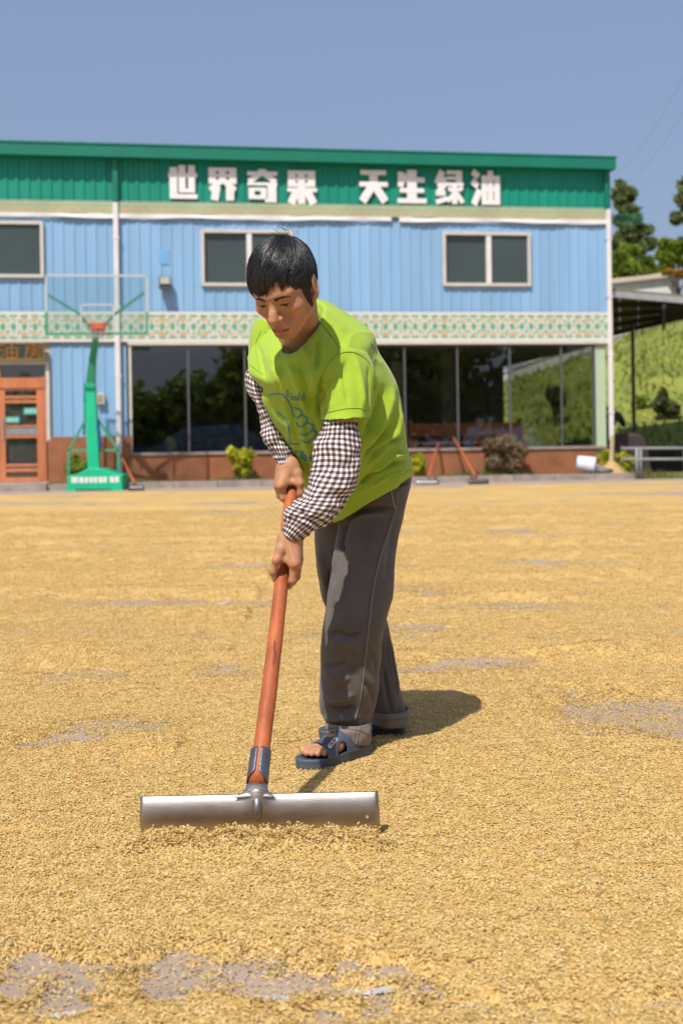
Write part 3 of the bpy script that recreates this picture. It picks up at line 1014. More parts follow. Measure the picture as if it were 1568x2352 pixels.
px_tree('pine_tree', 'tall dark pine tree rising behind the green netting right of the building', 62, 1440,
        [(1432, 455, 26, 22), (1446, 500, 34, 22), (1462, 535, 36, 24), (1478, 560, 24, 20), (1426, 530, 30, 30), (1440, 570, 44, 22), (1420, 430, 14, 16)], 8500, 0.24, PINE, 21, 'trees on the hilltop')
px_tree('pine_tree', 'sparse pine tree cut off by the right edge of the picture', 55, 1585,
        [(1572, 420, 16, 14), (1562, 500, 20, 16), (1578, 455, 22, 18), (1590, 480, 30, 50), (1566, 560, 24, 22), (1548, 570, 18, 12), (1590, 560, 40, 40)], 6500, 0.22, PINE, 22, 'trees on the hilltop')
px_tree('leafy_tree', 'bright green leafy tree right beside the building corner above the white roof', 57, 1430,
        [(1428, 600, 26, 24), (1455, 612, 30, 22), (1490, 610, 30, 18), (1515, 622, 24, 14), (1420, 628, 20, 14), (1440, 580, 24, 14)], 10000, 0.24, GREENS, 23, 'trees on the hilltop')
px_tree('leafy_tree', 'pale green leafy tree at the right edge above the canopy', 53, 1560,
        [(1540, 570, 26, 16), (1562, 585, 24, 22), (1575, 615, 20, 24), (1530, 590, 18, 12)], 7000, 0.2, YELG, 24, 'trees on the hilltop')
px_tree('flowering_bush', 'small bush with orange yellow flowers above the white roof', 52.5, 1548, [(1540, 625, 16, 7), (1562, 632, 12, 9)], 700, 0.12, [(0.3, 0.12, 0.01), (0.5, 0.25, 0.02), (0.25, 0.24, 0.03)], 25, cat='bush', trunk_r=0.05)

def slope_bush(label, u, v, Y, ru, rv, n, size, cols, seed, spiky=False):
    p = P(u, v, Y)
    b = thing('slope_bush', label, 'bush', (p.x, Y, hz(p.x, Y) - 0.05), 0, 'bushes on the grassy slope')
    k = Y / FPX
    rr = random.Random(seed)
    cl = [(rr.uniform(-.6, .6) * ru * k, rr.uniform(-.5, .5) * ru * k, rv * k * (0.7 + rr.uniform(0, 1.1)), ru * k * .4, ru * k * .4, rv * k * .45) for _ in range(9)]
    mb = MB()
    for c in cl:
        mb.tube([(0, 0, -0.1), (c[0] * .5, c[1] * .5, c[2] * .6), c[:3]], [0.03, 0.02, 0.008], 5)
    obj('stem', mb, M_BARK, b)
    crown(b, cl, n, size, cols, seed, 0.2)
    return b
slope_bush('dark upright bush with a bare stem on the grassy slope', 1525, 905, 41.5, 32, 34, 1500, 0.1, OLIVE, 31)
slope_bush('low round green bush on the slope left of the dark upright bush', 1473, 865, 43, 18, 14, 700, 0.1, GREENS, 32)
slope_bush('small dark tree like bush on the slope seen through the window', 1272, 930, 43, 30, 40, 1500, 0.1, OLIVE, 33)

# white wall along the crest
mb = MB()
M_WHWALL = mat('whitewashed wall', (0.62, 0.6, 0.56), 0.8, var=0.12, scale=0.8)
px0 = [(1150, 858), (1250, 822), (1350, 795), (1410, 776), (1474, 757), (1530, 742), (1600, 722), (1760, 680)]
cw = thing('boundary_wall', 'whitewashed wall climbing along the top of the grassy slope', 'wall', (P(1474, 760, 52).x, 52, hz(P(1474, 760, 52).x, 52)))
for (u0, v0), (u1, v1) in zip(px0[:-1], px0[1:]):
    p, q = P(u0, v0, 52.4), P(u1, v1, 52.4)
    za, zb = hz(p.x, 52.4) - 1, hz(q.x, 52.4) - 1
    mb = MB()
    mb.add([(p.x + .01, 52.4, za), (q.x - .01, 52.4, zb), (q.x - .01, 52.7, zb), (p.x + .01, 52.7, za), (p.x + .01, 52.4, p.z), (q.x - .01, 52.4, q.z), (q.x - .01, 52.7, q.z), (p.x + .01, 52.7, p.z)],
           [(0, 3, 2, 1), (4, 5, 6, 7), (0, 1, 5, 4), (1, 2, 6, 5), (2, 3, 7, 6), (3, 0, 4, 7)])
    obj('wall_panel', mb, M_WHWALL, cw, world_co=True)
    mb = MB().beam((p.x, 52.55, p.z + 0.04), (q.x, 52.55, q.z + 0.04), 0.42, 0.08)
    obj('coping', mb, M_CREAM, cw, world_co=True)

# long white shed on the hilltop
Ys = 56
a, b_ = P(1405, 652, Ys), P(1553, 634, Ys)
sh = thing('white_shed', 'low white shed with a beige sloping roof above the canopy', 'shed', (P(1480, 660, Ys).x, Ys, hz(P(1480, 660, Ys).x, Ys)))
mb = MB().add([(a.x, Ys, 4), (b_.x, Ys, 4), (b_.x, Ys + 4, 4), (a.x, Ys + 4, 4), (a.x, Ys, a.z), (b_.x, Ys, b_.z), (b_.x, Ys + 4, b_.z + .6), (a.x, Ys + 4, a.z + .6)],
              [(0, 3, 2, 1), (4, 5, 6, 7), (0, 1, 5, 4), (1, 2, 6, 5), (2, 3, 7, 6), (3, 0, 4, 7)])
obj('wall', mb, mat('white sheet metal', (0.62, 0.62, 0.64), 0.6, var=0.08, scale=1), sh, world_co=True)
mb = MB()
mb.add([(a.x - .1, Ys - .25, a.z - .02), (b_.x + .1, Ys - .25, b_.z - .02), (b_.x + .1, Ys + 4.2, b_.z + .62), (a.x - .1, Ys + 4.2, a.z + .62),
        (a.x - .1, Ys - .25, a.z + .16), (b_.x + .1, Ys - .25, b_.z + .16), (b_.x + .1, Ys + 4.2, b_.z + .8), (a.x - .1, Ys + 4.2, a.z + .8)],
       [(0, 3, 2, 1), (4, 5, 6, 7), (0, 1, 5, 4), (1, 2, 6, 5), (2, 3, 7, 6), (3, 0, 4, 7)])
obj('roof', mb, mat('beige roof', (0.55, 0.46, 0.38), 0.7, var=0.1, scale=1), sh, world_co=True)

# metal canopy right of the building: high front edge, purlins under the sheets
Yf, Yb = 31.0, 39.0
f0, f1 = P(1380, 664, Yf), P(1720, 694, Yf)
b0, b1 = P(1380, 768, Yb), P(1720, 684, Yb)
can = thing('metal_canopy', 'open metal canopy with dark rafters jutting out right of the building', 'canopy', (P(1453, 1000, 36).x, 36, 0))
M_SHEET = mat('canopy sheet', (0.22, 0.18, 0.06), 0.7, var=0.2, scale=0.6)
n = 8
up = Vector((0, 0, 0.04))
for k in range(n):
    t0, t1 = k / n, (k + 0.985) / n
    c = [f0.lerp(f1, t0), f0.lerp(f1, t1), b0.lerp(b1, t1), b0.lerp(b1, t0)]
    mb = MB().add([tuple(p) for p in c] + [tuple(p + up) for p in c], [(0, 3, 2, 1), (4, 5, 6, 7), (0, 1, 5, 4), (1, 2, 6, 5), (2, 3, 7, 6), (3, 0, 4, 7)])
    obj('roof_sheet', mb, M_SHEET, can, world_co=True)
M_RAFT = mat('dark rafter', (0.02, 0.02, 0.018), 0.7)
for t in (0.0, 0.22, 0.46, 0.72, 0.97):
    p, q = f0.lerp(b0, t), f1.lerp(b1, t)
    mb = MB().beam(p - up * 2.5, q - up * 2.5, 0.09, 0.16)
    obj('purlin', mb, M_RAFT if t > 0 else M_GALV, can, world_co=True)
for t in (0.05, 0.42, 0.8):
    p, q = f0.lerp(f1, t), b0.lerp(b1, t)
    obj('rafter', MB().beam(p - up * 6.5, q - up * 6.5, 0.1, 0.2), M_RAFT, can, world_co=True)
M_POST = mat('dark post', (0.055, 0.065, 0.06), 0.5)
for u, Y in ((1452, 36.0), (1640, 36.0)):
    p = P(u, 800, Y)
    t = (Y - Yf) / (Yb - Yf)
    zt = f0.lerp(b0, t).lerp(f1.lerp(b1, t), (u - 1380) / 340).z - 0.28
    obj('post', MB().tube([(p.x, Y, 0), (p.x, Y, zt)], 0.055, 8), M_POST, can, world_co=True)

# wires and netting
net = thing('green_netting', 'faint green netting strung out from the building corner', 'netting', tuple(P(1406, 500, 31)))
mb = MB()
for k in range(6):
    p, q = P(1404, 492 + 4 * k, 31), P(1476, 487 + 5 * k, 33)
    mb.tube([p, p.lerp(q, .5) - Vector((0, 0, .06)), q], 0.006, 4)
for k in range(15):
    p, q = P(1406 + 5 * k, 491, 31), P(1406 + 5 * k, 512, 31)
    t = k / 14
    mb.tube([P(1404, 492, 31).lerp(P(1476, 487, 33), t), P(1404, 512, 31).lerp(P(1476, 512, 33), t)], 0.005, 4)
obj('mesh_cord', mb, M_STAND2, net, world_co=True)
mb = MB()
for k, (u0, v0, u1, v1) in enumerate(((1380, 420, 1600, 120), (1396, 440, 1620, 175))):
    p, q = P(u0, v0, 44), P(u1, v1, 24)
    pts = [p.lerp(q, i / 8) - Vector((0, 0, 0.5 * math.sin(math.pi * i / 8))) for i in range(9)]
    w = obj('power_line', MB().tube(pts, 0.004, 4), M_GALV)
    tag(w, 'thin overhead wire crossing the sky right of the building, %s one of two' % ('upper' if k == 0 else 'lower'), 'wire', 'overhead wires')

# ------------------------------------------------------------------ yard edge: stand, plants, tools
ZK = 0.13
Ys = 27.6
def SP(u, v, dy=0.0):
    return P(u, v, Ys + dy)
sx = P(217, 1128, Ys).x
bs = thing('basketball_stand', 'green portable basketball stand with a clear backboard in front of the blue wall', 'basketball stand', (sx, Ys, 0))
def sbx(name, m, u0, u1, v0, v1, y0, y1, parent=bs, bevel=0.01):
    p, q = SP(u0, v1, y0), SP(u1, v0, y0)
    return obj(name, MB().box((p.x, Ys + y0, p.z), (q.x, Ys + y1, q.z)), m, parent, world_co=True, bevel=bevel)
pz = [(155, 1128), (155, 1092), (174, 1090), (202, 1076), (231, 1076), (262, 1090), (281, 1090), (281, 1128)]
poly = [(SP(u, v, -0.55).x, max(0.02, SP(u, v, -0.55).z)) for u, v in pz]
base = obj('weighted_base', MB().prism(poly, Ys - 0.55, Ys + 0.6), M_STAND, bs, world_co=True, bevel=0.015)
for u in (164, 271):
    p = SP(u, 1126, -0.5)
    obj('foot', MB().box((p.x - .12, Ys - .6, 0.0), (p.x + .12, Ys - .35, 0.05)), M_STAND, bs, world_co=True)
gb = MB()
rr = random.Random(5)
x0, x1, zz0, zz1 = SP(164, 1100, -.55).x, SP(274, 1100, -.55).x, SP(200, 1109, -.55).z, SP(200, 1097, -.55).z
words = [(0.0, 0.14, 1), (0.15, 0.27, 1), (0.28, 0.36, 1), (0.38, 0.46, 1), (0.47, 0.55, 1), (0.57, 0.66, 1), (0.67, 0.75, 1), (0.80, 0.90, 1), (0.91, 1.0, 1)]
for a, b, k in words:
    w = x1 - x0
    xa, xb = x0 + w * a, x0 + w * b
    for q in range(4):
        z = zz0 + (zz1 - zz0) * (0.04 + 0.29 * q)
        gb.box((xa + rr.uniform(0, .015), Ys - 0.556, z), (xb - rr.uniform(0, .015), Ys - 0.5515, z + 0.022))
    for xx in (xa + 0.01, (xa + xb) / 2, xb - 0.03):
        gb.box((xx, Ys - 0.5555, zz0), (xx + 0.02, Ys - 0.552, zz1))
obj('base_lettering', gb, M_WHITE, base, world_co=True)
# post: wide lower box, leaning upper arm
def spline_box(name, pts, ws, m, depth=0.8):
    mb = MB()
    rings = []
    for (u, v, dy), w in zip(pts, ws):
        c = SP(u, v, dy)
        h = w / 2 * Ys / FPX
        rings.append([(c.x - h, c.y - h * depth, c.z), (c.x + h, c.y - h * depth, c.z), (c.x + h, c.y + h * depth, c.z), (c.x - h, c.y + h * depth, c.z)])
    mb.rings(rings)
    return obj(name, mb, m, bs, world_co=True, bevel=0.01)
spline_box('post', [(217, 1078, 0), (212, 960, 0.05), (209, 880, 0.1)], [27, 25, 22], M_STAND)
spline_box('upper_arm', [(209, 880, 0.1), (213, 830, 0.0), (221, 772, -0.65)], [21, 16, 13], M_STAND2)
spline_box('hydraulic_strut', [(194, 1000, .2), (196, 880, .15)], [5, 5], M_STAND2)
for u0, u1, ut in ((159, 166, 198), (273, 265, 224)):
    mb = MB()
    mb.beam(SP(u0, 1088, 0.1), SP(u0, 1035, .1), .05, .05)
    mb.beam(SP(u0, 1035, 0.1), SP(ut, 962, .1), .05, .05)
    mb.beam(SP(u0, 1034, 0.1), SP(213, 1034, .1), .05, .05)
    obj('side_brace', mb, M_STAND2, bs, world_co=True)
Yb_ = -0.75
# backboard
bb = obj('backboard', MB().box(tuple(SP(110, 766, Yb_) + Vector((0, 0, 0))), tuple(SP(336, 634, Yb_) + Vector((0, 0.012, 0)))), M_CLEAR, bs, world_co=True)
def bar(name, m, pts, w, dy=Yb_ - 0.012, par=bb):
    mb = MB()
    for a, b in zip(pts[:-1], pts[1:]):
        mb.beam(SP(*a, dy), SP(*b, dy), w, w * 0.6, up=(0, 1, 0))
    return obj(name, mb, m, par, world_co=True)
M_OFFW = mat('off white frame', (0.42, 0.47, 0.48), 0.6)
bar('frame', M_OFFW, [(107, 717), (107, 632), (338, 634), (338, 717)], 0.05)
bar('lower_frame', M_STAND2, [(107, 717), (107, 768), (338, 766), (338, 717)], 0.055)
bar('target_square', M_OFFW, [(187, 752), (187, 700), (262, 700), (262, 752)], 0.038, Yb_ - 0.004)
bar('back_strut', M_STAND2, [(112, 678), (184, 722)], 0.055, Yb_ + 0.06, bs)
bar('back_strut', M_STAND2, [(332, 672), (264, 722)], 0.055, Yb_ + 0.06, bs)
bar('cross_bar', M_STAND2, [(184, 722), (215, 762)], 0.055, Yb_ + 0.1, bs)
bar('cross_bar', M_STAND2, [(264, 722), (228, 762)], 0.055, Yb_ + 0.1, bs)
# rim with its bracket and worn net
rc = SP(226, 745, Yb_ - 0.33)
ring = [(rc.x + 0.235 * math.cos(t), rc.y + 0.235 * math.sin(t), rc.z) for t in np.linspace(0, 2 * math.pi, 28, endpoint=False)]
rim = obj('rim', MB().tube(ring, 0.016, 8, closed=True), M_RIM, bs, True, world_co=True)
pb = SP(226, 752, Yb_ - 0.02)
mb = MB()
mb.add([(pb.x - .16, pb.y, pb.z - .1), (pb.x + .16, pb.y, pb.z - .1), (pb.x + .17, pb.y, pb.z + .1), (pb.x - .17, pb.y, pb.z + .1),
        (pb.x - .13, pb.y - .14, pb.z - .03), (pb.x + .13, pb.y - .14, pb.z - .03), (pb.x + .17, pb.y - .14, pb.z + .08), (pb.x - .17, pb.y - .14, pb.z + .08)],
       [(0, 1, 2, 3), (4, 7, 6, 5), (0, 4, 5, 1), (1, 5, 6, 2), (2, 6, 7, 3), (3, 7, 4, 0)])
obj('rim_bracket', mb, M_RIM, rim, world_co=True)
mb = MB()
for t in np.linspace(0, 2 * math.pi, 10, endpoint=False):
    for s in (-1, 1):
        pts = []
        for k in range(5):
            a = t + s * 0.16 * k
            r_ = 0.23 - 0.025 * k
            pts.append((rc.x + r_ * math.cos(a), rc.y + r_ * math.sin(a), rc.z - 0.085 * k))
        mb.tube(pts, 0.0035, 4)
obj('net', mb, mat('grey net cord', (0.45, 0.42, 0.45), 0.8), rim, world_co=True)
# blue cloth hung on the post
cl = MB()
c = [SP(u, v, -0.06) for u, v in ((222, 972), (226, 966), (232, 1010), (235, 1028), (226, 1030), (222, 1010))]
cl.add([tuple(p) for p in c] + [tuple(p + Vector((0, .08, 0))) for p in c], [tuple(range(6)), tuple(reversed(range(6, 12)))] + [(i, 6 + i, 6 + (i + 1) % 6, (i + 1) % 6) for i in range(6)])
o = obj('hanging_cloth', cl, mat('blue cloth', (0.01, 0.06, 0.19), 0.9))
tag(o, 'dark blue cloth hanging on the green basketball stand post', 'cloth')

def shrub(name, label, u, vb, ru, rv, n, size, cols, seed, dy=0.0, group=None, tall=False, boxy=False):
    s0 = W(u, vb)[0]
    k = 28.5 / FPX
    ca, sa = math.cos(WROT), math.sin(WROT)
    base = wpos(s0, -0.45 + dy, ZK)
    b = thing(name, label, 'shrub', base, 0, group)
    rr = random.Random(seed)
    H = 2 * rv * k
    Rr = ru * k
    cl = []
    for _ in range(16):
        if boxy:
            cl.append((rr.uniform(-.75, .75) * Rr, rr.uniform(-.3, .3) * Rr, rr.uniform(.18, .82) * H, Rr * .36, Rr * .36, H * .19))
        else:
            t = rr.random()
            w = (0.35 + 0.65 * t) if tall else math.sin(math.pi * (0.15 + 0.7 * t))
            cl.append((rr.uniform(-.75, .75) * Rr * w, rr.uniform(-.5, .5) * min(Rr, .4) * w, (.18 + .66 * t) * H, Rr * .34, min(Rr * .34, .3), H * .17))
    mb = MB()
    for c in cl[:9]:
        mb.tube([(0, 0, -0.05), (c[0] * .4, c[1] * .4, c[2] * .5), c[:3]], [0.018, 0.012, 0.005], 5)
    obj('stem', mb, M_BARK, b)
    rng = np.random.default_rng(seed)
    v, f, c = leaf_cloud([x[:3] for x in cl], [x[3:] for x in cl], n, size, cols, rng, hollow=0.3)
    fo = leaf_obj('foliage', v, f, c, b)
    return b
g = 'shrubs planted along the brick base'
shrub('yellow_shrub', 'loose yellow green shrub under the big window left of the man', 555, 1092, 38, 40, 1500, 0.06, LIME, 41, 0, g, True)
shrub('yellow_shrub', 'narrow yellow green shrub peeking out right behind the man', 955, 1086, 22, 29, 900, 0.055, LIME, 42, 0, g)
shrub('yellow_shrub', 'olive green shrub behind the basketball stand', 184, 1092, 34, 37, 1500, 0.055, YELG, 43, 0.0, g)
shrub('clipped_shrub', 'clipped reddish brown shrub below the right window', 1153, 1056, 60, 52, 7500, 0.05, PURP, 44, 0, None, boxy=True)
shrub('yellow_shrub', 'bright green shrub left of the stick at the building corner', 1382, 1070, 26, 30, 1500, 0.055, LIME, 45, 0.0, g)
shrub('yellow_shrub', 'bright green shrub right of the stick at the building corner', 1424, 1062, 20, 28, 1200, 0.055, LIME, 46, 0.1, g)

# low grass along the planting strip
rng = np.random.default_rng(77)
ng = 5200
gs = np.concatenate([rng.uniform(W(112, 1090)[0], S_END + 0.4, 3200), rng.uniform(S_END + 0.2, S_END + 6, 2000)])
gy = np.concatenate([-rng.uniform(0.15, 1.0, 3200), -rng.uniform(-2.0, 1.6, 2000)])
amp = np.clip(0.4 + 0.9 * vnoise(np.stack([gs * 0.9, gs * 0, gs * 0], 1), 9), 0.05, 1)
hgt = 0.13 * amp * (0.5 + rng.random(ng))
hgt[3200:] *= 1.6
o3 = np.array([A.x, A.y, 0])[None] + gs[:, None] * np.array(WD)[None] - gy[:, None] * np.array([WN.x, WN.y, 0])[None]
o3[:, 2] = np.where(np.arange(ng) < 3200, 0.125, 0.0)
th = rng.uniform(0, math.pi, ng)
wv = np.stack([np.cos(th), np.sin(th), 0 * th], 1) * 0.012
tip = o3 + np.stack([rng.normal(0, .03, ng), rng.normal(0, .03, ng), hgt], 1)
v = np.stack([o3 - wv, o3 + wv, tip], 1).reshape(-1, 3)
cols = np.array([[0.10, 0.15, 0.02], [0.17, 0.2, 0.035], [0.2, 0.18, 0.06]])[rng.integers(0, 3, ng)]
me = bpy.data.meshes.new('grass')
me.from_pydata(v.tolist(), [], np.arange(3 * ng).reshape(-1, 3).tolist())
me.materials.append(M_LEAF)
set_col(me, np.repeat(cols, 3, 0))
tag(link('grass', me), kind='stuff')
ver = MB().box((S_END + 0.62, -1.5, 0.0), (S_END + 14, 4.5, 0.035))
so = link('verge', raw('verge', ver.v, ver.f, mat('verge grass', (0.16, 0.17, 0.04), 0.95, var=0.4, scale=4, bump=0.6, bscale=25)), None, A)
so.rotation_euler = (0, 0, WROT)
tag(so, kind='structure')

# rakes leaning on the brick base
M_STEEL = mat('worn steel', (0.42, 0.41, 0.40), 0.35, metal=0.9, var=0.2, scale=30)
M_DARKSTEEL = mat('dark steel', (0.10, 0.10, 0.11), 0.4, metal=0.7, var=0.2, scale=20)
def wall_rake(label, ut, vt, uh, vh, m, half):
    s1, z1 = W(ut, vt, 0.1)
    top = wpos(s1, -0.11, z1)
    foot = G(uh, vh)
    r_ = thing('leaning_rake', label, 'rake', foot, 0, 'rakes leaning on the brick base')
    q = foot + Vector((0, 0.02, 0.07))
    obj('handle', MB().tube([q, q.lerp(top, .5), top], [0.032, 0.030, 0.026], 10), M_HANDLE, r_, True, world_co=True)
    rings = []
    for t in np.linspace(-1, 1, 9):
        x = foot.x + t * half
        rings.append([(x, foot.y + y_, z_) for y_, z_ in ((-.02, .0), (-.035, .05), (-.02, .09), (.03, .11), (.032, .105), (-.014, .085), (-.03, .05), (-.014, .0))])
    obj('blade', MB().rings(rings), m, r_, True, world_co=True)
    obj('socket', MB().tube([q - Vector((0, .01, .03)), q.lerp(top, .1)], [0.045, 0.038], 10), m, r_, True, world_co=True)
wall_rake('leaning rake with a silver blade, nearest the man', 1006, 1018, 981, 1114, M_STEEL, 0.27)
wall_rake('leaning rake with a dark blade and a handle tilted left, beside the clipped shrub', 1041, 1005, 1098, 1112, M_DARKSTEEL, 0.23)
wall_rake('leaning rake with a dark head beside the white pipe and the basketball stand', 277, 1044, 314, 1127, M_DARKSTEEL, 0.17)
# white basins tipped over on the planting strip
M_BASIN = mat('white enamel', (0.72, 0.72, 0.8), 0.3, var=0.05, scale=5)
def basin(label, u, v, rx, tilt, yaw, r0, r1, h):
    s1, z1 = W(u, v)
    p = wpos(s1, -0.85, 0.135)
    b = thing('basin', label, 'basin', p, 0, 'white basins left on the strip')
    rot = Matrix.Rotation(yaw, 3, 'Z') @ Matrix.Rotation(tilt, 3, 'Y')
    prof = [(r0 * 0.01, 0.0), (r0, 0.0), (r0 + (r1 - r0) * .5, h * .5), (r1, h), (r1 + .03, h), (r1 + .03, h + .012), (r1 - .01, h + .012), (r0 + (r1 - r0) * .5 - .012, h * .5), (r0 - .012, .014), (r0 * 0.01, 0.014)]
    rings = []
    pts = []
    for rr_, z_ in prof:
        rings.append([rot @ Vector((rr_ * math.cos(t), rr_ * math.sin(t), z_)) for t in np.linspace(0, 2 * math.pi, 22, endpoint=False)])
    low = min(q.z for rg in rings for q in rg)
    rings = [[q - Vector((0, 0, low)) for q in rg] for rg in rings]
    obj('bowl', MB().rings(rings), M_BASIN, b, True)
    return b
basin('white bucket lying tipped on its side in front of the brick base', 1298, 1072, 0, R(98), R(-14), 0.17, 0.19, 0.42)
basin('flat white basin lying beside the tipped bucket', 1344, 1078, 0, R(14), R(0), 0.2, 0.32, 0.13)

# swept grain heap with a stick in it
hp = G(1408, 1100)
heap = MB()
prof = [(0.62, -0.02), (0.56, 0.03), (0.44, 0.10), (0.30, 0.2), (0.17, 0.33), (0.08, 0.42), (0.02, 0.46)]
rings = []
for r_, z_ in prof:
    ring_ = []
    for t in np.linspace(0, 2 * math.pi, 32, endpoint=False):
        k = 1 + 0.07 * math.sin(3 * t + 5 * z_) + 0.05 * math.sin(7 * t + 2)
        ring_.append((r_ * k * math.cos(t), r_ * k * math.sin(t), z_))
    rings.append(ring_)
heap.rings(rings)
M_HEAP = mat('swept grain', (0.50, 0.33, 0.14), 0.9, var=0.35, scale=25, bump=0.8, bscale=90)
o = obj('grain_heap', heap, M_HEAP, None, True)
o.location = (hp.x, hp.y + 0.2, 0)
tag(o, 'cone shaped heap of swept grain at the right end of the kerb', 'heap')
o = obj('wooden_stick', MB().tube([(0, 0, 0.4), (0.02, 0, 0.9), (0.03, 0, 1.06)], [0.06, 0.055, 0.05], 8), mat('pale stick', (0.48, 0.38, 0.22), 0.8, var=0.2, scale=10))
o.location = (hp.x, hp.y + 0.2, 0)
tag(o, 'pale wooden stick standing upright in the grain heap', 'stick')

# steel railing on the right
rl = thing('steel_railing', 'grey steel railing with two bars at the right edge of the yard', 'railing', tuple(G(1466, 1085)))
rl.location.y = 29.2
rl.location.x = P(1466, 1085, 29.2).x
ya = 29.2
for v0 in (1030, 1055):
    p, q = P(1425, v0, ya), P(1690, v0 - 1, ya)
    obj('rail', MB().tube([p, q], 0.032, 8), M_RAIL, rl, True, world_co=True)
for u in (1461, 1470, 1572):
    p = P(u, 1028, ya)
    obj('post', MB().tube([(p.x, ya, 0), (p.x, ya, p.z)], 0.04 if u != 1470 else 0.03, 8), M_RAIL, rl, True, world_co=True)

# dark machine under the canopy: rounded black body and a claw on its arm
mc = thing('dark_machine', 'dark rusty machine with a rounded black cover parked behind the railing', 'machine', (P(1430, 1000, 33).x, 33, 0))
prof = [(1388, 996), (1440, 995), (1458, 1001), (1466, 1012), (1472, 1040), (1480, 1085), (1388, 1085)]
poly = [(P(u, v, 33).x, max(0.05, P(u, v, 33).z)) for u, v in prof]
mm = mat('rusty black cover', (0.03, 0.024, 0.024), 0.6, var=0.6, scale=1.5, dirt=(0.06, 0.03, 0.025))
obj('body', MB().prism(poly, 32.2, 34.6), mm, mc, world_co=True, bevel=0.06)
for u in (1415, 1450):
    c = P(u, 1075, 32.1)
    obj('wheel', MB().tube([(c.x, 32.0, .32), (c.x, 32.25, .32)], .3, 20), M_BLACK, mc, world_co=True)
cw_ = [(1380, 930), (1398, 935), (1412, 943), (1424, 950), (1431, 960), (1435, 972), (1434, 982), (1428, 972), (1422, 965), (1415, 962), (1412, 972), (1408, 982), (1404, 975), (1402, 962), (1394, 958), (1380, 954)]
poly = [(P(u, v, 33).x, P(u, v, 33).z) for u, v in cw_]
claw = thing('digger_claw', 'black toothed digger claw reaching out past the white corner pipe', 'digger claw', (P(1395, 1000, 33).x, 33.1, 0))
obj('claw', MB().prism(poly, 32.9, 33.35), M_BLACK, claw, world_co=True, bevel=0.03)
o_ = P(1395, 945, 33)
obj('arm', MB().beam((o_.x + 0.02, 33.12, o_.z + 0.1), (o_.x + 0.02, 33.12, 0.3), 0.12, 0.2), M_BLACK, claw, world_co=True)
# dark block behind the railing: the shade there is put into its colour
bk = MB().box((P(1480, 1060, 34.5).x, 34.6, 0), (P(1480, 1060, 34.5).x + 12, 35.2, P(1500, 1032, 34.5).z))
tag(obj('shade_block', bk, mat('painted shade block', (0.03, 0.028, 0.02), 0.95, var=0.4, scale=3, bump=0.5, bscale=12)), 'low dark block behind the steel railing, shade put into its colour', 'shade block')

# trees on the far side of the yard, behind the camera: only seen mirrored in the window glass
for k, (x, y, h_) in enumerate(((-2, -16, 4.2), (4, -17, 4.8), (9.5, -16, 7.5), (15.5, -17, 11), (22, -16, 11), (29, -17, 11.5))):
    rr = random.Random(60 + k)
    cl = [(rr.uniform(-3.4, 3.4), rr.uniform(-1.5, 1.5), h_ * rr.uniform(.08, .9), 2.0, 1.6, 1.6) for _ in range(26)]
    tree('leafy_tree', ['broad dark tree mirrored in the left panes', 'taller tree mirrored in the panes', 'low dense tree mirrored in the panes', 'tree with high crown mirrored in the glass', 'spreading tree mirrored in the right panes', 'far tree mirrored at the right'][k],
         (x, y, 0), h_, cl, 4200, 0.42, GREENS, 60 + k, 0.2, group='trees across the yard')

# dark blue car added indoors, standing in for a reflection in the left panes
car = thing('car_reflection_stand_in', 'dark blue car shape added behind the left shop window panes in place of a reflection', 'car', wpos(W(470, 1000)[0], 2.3, 0.12), WROT)
M_CAR = mat('dark blue car paint', (0.012, 0.03, 0.085), 0.25)
side = [(-1.9, .35), (-1.95, .65), (-1.7, .82), (-1.05, .92), (-0.45, 1.36), (0.9, 1.42), (1.6, 1.0), (2.0, .92), (2.05, .4)]
rings = []
for y_, k in ((-.78, .93), (-.74, 1.0), (0, 1.03), (.74, 1.0), (.78, .93)):
    rings.append([(x * (0.98 if k < 1 else 1), y_ * (1.0), z * k) for x, z in side])
obj('body', MB().rings(rings), M_CAR, car, True, bevel=0.03)
for x in (-1.25, 1.3):
    for y_ in (-.72, .72):
        w = obj('wheel', MB().tube([(x, y_ - .1, .32), (x, y_ + .1, .32)], .32, 18), M_BLACK, car)
obj('windscreen', MB().add([(-1.0, -.62, .96), (-.5, -.55, 1.35), (-.5, .55, 1.35), (-1.0, .62, .96)], [(0, 1, 2, 3)]), M_WINDARK, car)
obj('side_window', MB().add([(-.85, -.785, .95), (-.4, -.765, 1.3), (.8, -.765, 1.33), (1.3, -.785, .98)], [(0, 1, 2, 3)]), M_WINDARK, car)
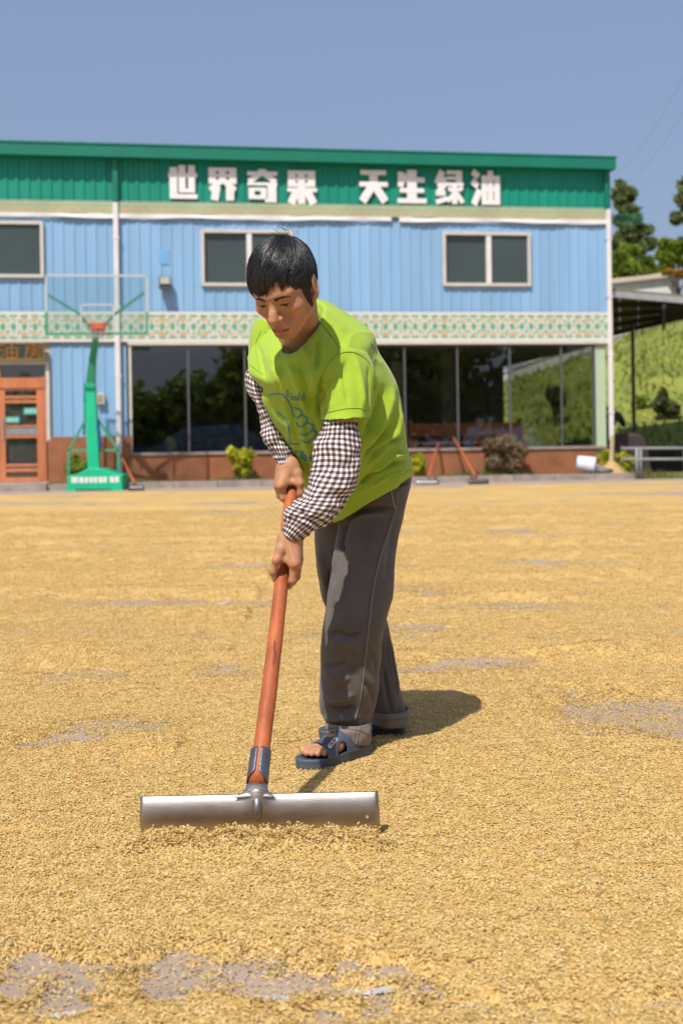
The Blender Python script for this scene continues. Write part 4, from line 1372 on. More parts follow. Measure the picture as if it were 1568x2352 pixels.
# ------------------------------------------------------------------ signed-distance modelling for the body
class Field:
    def __init__(self, xs, ys, zs):
        self.x, self.y, self.z = (np.asarray(a, np.float32) for a in (xs, ys, zs))
        self.f = np.full((len(xs), len(ys), len(zs)), 1.0, np.float32)
    def apply(self, lo, hi, fn, k=0.01, mode='add', m=0.05):
        sl = []
        for a, l, h in zip((self.x, self.y, self.z), lo, hi):
            i, j = np.searchsorted(a, l - m), np.searchsorted(a, h + m)
            sl.append(slice(max(0, i - 1), min(len(a), j + 1)))
        X = self.x[sl[0]][:, None, None]
        Y = self.y[sl[1]][None, :, None]
        Z = self.z[sl[2]][None, None, :]
        d = fn(X, Y, Z).astype(np.float32)
        f = self.f[sl[0], sl[1], sl[2]]
        if mode == 'add':
            h = np.maximum(k - np.abs(f - d), 0) / k
            self.f[sl[0], sl[1], sl[2]] = np.minimum(f, d) - h * h * k * 0.25
        else:
            d = -d
            h = np.maximum(k - np.abs(f - d), 0) / k
            self.f[sl[0], sl[1], sl[2]] = np.maximum(f, d) + h * h * k * 0.25
    def cap(self, p, q, r0, r1=None, k=0.01, mode='add'):
        r1 = r0 if r1 is None else r1
        p, q = np.array(p, np.float32), np.array(q, np.float32)
        d = q - p
        L2 = max(float(d @ d), 1e-9)
        R_ = max(r0, r1)
        def fn(X, Y, Z):
            a, b, c = X - p[0], Y - p[1], Z - p[2]
            t = np.clip((a * d[0] + b * d[1] + c * d[2]) / L2, 0, 1)
            return np.sqrt((a - t * d[0]) ** 2 + (b - t * d[1]) ** 2 + (c - t * d[2]) ** 2) - (r0 + (r1 - r0) * t)
        self.apply(np.minimum(p, q) - R_, np.maximum(p, q) + R_, fn, k, mode)
    def ell(self, c, rad, M=None, k=0.01, mode='add'):
        """ellipsoid, M 3x3 with the local axes as columns"""
        c = np.array(c, np.float32)
        rad = np.array(rad, np.float32)
        M = np.eye(3, dtype=np.float32) if M is None else np.array(M, np.float32)
        e = np.sqrt(((M * rad[None, :]) ** 2).sum(1))
        def fn(X, Y, Z):
            a, b, g = X - c[0], Y - c[1], Z - c[2]
            l = [(a * M[0, i] + b * M[1, i] + g * M[2, i]) for i in range(3)]
            k0 = np.sqrt(sum((l[i] / rad[i]) ** 2 for i in range(3)))
            k1 = np.sqrt(sum((l[i] / rad[i] ** 2) ** 2 for i in range(3))) + 1e-6
            return k0 * (k0 - 1) / k1
        self.apply(c - e, c + e, fn, k, mode)
    def mesh(self):
        f = self.f
        s = f < 0
        a = s[:-1, :-1, :-1]
        allin = np.ones_like(a)
        anyin = np.zeros_like(a)
        for dx in (0, 1):
            for dy in (0, 1):
                for dz in (0, 1):
                    c = s[dx:s.shape[0] - 1 + dx, dy:s.shape[1] - 1 + dy, dz:s.shape[2] - 1 + dz]
                    allin &= c
                    anyin |= c
        act = anyin & ~allin
        I = np.argwhere(act)
        flat = np.flatnonzero(act.ravel())
        sh = act.shape
        corners = [(dx, dy, dz) for dx in (0, 1) for dy in (0, 1) for dz in (0, 1)]
        val = {c: f[I[:, 0] + c[0], I[:, 1] + c[1], I[:, 2] + c[2]] for c in corners}
        pos = {c: np.stack([self.x[I[:, 0] + c[0]], self.y[I[:, 1] + c[1]], self.z[I[:, 2] + c[2]]], 1) for c in corners}
        acc = np.zeros((len(I), 3))
        cnt = np.zeros(len(I))
        for c in corners:
            for ax in range(3):
                if c[ax]:
                    continue
                e = list(c)
                e[ax] = 1
                e = tuple(e)
                va, vb_ = val[c], val[e]
                m = (va < 0) != (vb_ < 0)
                t = np.where(m, va / np.where(m, va - vb_, 1), 0)
                p = pos[c] + (pos[e] - pos[c]) * t[:, None]
                acc[m] += p[m]
                cnt += m
        V = acc / cnt[:, None]
        def vid(ii):
            fl = (ii[:, 0] * sh[1] + ii[:, 1]) * sh[2] + ii[:, 2]
            return np.searchsorted(flat, fl)
        F = []
        for ax in range(3):
            o1, o2 = [(1, 2), (2, 0), (0, 1)][ax]
            sa = [slice(None)] * 3
            sb = [slice(None)] * 3
            sa[ax], sb[ax] = slice(0, -1), slice(1, None)
            ch = s[tuple(sa)] != s[tuple(sb)]
            E_ = np.argwhere(ch)
            ok = (E_[:, o1] > 0) & (E_[:, o2] > 0) & (E_[:, o1] < sh[o1]) & (E_[:, o2] < sh[o2])
            E_ = E_[ok]
            ins = s[E_[:, 0], E_[:, 1], E_[:, 2]]
            q = []
            for d1, d2 in ((-1, -1), (0, -1), (0, 0), (-1, 0)):
                k = E_.copy()
                k[:, o1] += d1
                k[:, o2] += d2
                q.append(vid(k))
            q = np.stack(q, 1)
            q[~ins] = q[~ins][:, ::-1]
            F.append(q)
        return V, np.concatenate(F)

def fine_axis(segs):
    out = []
    for a, b, h in segs:
        n = max(1, int(round((b - a) / h)))
        out += list(np.linspace(a, b, n, endpoint=False))
    out.append(segs[-1][1])
    return np.array(out)

def fast_mesh(name, V, F, mat_, smooth=True):
    me = bpy.data.meshes.new(name)
    V = np.asarray(V, np.float32)
    F = np.asarray(F, np.int32)
    k = F.shape[1]
    me.vertices.add(len(V))
    me.vertices.foreach_set('co', V.ravel())
    me.loops.add(F.size)
    me.loops.foreach_set('vertex_index', F.ravel())
    me.polygons.add(len(F))
    me.polygons.foreach_set('loop_start', np.arange(0, F.size, k, dtype=np.int32))
    me.polygons.foreach_set('use_smooth', np.full(len(F), smooth))
    me.update(calc_edges=True)
    me.validate()
    if mat_ is not None:
        me.materials.append(mat_)
    return me

# ------------------------------------------------------------------ the man: joints
MAN = thing('person', 'man in a lime green t-shirt, checked arm covers and grey trousers bending over a rake', 'person', (0.05, 3.8, 0.0))
MO = np.array([0.05, 3.8, 0.0])

PELV = P(838, 1160, 3.86)
HIP_L, HIP_R = P(872, 1185, 3.80), P(792, 1190, 3.93)
KNEE_L, KNEE_R = P(815, 1430, 3.68), P(838, 1440, 3.94)
ANK_L, ANK_R = P(806, 1672, 3.745), P(893, 1650, 3.91)
SHO_L, SHO_R = P(802, 855, 3.47), P(622, 800, 3.68)
ELB_L, ELB_R = P(770, 1098, 3.405), P(617, 940, 3.62)
WRI_L, WRI_R = P(665, 1236, 3.37), P(661, 1073, 3.58)
MIDS = (SHO_L + SHO_R) / 2

# head frame
yaw, pit = R(25), R(35)
hf_ = Vector((-math.sin(yaw) * math.cos(pit), -math.cos(yaw) * math.cos(pit), -math.sin(pit)))
hu_ = Vector((-math.sin(yaw) * math.sin(pit), -math.cos(yaw) * math.sin(pit), math.cos(pit)))
hl_ = hu_.cross(hf_).normalized()
HM = np.array([list(hl_), list(hf_), list(hu_)]).T            # columns: man's left, forward, up
HS = 1.06
HO = np.array(P(627, 699, 3.23)) - HM[:, 1] * 0.085 * HS
def hd(x, y, z):
    return HO + HM @ (np.array((x, y, z)) * HS)
def hd_inv(Pn):
    return ((Pn - HO) @ HM) / HS

HAND_H = 0.0022
fx_ = fine_axis([(-0.46, -0.30, 0.008), (-0.30, -0.005, HAND_H), (-0.005, 0.34, 0.008)])
fy_ = fine_axis([(3.02, 3.12, 0.006), (3.12, 3.78, 0.0023), (3.78, 4.2, 0.008)])
fz_ = fine_axis([(-0.01, 0.12, 0.0024), (0.12, 0.56, 0.008), (0.56, 0.89, HAND_H), (0.89, 1.16, 0.007), (1.16, 1.50, HAND_H)])
fd = Field(fx_, fy_, fz_)

# trunk and limbs (under the clothes)
chest = PELV.lerp(MIDS, 0.72)
fd.cap(PELV, chest, 0.085, 0.095, 0.04)
fd.cap(chest, MIDS, 0.085, 0.055, 0.04)
fd.cap(SHO_L, SHO_R, 0.038, 0.036, 0.04)
for h_, k_, a_ in ((HIP_L, KNEE_L, ANK_L), (HIP_R, KNEE_R, ANK_R)):
    fd.cap(PELV, h_, 0.07, 0.065, 0.03)
    fd.cap(h_, k_, 0.06, 0.045, 0.03)
    fd.cap(k_, a_, 0.043, 0.032, 0.02)
fd.cap(SHO_L, P(782, 962, 3.435), 0.042, 0.041, 0.03)
fd.cap(P(782, 962, 3.435), ELB_L, 0.041, 0.034, 0.03)
fd.cap(ELB_L, WRI_L, 0.034, 0.027, 0.02)
fd.cap(SHO_R, P(599, 880, 3.655), 0.034, 0.026, 0.03)
fd.cap(P(599, 880, 3.655), ELB_R, 0.026, 0.023, 0.03)
fd.cap(ELB_R, WRI_R, 0.023, 0.025, 0.02)

# neck
neck_lo = np.array(P(692, 772, 3.53))
fd.cap(hd(0.004, -0.045, -0.03), neck_lo, 0.050, 0.056, 0.012)
fd.cap(neck_lo, MIDS, 0.062, 0.08, 0.03)

# head
def he(c, r, k=0.012, mode='add', rot=None):
    M = HM if rot is None else HM @ np.array(rot.to_3x3())
    fd.ell(hd(*c), np.array(r) * HS, M, k, mode)
def hc(p, q, r0, r1, k=0.01, mode='add'):
    fd.cap(hd(*p), hd(*q), r0 * HS, r1 * HS, k, mode)
he((0, -0.012, 0.032), (0.074, 0.094, 0.086), 0.02)
he((0, 0.032, 0.0), (0.062, 0.056, 0.080), 0.03)
he((0, 0.036, -0.052), (0.050, 0.047, 0.044), 0.026)
hc((-0.054, 0.005, -0.040), (-0.018, 0.064, -0.090), 0.017, 0.014, 0.026)
hc((0.054, 0.005, -0.040), (0.018, 0.064, -0.090), 0.017, 0.014, 0.026)
he((0, 0.070, -0.0945), (0.022, 0.016, 0.0125), 0.016)
for s_ in (-1, 1):
    he((s_ * 0.045, 0.056, -0.022), (0.020, 0.022, 0.018), 0.02)
    hc((s_ * 0.010, 0.084, 0.020), (s_ * 0.044, 0.070, 0.021), 0.0085, 0.008, 0.014)
    he((s_ * 0.032, 0.098, 0.001), (0.017, 0.016, 0.0115), 0.012, 'sub')
    he((s_ * 0.0315, 0.0725, 0.003), (0.0165, 0.0145, 0.0115), 0.005)
    he((s_ * 0.0315, 0.089, -0.0035), (0.0125, 0.007, 0.0023), 0.002, 'sub')
    he((s_ * 0.029, 0.088, -0.045), (0.007, 0.012, 0.02), 0.016, 'sub')
    he((s_ * 0.0135, 0.094, -0.038), (0.0088, 0.0105, 0.0085), 0.005)
    he((s_ * 0.0075, 0.1005, -0.0455), (0.0035, 0.005, 0.003), 0.003, 'sub')
hc((0, 0.080, 0.010), (0, 0.101, -0.022), 0.0085, 0.0095, 0.012)
hc((0, 0.100, -0.020), (0, 0.108, -0.034), 0.0095, 0.0115, 0.008)
he((0, 0.078, -0.064), (0.028, 0.018, 0.02), 0.02)
# lips
hc((-0.021, 0.0835, -0.0705), (-0.006, 0.0935, -0.0660), 0.0040, 0.0058, 0.004)
hc((0.021, 0.0835, -0.0705), (0.006, 0.0935, -0.0660), 0.0040, 0.0058, 0.004)
hc((-0.006, 0.0935, -0.0660), (0.006, 0.0935, -0.0660), 0.0056, 0.0056, 0.004)
hc((-0.015, 0.0855, -0.0770), (0.015, 0.0855, -0.0770), 0.0070, 0.0070, 0.005)
hc((-0.023, 0.0865, -0.0712), (0.0, 0.0995, -0.0708), 0.0016, 0.0018, 0.003, 'sub')
hc((0.023, 0.0865, -0.0712), (0.0, 0.0995, -0.0708), 0.0016, 0.0018, 0.003, 'sub')
he((0, 0.094, -0.089), (0.018, 0.012, 0.005), 0.010, 'sub')
for s_ in (-1, 1):
    hc((s_ * 0.0185, 0.0945, -0.040), (s_ * 0.0300, 0.0810, -0.0660), 0.0012, 0.0008, 0.008, 'sub')
    hc((s_ * 0.018, 0.0885, -0.0135), (s_ * 0.040, 0.0790, -0.0125), 0.0008, 0.0006, 0.006, 'sub')
# ears
for s_ in (-1, 1):
    rm = Matrix.Rotation(s_ * R(-16), 4, 'Z') @ Matrix.Rotation(R(12), 4, 'X')
    he((s_ * 0.079, -0.008, 0.0), (0.0075, 0.020, 0.033), 0.006, 'add', rm)
    he((s_ * 0.087, -0.003, 0.003), (0.0055, 0.011, 0.020), 0.005, 'sub', rm)
    he((s_ * 0.077, 0.004, -0.027), (0.006, 0.008, 0.010), 0.006)

# hands: (u, v, Y) joints read from the picture
def hand(spec, k=0.004):
    for a, b, r0, r1 in spec:
        fd.cap(P(*a), P(*b), r0 / 1000, r1 / 1000, k)
YL = 3.37
L_ = dict(w1=(659, 1236, YL + .005), w2=(673, 1241, YL), cm=(645, 1262, YL - .02), tm=(635, 1287, YL - .028), ti=(627, 1313, YL - .022), tt=(631, 1331, YL - .012),
          im=(676, 1294, YL - .03), ip=(672, 1333, YL - .024), idp=(664, 1345, YL + .004), it=(650, 1340, YL + .028),
          mm=(684, 1291, YL - .008), mp=(681, 1325, YL + .002), md=(672, 1338, YL + .025), mt=(655, 1334, YL + .045),
          rm=(686, 1284, YL + .014), rp=(683, 1313, YL + .027), rd=(673, 1326, YL + .05), lm=(684, 1275, YL + .034), lp=(681, 1300, YL + .048), ld=(672, 1312, YL + .068))
hand([(L_['w1'], L_['w2'], 24, 24), (L_['w1'], L_['cm'], 23, 15), (L_['w2'], L_['im'], 21, 15), (L_['w2'], L_['mm'], 21, 14.5), (L_['w2'], L_['rm'], 21, 13.5), (L_['w2'], L_['lm'], 20, 12.5),
      (L_['w1'], L_['im'], 20, 14)], 0.012)
hand([(L_['cm'], L_['tm'], 15, 11.5), (L_['tm'], L_['ti'], 11.0, 9.3), (L_['ti'], L_['tt'], 9.4, 7.6)], 0.007)
hand([(L_['im'], L_['ip'], 13.2, 10.5), (L_['ip'], L_['idp'], 10.5, 9), (L_['idp'], L_['it'], 9, 8)], 0.006)
hand([(L_['mm'], L_['mp'], 12.5, 10.5), (L_['mp'], L_['md'], 10.5, 9), (L_['md'], L_['mt'], 9, 8)], 0.004)
hand([(L_['rm'], L_['rp'], 11.5, 10), (L_['rp'], L_['rd'], 10, 8.5), (L_['lm'], L_['lp'], 10.5, 9), (L_['lp'], L_['ld'], 9, 8)], 0.004)
fd.cap(P(647, 1284, YL - .02), P(664, 1290, YL - .022), .0085, .0085, 0.012)         # web between thumb and index
fd.cap(P(634, 1286, YL - .036), P(634, 1288, YL - .036), .0045, .0045, 0.012)        # knuckles
fd.cap(P(678, 1295, YL - .043), P(678, 1297, YL - .043), .0045, .0045, 0.012)
fd.cap(P(662, 1246, YL - .024), P(675, 1287, YL - .044), .0030, .0025, 0.008)        # tendon
YR = 3.575
R_ = dict(w1=(655, 1073, YR + .005), w2=(669, 1069, YR), cm=(683, 1088, YR - .015), tm=(689, 1110, YR - .024), ti=(690, 1133, YR - .018), tt=(684, 1150, YR - .006),
          im=(646, 1115, YR - .026), ip=(651, 1143, YR - .020), idp=(658, 1152, YR + .006), it=(668, 1147, YR + .03),
          mm=(639, 1116, YR - .004), mp=(642, 1138, YR + .004), md=(650, 1147, YR + .028), rm=(637, 1111, YR + .016), rp=(640, 1129, YR + .028), rd=(648, 1138, YR + .05), lm=(639, 1104, YR + .034), lp=(642, 1119, YR + .046))
hand([(R_['w1'], R_['w2'], 23, 23), (R_['w2'], R_['cm'], 22, 14.5), (R_['w1'], R_['im'], 20, 14.5), (R_['w1'], R_['mm'], 20, 14), (R_['w1'], R_['rm'], 20, 13), (R_['w1'], R_['lm'], 19, 12),
      (R_['w2'], R_['im'], 20, 13.5)], 0.012)
hand([(R_['cm'], R_['tm'], 14.5, 11.5), (R_['tm'], R_['ti'], 11, 9.5), (R_['ti'], R_['tt'], 9.5, 8)], 0.007)
hand([(R_['im'], R_['ip'], 12.8, 10.5), (R_['ip'], R_['idp'], 10.5, 9), (R_['idp'], R_['it'], 9, 8)], 0.006)
hand([(R_['mm'], R_['mp'], 12, 10), (R_['mp'], R_['md'], 10, 8.5), (R_['rm'], R_['rp'], 11, 9.5), (R_['rp'], R_['rd'], 9.5, 8), (R_['lm'], R_['lp'], 10, 8.5)], 0.004)
fd.cap(P(662, 1108, YR - .02), P(678, 1108, YR - .02), .009, .009, 0.012)
fd.cap(P(644, 1115, YR - .040), P(644, 1117, YR - .040), .0045, .0045, 0.012)

# feet in sandals: local frame, heel at the origin, y to the toe, x to the outside
def foot_frame(heel, toe, side):
    h = Vector((heel[0], heel[1], 0))
    d = Vector((toe[0] - heel[0], toe[1] - heel[1], 0)).normalized()
    l = Vector((-d.y, d.x, 0)) * side
    return h, d, l
gH, gT = G(846, 1722, .012), G(698, 1761, .012)
FT_L = foot_frame((gH.x, gH.y), (gT.x, gT.y), 1)
gH2 = G(931, 1689, .012)
FT_R = foot_frame((gH2.x, gH2.y + 0.03), (gH2.x - 0.2, gH2.y + 0.02), -1)
def fl(fr, x, y, z):
    return fr[0] + fr[2] * x + fr[1] * y + Vector((0, 0, z + 0.012))
for fr, ank in ((FT_L, ANK_L), (FT_R, ANK_R)):
    fd.cap(fl(fr, 0, 0.035, 0.050), fl(fr, 0.0, 0.15, 0.046), 0.027, 0.025, 0.02)
    fd.cap(fl(fr, -0.012, 0.15, 0.047), fl(fr, -0.016, 0.195, 0.042), 0.023, 0.016, 0.02)
    fd.cap(fl(fr, 0.014, 0.15, 0.043), fl(fr, 0.020, 0.18, 0.038), 0.021, 0.015, 0.02)
    fd.cap(fl(fr, 0, 0.06, 0.065), ank, 0.030, 0.030, 0.03)
    for x0, x1, y1, r_ in ((-0.022, -0.026, 0.243, 0.0125), (-0.006, -0.0045, 0.252, 0.0092), (0.008, 0.0115, 0.246, 0.0088), (0.019, 0.0255, 0.235, 0.0085), (0.028, 0.036, 0.220, 0.008)):
        fd.cap(fl(fr, x0, 0.185, 0.041), fl(fr, (x0 + x1) / 2, y1 - 0.025, 0.042), r_ * 0.95, r_ * 0.9, 0.005)
        fd.cap(fl(fr, (x0 + x1) / 2, y1 - 0.025, 0.042), fl(fr, x1, y1, 0.0355), r_ * 0.9, r_, 0.003)

BV, BF = fd.mesh()
M_SKIN = attr_mat('skin', rough=0.58, sss=0.07, bump=0.28, bscale=220, spec=0.35)
body = link('body', fast_mesh('body', BV - MO, BF, M_SKIN), MAN)
# skin colour: lips, knuckles, stubble, nails; shade painted into creases and nostrils
base_c = np.array([0.455, 0.225, 0.122])
cols = np.tile(base_c, (len(BV), 1))
n1 = vnoise(BV * 45, 4)[:, None]
cols *= 1 + 0.08 * n1 + 0.06 * vnoise(BV * 130, 5)[:, None] + np.array([0.0, 0.05, 0.05]) * vnoise(BV * 22, 6)[:, None]
def blend(w, c):
    global cols
    w = np.clip(w, 0, 1)[:, None]
    cols = cols * (1 - w) + np.array(c) * w
hl = hd_inv(BV)
g_ = lambda c, r: np.exp(-(((hl - np.array(c)) / np.array(r)) ** 2).sum(1))
head_m = (np.abs(hl[:, 2]) < 0.14) & (np.abs(hl[:, 0]) < 0.1) & (np.abs(hl[:, 1]) < 0.13)
blend(head_m * 0.35 * (g_((0, .075, -.052), (.03, .05, .010)) + g_((0, .075, -.10), (.035, .05, .014))), (0.20, 0.13, 0.10))
lip = ((hl[:, 2] < -0.0605 - 0.28 * np.abs(hl[:, 0]) + 0.002 * 0) & (hl[:, 2] > -0.0835 + 0.42 * np.abs(hl[:, 0])) & (hl[:, 1] > 0.078) & (np.abs(hl[:, 0]) < 0.024)).astype(float)
blend(lip * 0.85, (0.33, 0.10, 0.075))
line = np.exp(-((hl[:, 2] + 0.0712) / 0.0016) ** 2) * (np.abs(hl[:, 0]) < 0.024) * (hl[:, 1] > 0.075)
blend(line * 0.85 * head_m, (0.12, 0.03, 0.025))  # shade of the groove between the lips, painted in
for s_ in (-1, 1):
    blend(head_m * 0.4 * g_((s_ * .0315, .085, .004), (.018, .02, .008)), (0.28, 0.12, 0.07))
    blend(head_m * 0.95 * np.exp(-((hl[:, 0] - s_ * .0315) / .0135) ** 4 - ((hl[:, 2] + .003 + 6 * (hl[:, 0] - s_ * .0315) ** 2) / .0028) ** 2) * (hl[:, 1] > 0.06), (0.02, 0.012, 0.01))
    blend(head_m * 0.30 * g_((s_ * .045, .06, -.028), (.018, .03, .016)), (0.52, 0.17, 0.10))
blend(head_m * 0.25 * g_((0, .11, -.034), (.016, .02, .014)), (0.52, 0.19, 0.11))
blend(head_m * 0.3 * np.exp(-((np.abs(hl[:, 0]) - 0.006) / 0.0018) ** 2) * np.exp(-((hl[:, 2] - .022) / .014) ** 2) * (hl[:, 1] > .06), (0.2, 0.08, 0.05))  # frown creases painted as thin lines of shade
for s_ in (-1, 1):
    blend(head_m * (g_((s_ * .0075, .1, -.0455), (.004, .01, .0028))), (0.08, 0.03, 0.02))  # nostril shade painted into the skin
def spot(p, r, c, a):
    d = np.linalg.norm(BV - np.array(p), axis=1)
    blend(a * np.exp(-(d / r) ** 2), c)
RED = (0.55, 0.15, 0.10)
spot(P(634, 1287, YL - .04), .011, RED, .6)
spot(P(678, 1297, YL - .045), .011, RED, .45)
spot(P(627, 1312, YL - .03), .008, RED, .35)
spot(P(644, 1116, YR - .04), .011, RED, .4)
spot(P(628, 1328, YL - .022), .0065, (0.62, 0.38, 0.28), .8)
for fr in (FT_L, FT_R):
    for x1, y1 in ((-.026, .243), (-.0045, .252), (.0115, .246), (.0255, .235), (.036, .22)):
        spot(fl(fr, x1, y1 + .004, .05), .0075, (0.6, 0.33, 0.24), .7)
set_col(body.data, cols)

# eyes
M_EYE = attr_mat('eye', rough=0.15)
for s_ in (-1, 1):
    bm = bmesh.new()
    bmesh.ops.create_uvsphere(bm, u_segments=20, v_segments=14, radius=1.0)
    me = bpy.data.meshes.new('eye')
    bm.to_mesh(me)
    bm.free()
    n = len(me.vertices)
    co = np.zeros(n * 3)
    me.vertices.foreach_get('co', co)
    co = co.reshape(-1, 3)
    look = np.array([0.0, 0.95, -0.32])
    dark = (co @ look) > 0.72
    me.vertices.foreach_set('co', (np.array([hd(*(np.array((s_ * .0315, .0735, -.001)) + c * 0.0122)) for c in co]) - MO).ravel())
    set_col(me, np.where(dark[:, None], np.array([0.015, 0.009, 0.006]), np.array([0.5, 0.44, 0.4])))
    me.materials.append(M_EYE)
    me.polygons.foreach_set('use_smooth', [True] * len(me.polygons))
    link('eye', me, MAN)

bvh_body = BVHTree.FromPolygons([tuple(v) for v in BV], [tuple(int(i) for i in f) for f in BF])

# ------------------------------------------------------------------ hair: dark cap and combed strands
M_HAIR = bpy.data.materials.new('black hair')
M_HAIR.use_nodes = True
hb_ = M_HAIR.node_tree.nodes['Principled BSDF']
hb_.inputs['Base Color'].default_value = (0.010, 0.009, 0.010, 1)
hb_.inputs['Roughness'].default_value = 0.42
hb_.inputs['Specular IOR Level'].default_value = 0.6
HC = np.array((-0.004, -0.012, 0.034))
HR = np.array((0.0845, 0.103, 0.0945))
def hair_limit(p):
    """lowest z (head space) hair reaches at this place, p (n,3) on the scalp"""
    x, y, z = p[:, 0], p[:, 1], p[:, 2]
    lim = np.full(len(p), -0.055)
    front = y > 0.035
    fringe = 0.047 - 0.026 * np.exp(-((x + 0.034) / 0.026) ** 2) + 0.016 * np.exp(-((x - 0.024) / 0.018) ** 2)
    lim = np.where(front, fringe, lim)
    side = (np.abs(x) > 0.045) & (y > 0.022) & (y <= 0.065)
    lim = np.where(side, np.where(x < 0, 0.010, 0.024), lim)
    burn = (np.abs(x) > 0.05) & (y > 0.006) & (y <= 0.03)
    lim = np.where(burn, np.where(x < 0, -0.02, -0.052), lim)
    ear = (np.abs(x) > 0.05) & (y > -0.035) & (y <= 0.006)
    lim = np.where(ear, 0.022, lim)
    back = y < -0.035
    lim = np.where(back, -0.06, lim)
    return lim
pole = np.array((0.012, -0.052, 0.1))
pole = (pole - HC) / HR
pole /= np.linalg.norm(pole)
e1 = np.cross(pole, (1, 0, 0)); e1 /= np.linalg.norm(e1)
e2 = np.cross(pole, e1)
rng = np.random.default_rng(5)
def on_scalp(th, ph, k=1.0):
    d = np.cos(th)[:, None] * pole + np.sin(th)[:, None] * (np.cos(ph)[:, None] * e1 + np.sin(ph)[:, None] * e2)
    return HC + d * HR * np.asarray(k)[..., None]
# cap
nt_, np_ = 60, 120
TH, PH = np.meshgrid(np.linspace(0.001, 2.5, nt_), np.linspace(0, 2 * math.pi, np_, endpoint=False), indexing='ij')
pts = on_scalp(TH.ravel(), PH.ravel(), np.full(nt_ * np_, 0.965))
ok = (pts[:, 2] > hair_limit(pts) + 0.004).reshape(nt_, np_)
wpts = HO + (pts * HS) @ HM.T
cf = []
for i in range(nt_ - 1):
    for j in range(np_):
        j2 = (j + 1) % np_
        if ok[i, j] and ok[i + 1, j] and ok[i, j2] and ok[i + 1, j2]:
            cf.append((i * np_ + j, (i + 1) * np_ + j, (i + 1) * np_ + j2, i * np_ + j2))
hv, hfc = [tuple(p) for p in wpts - MO], list(cf)
# strands
NS = 9500
ns = 7
th0 = np.sqrt(rng.random(NS)) * 1.75
ph0 = rng.random(NS) * 2 * math.pi
length = rng.uniform(0.45, 0.95, NS)
clump = vnoise(np.stack([np.cos(ph0) * 9, np.sin(ph0) * 9, th0 * 3], 1), 8)
lock = vnoise(np.stack([np.cos(ph0) * 17, np.sin(ph0) * 17, 0 * th0], 1), 18)
swirl = 0.22 + 0.1 * clump
T = np.linspace(0, 1, ns)
allp = []
for t in T:
    th = th0 + length * t
    ph = ph0 + swirl * t * (0.4 + 0.3 * rng.random(NS)) - 0.26 * clump * t
    lift = 0.985 + 0.05 * np.sin(math.pi * np.minimum(t * 0.9 + 0.05, 1)) * (0.6 + 0.5 * clump) + 0.012 * rng.normal(size=NS) * t
    allp.append(on_scalp(th, ph, lift))
allp = np.stack(allp, 1)                                   # strand, seg, 3
keep = np.ones(NS, bool)
for i in range(NS):
    lim = hair_limit(allp[i]) - (0.022 if rng.random() < 0.035 else 0) + rng.uniform(-0.012, 0.007) - 0.008 * clump[i] - 0.013 * lock[i]
    below = np.flatnonzero(allp[i, :, 2] < lim)
    if len(below):
        k = below[0]
        if k < 2:
            keep[i] = False
            continue
        # stop the strand at the fringe
        cut = allp[i, :k]
        allp[i] = crom(cut, ns) if k > 1 else cut
allp = allp[keep]
# loose hair standing up on the crown
ex = []
for k in range(34):
    a = rng.uniform(-0.5, 0.5)
    b0_ = HC + (pole + 0.11 * rng.normal(size=3)) * HR
    dirv = np.array((0.45 * rng.normal() - 0.35, 0.5 * rng.normal() + 0.2, 0.8))
    dirv /= np.linalg.norm(dirv)
    L_h = rng.uniform(0.012, 0.046)
    ex.append([b0_ + dirv * L_h * t + np.array((0.0, 0.012, 0.0)) * t * t for t in T])
NEX = len(ex)
burns = []
for s_ in (1, -1):                                          # sideburns lie close on the skin before the ears
    for k in range(230):
        y0 = rng.uniform(0.017, 0.044)
        z1 = -0.046 + 2.4 * max(0, y0 - 0.022) + rng.uniform(-0.006, 0.010)
        z0 = min(0.045, z1 + rng.uniform(0.03, 0.06))
        st = []
        for t in T:
            q = Vector(hd(s_ * 0.14, y0 - 0.002 * t, z0 + (z1 - z0) * t))
            h_ = bvh_body.ray_cast(q, Vector(HM[:, 0]) * -s_)
            if h_[0] is None:
                h_ = bvh_body.find_nearest(q)
            st.append(np.array(h_[0]) + np.array(hl_) * s_ * (0.0050 * (1 - t) + 0.0014))
        burns.append(st)
wp = HO + (np.concatenate([allp, np.array(ex)]) * HS) @ HM.T
wp = np.concatenate([np.array(burns), wp])
rad = np.array([0.0007, 0.0009, 0.0009, 0.0009, 0.0008, 0.0006, 0.0002])
NCAP = len(hv)
hcol = [(0.006, 0.0055, 0.006)] * NCAP
for s_i in range(len(wp)):
    st = wp[s_i] - MO
    d = np.gradient(st, axis=0)
    d /= np.linalg.norm(d, axis=1)[:, None] + 1e-9
    u_ = np.cross(d, np.array((0.3, 0.2, 0.9)))
    u_ /= np.linalg.norm(u_, axis=1)[:, None] + 1e-9
    w_ = np.cross(d, u_)
    rk = rad * (rng.uniform(0.8, 1.6) if s_i < len(wp) - 34 else 0.55)
    b = len(hv)
    hc1 = 0.006 + 0.016 * rng.random() ** 3
    hcol += [(hc1 * 1.08, hc1 * 0.96, hc1 * 0.94)] * (3 * ns)
    for a in (0, 2.094, 4.189):
        hv += [tuple(p) for p in st + (u_ * math.cos(a) + w_ * math.sin(a)) * rk[:, None]]
    for q in range(3):
        q2 = (q + 1) % 3
        for k in range(ns - 1):
            hfc.append((b + q * ns + k, b + q2 * ns + k, b + q2 * ns + k + 1, b + q * ns + k + 1))
hair = link('hair', raw('hair', hv, hfc, M_HAIR, True, fixn=False), MAN)
set_col(hair.data, np.array(hcol))
ha_ = M_HAIR.node_tree.nodes.new('ShaderNodeAttribute')
ha_.attribute_name = 'col'
M_BROW = M_HAIR.copy()
M_BROW.node_tree.nodes['Principled BSDF'].inputs['Base Color'].default_value = (0.022, 0.014, 0.011, 1)
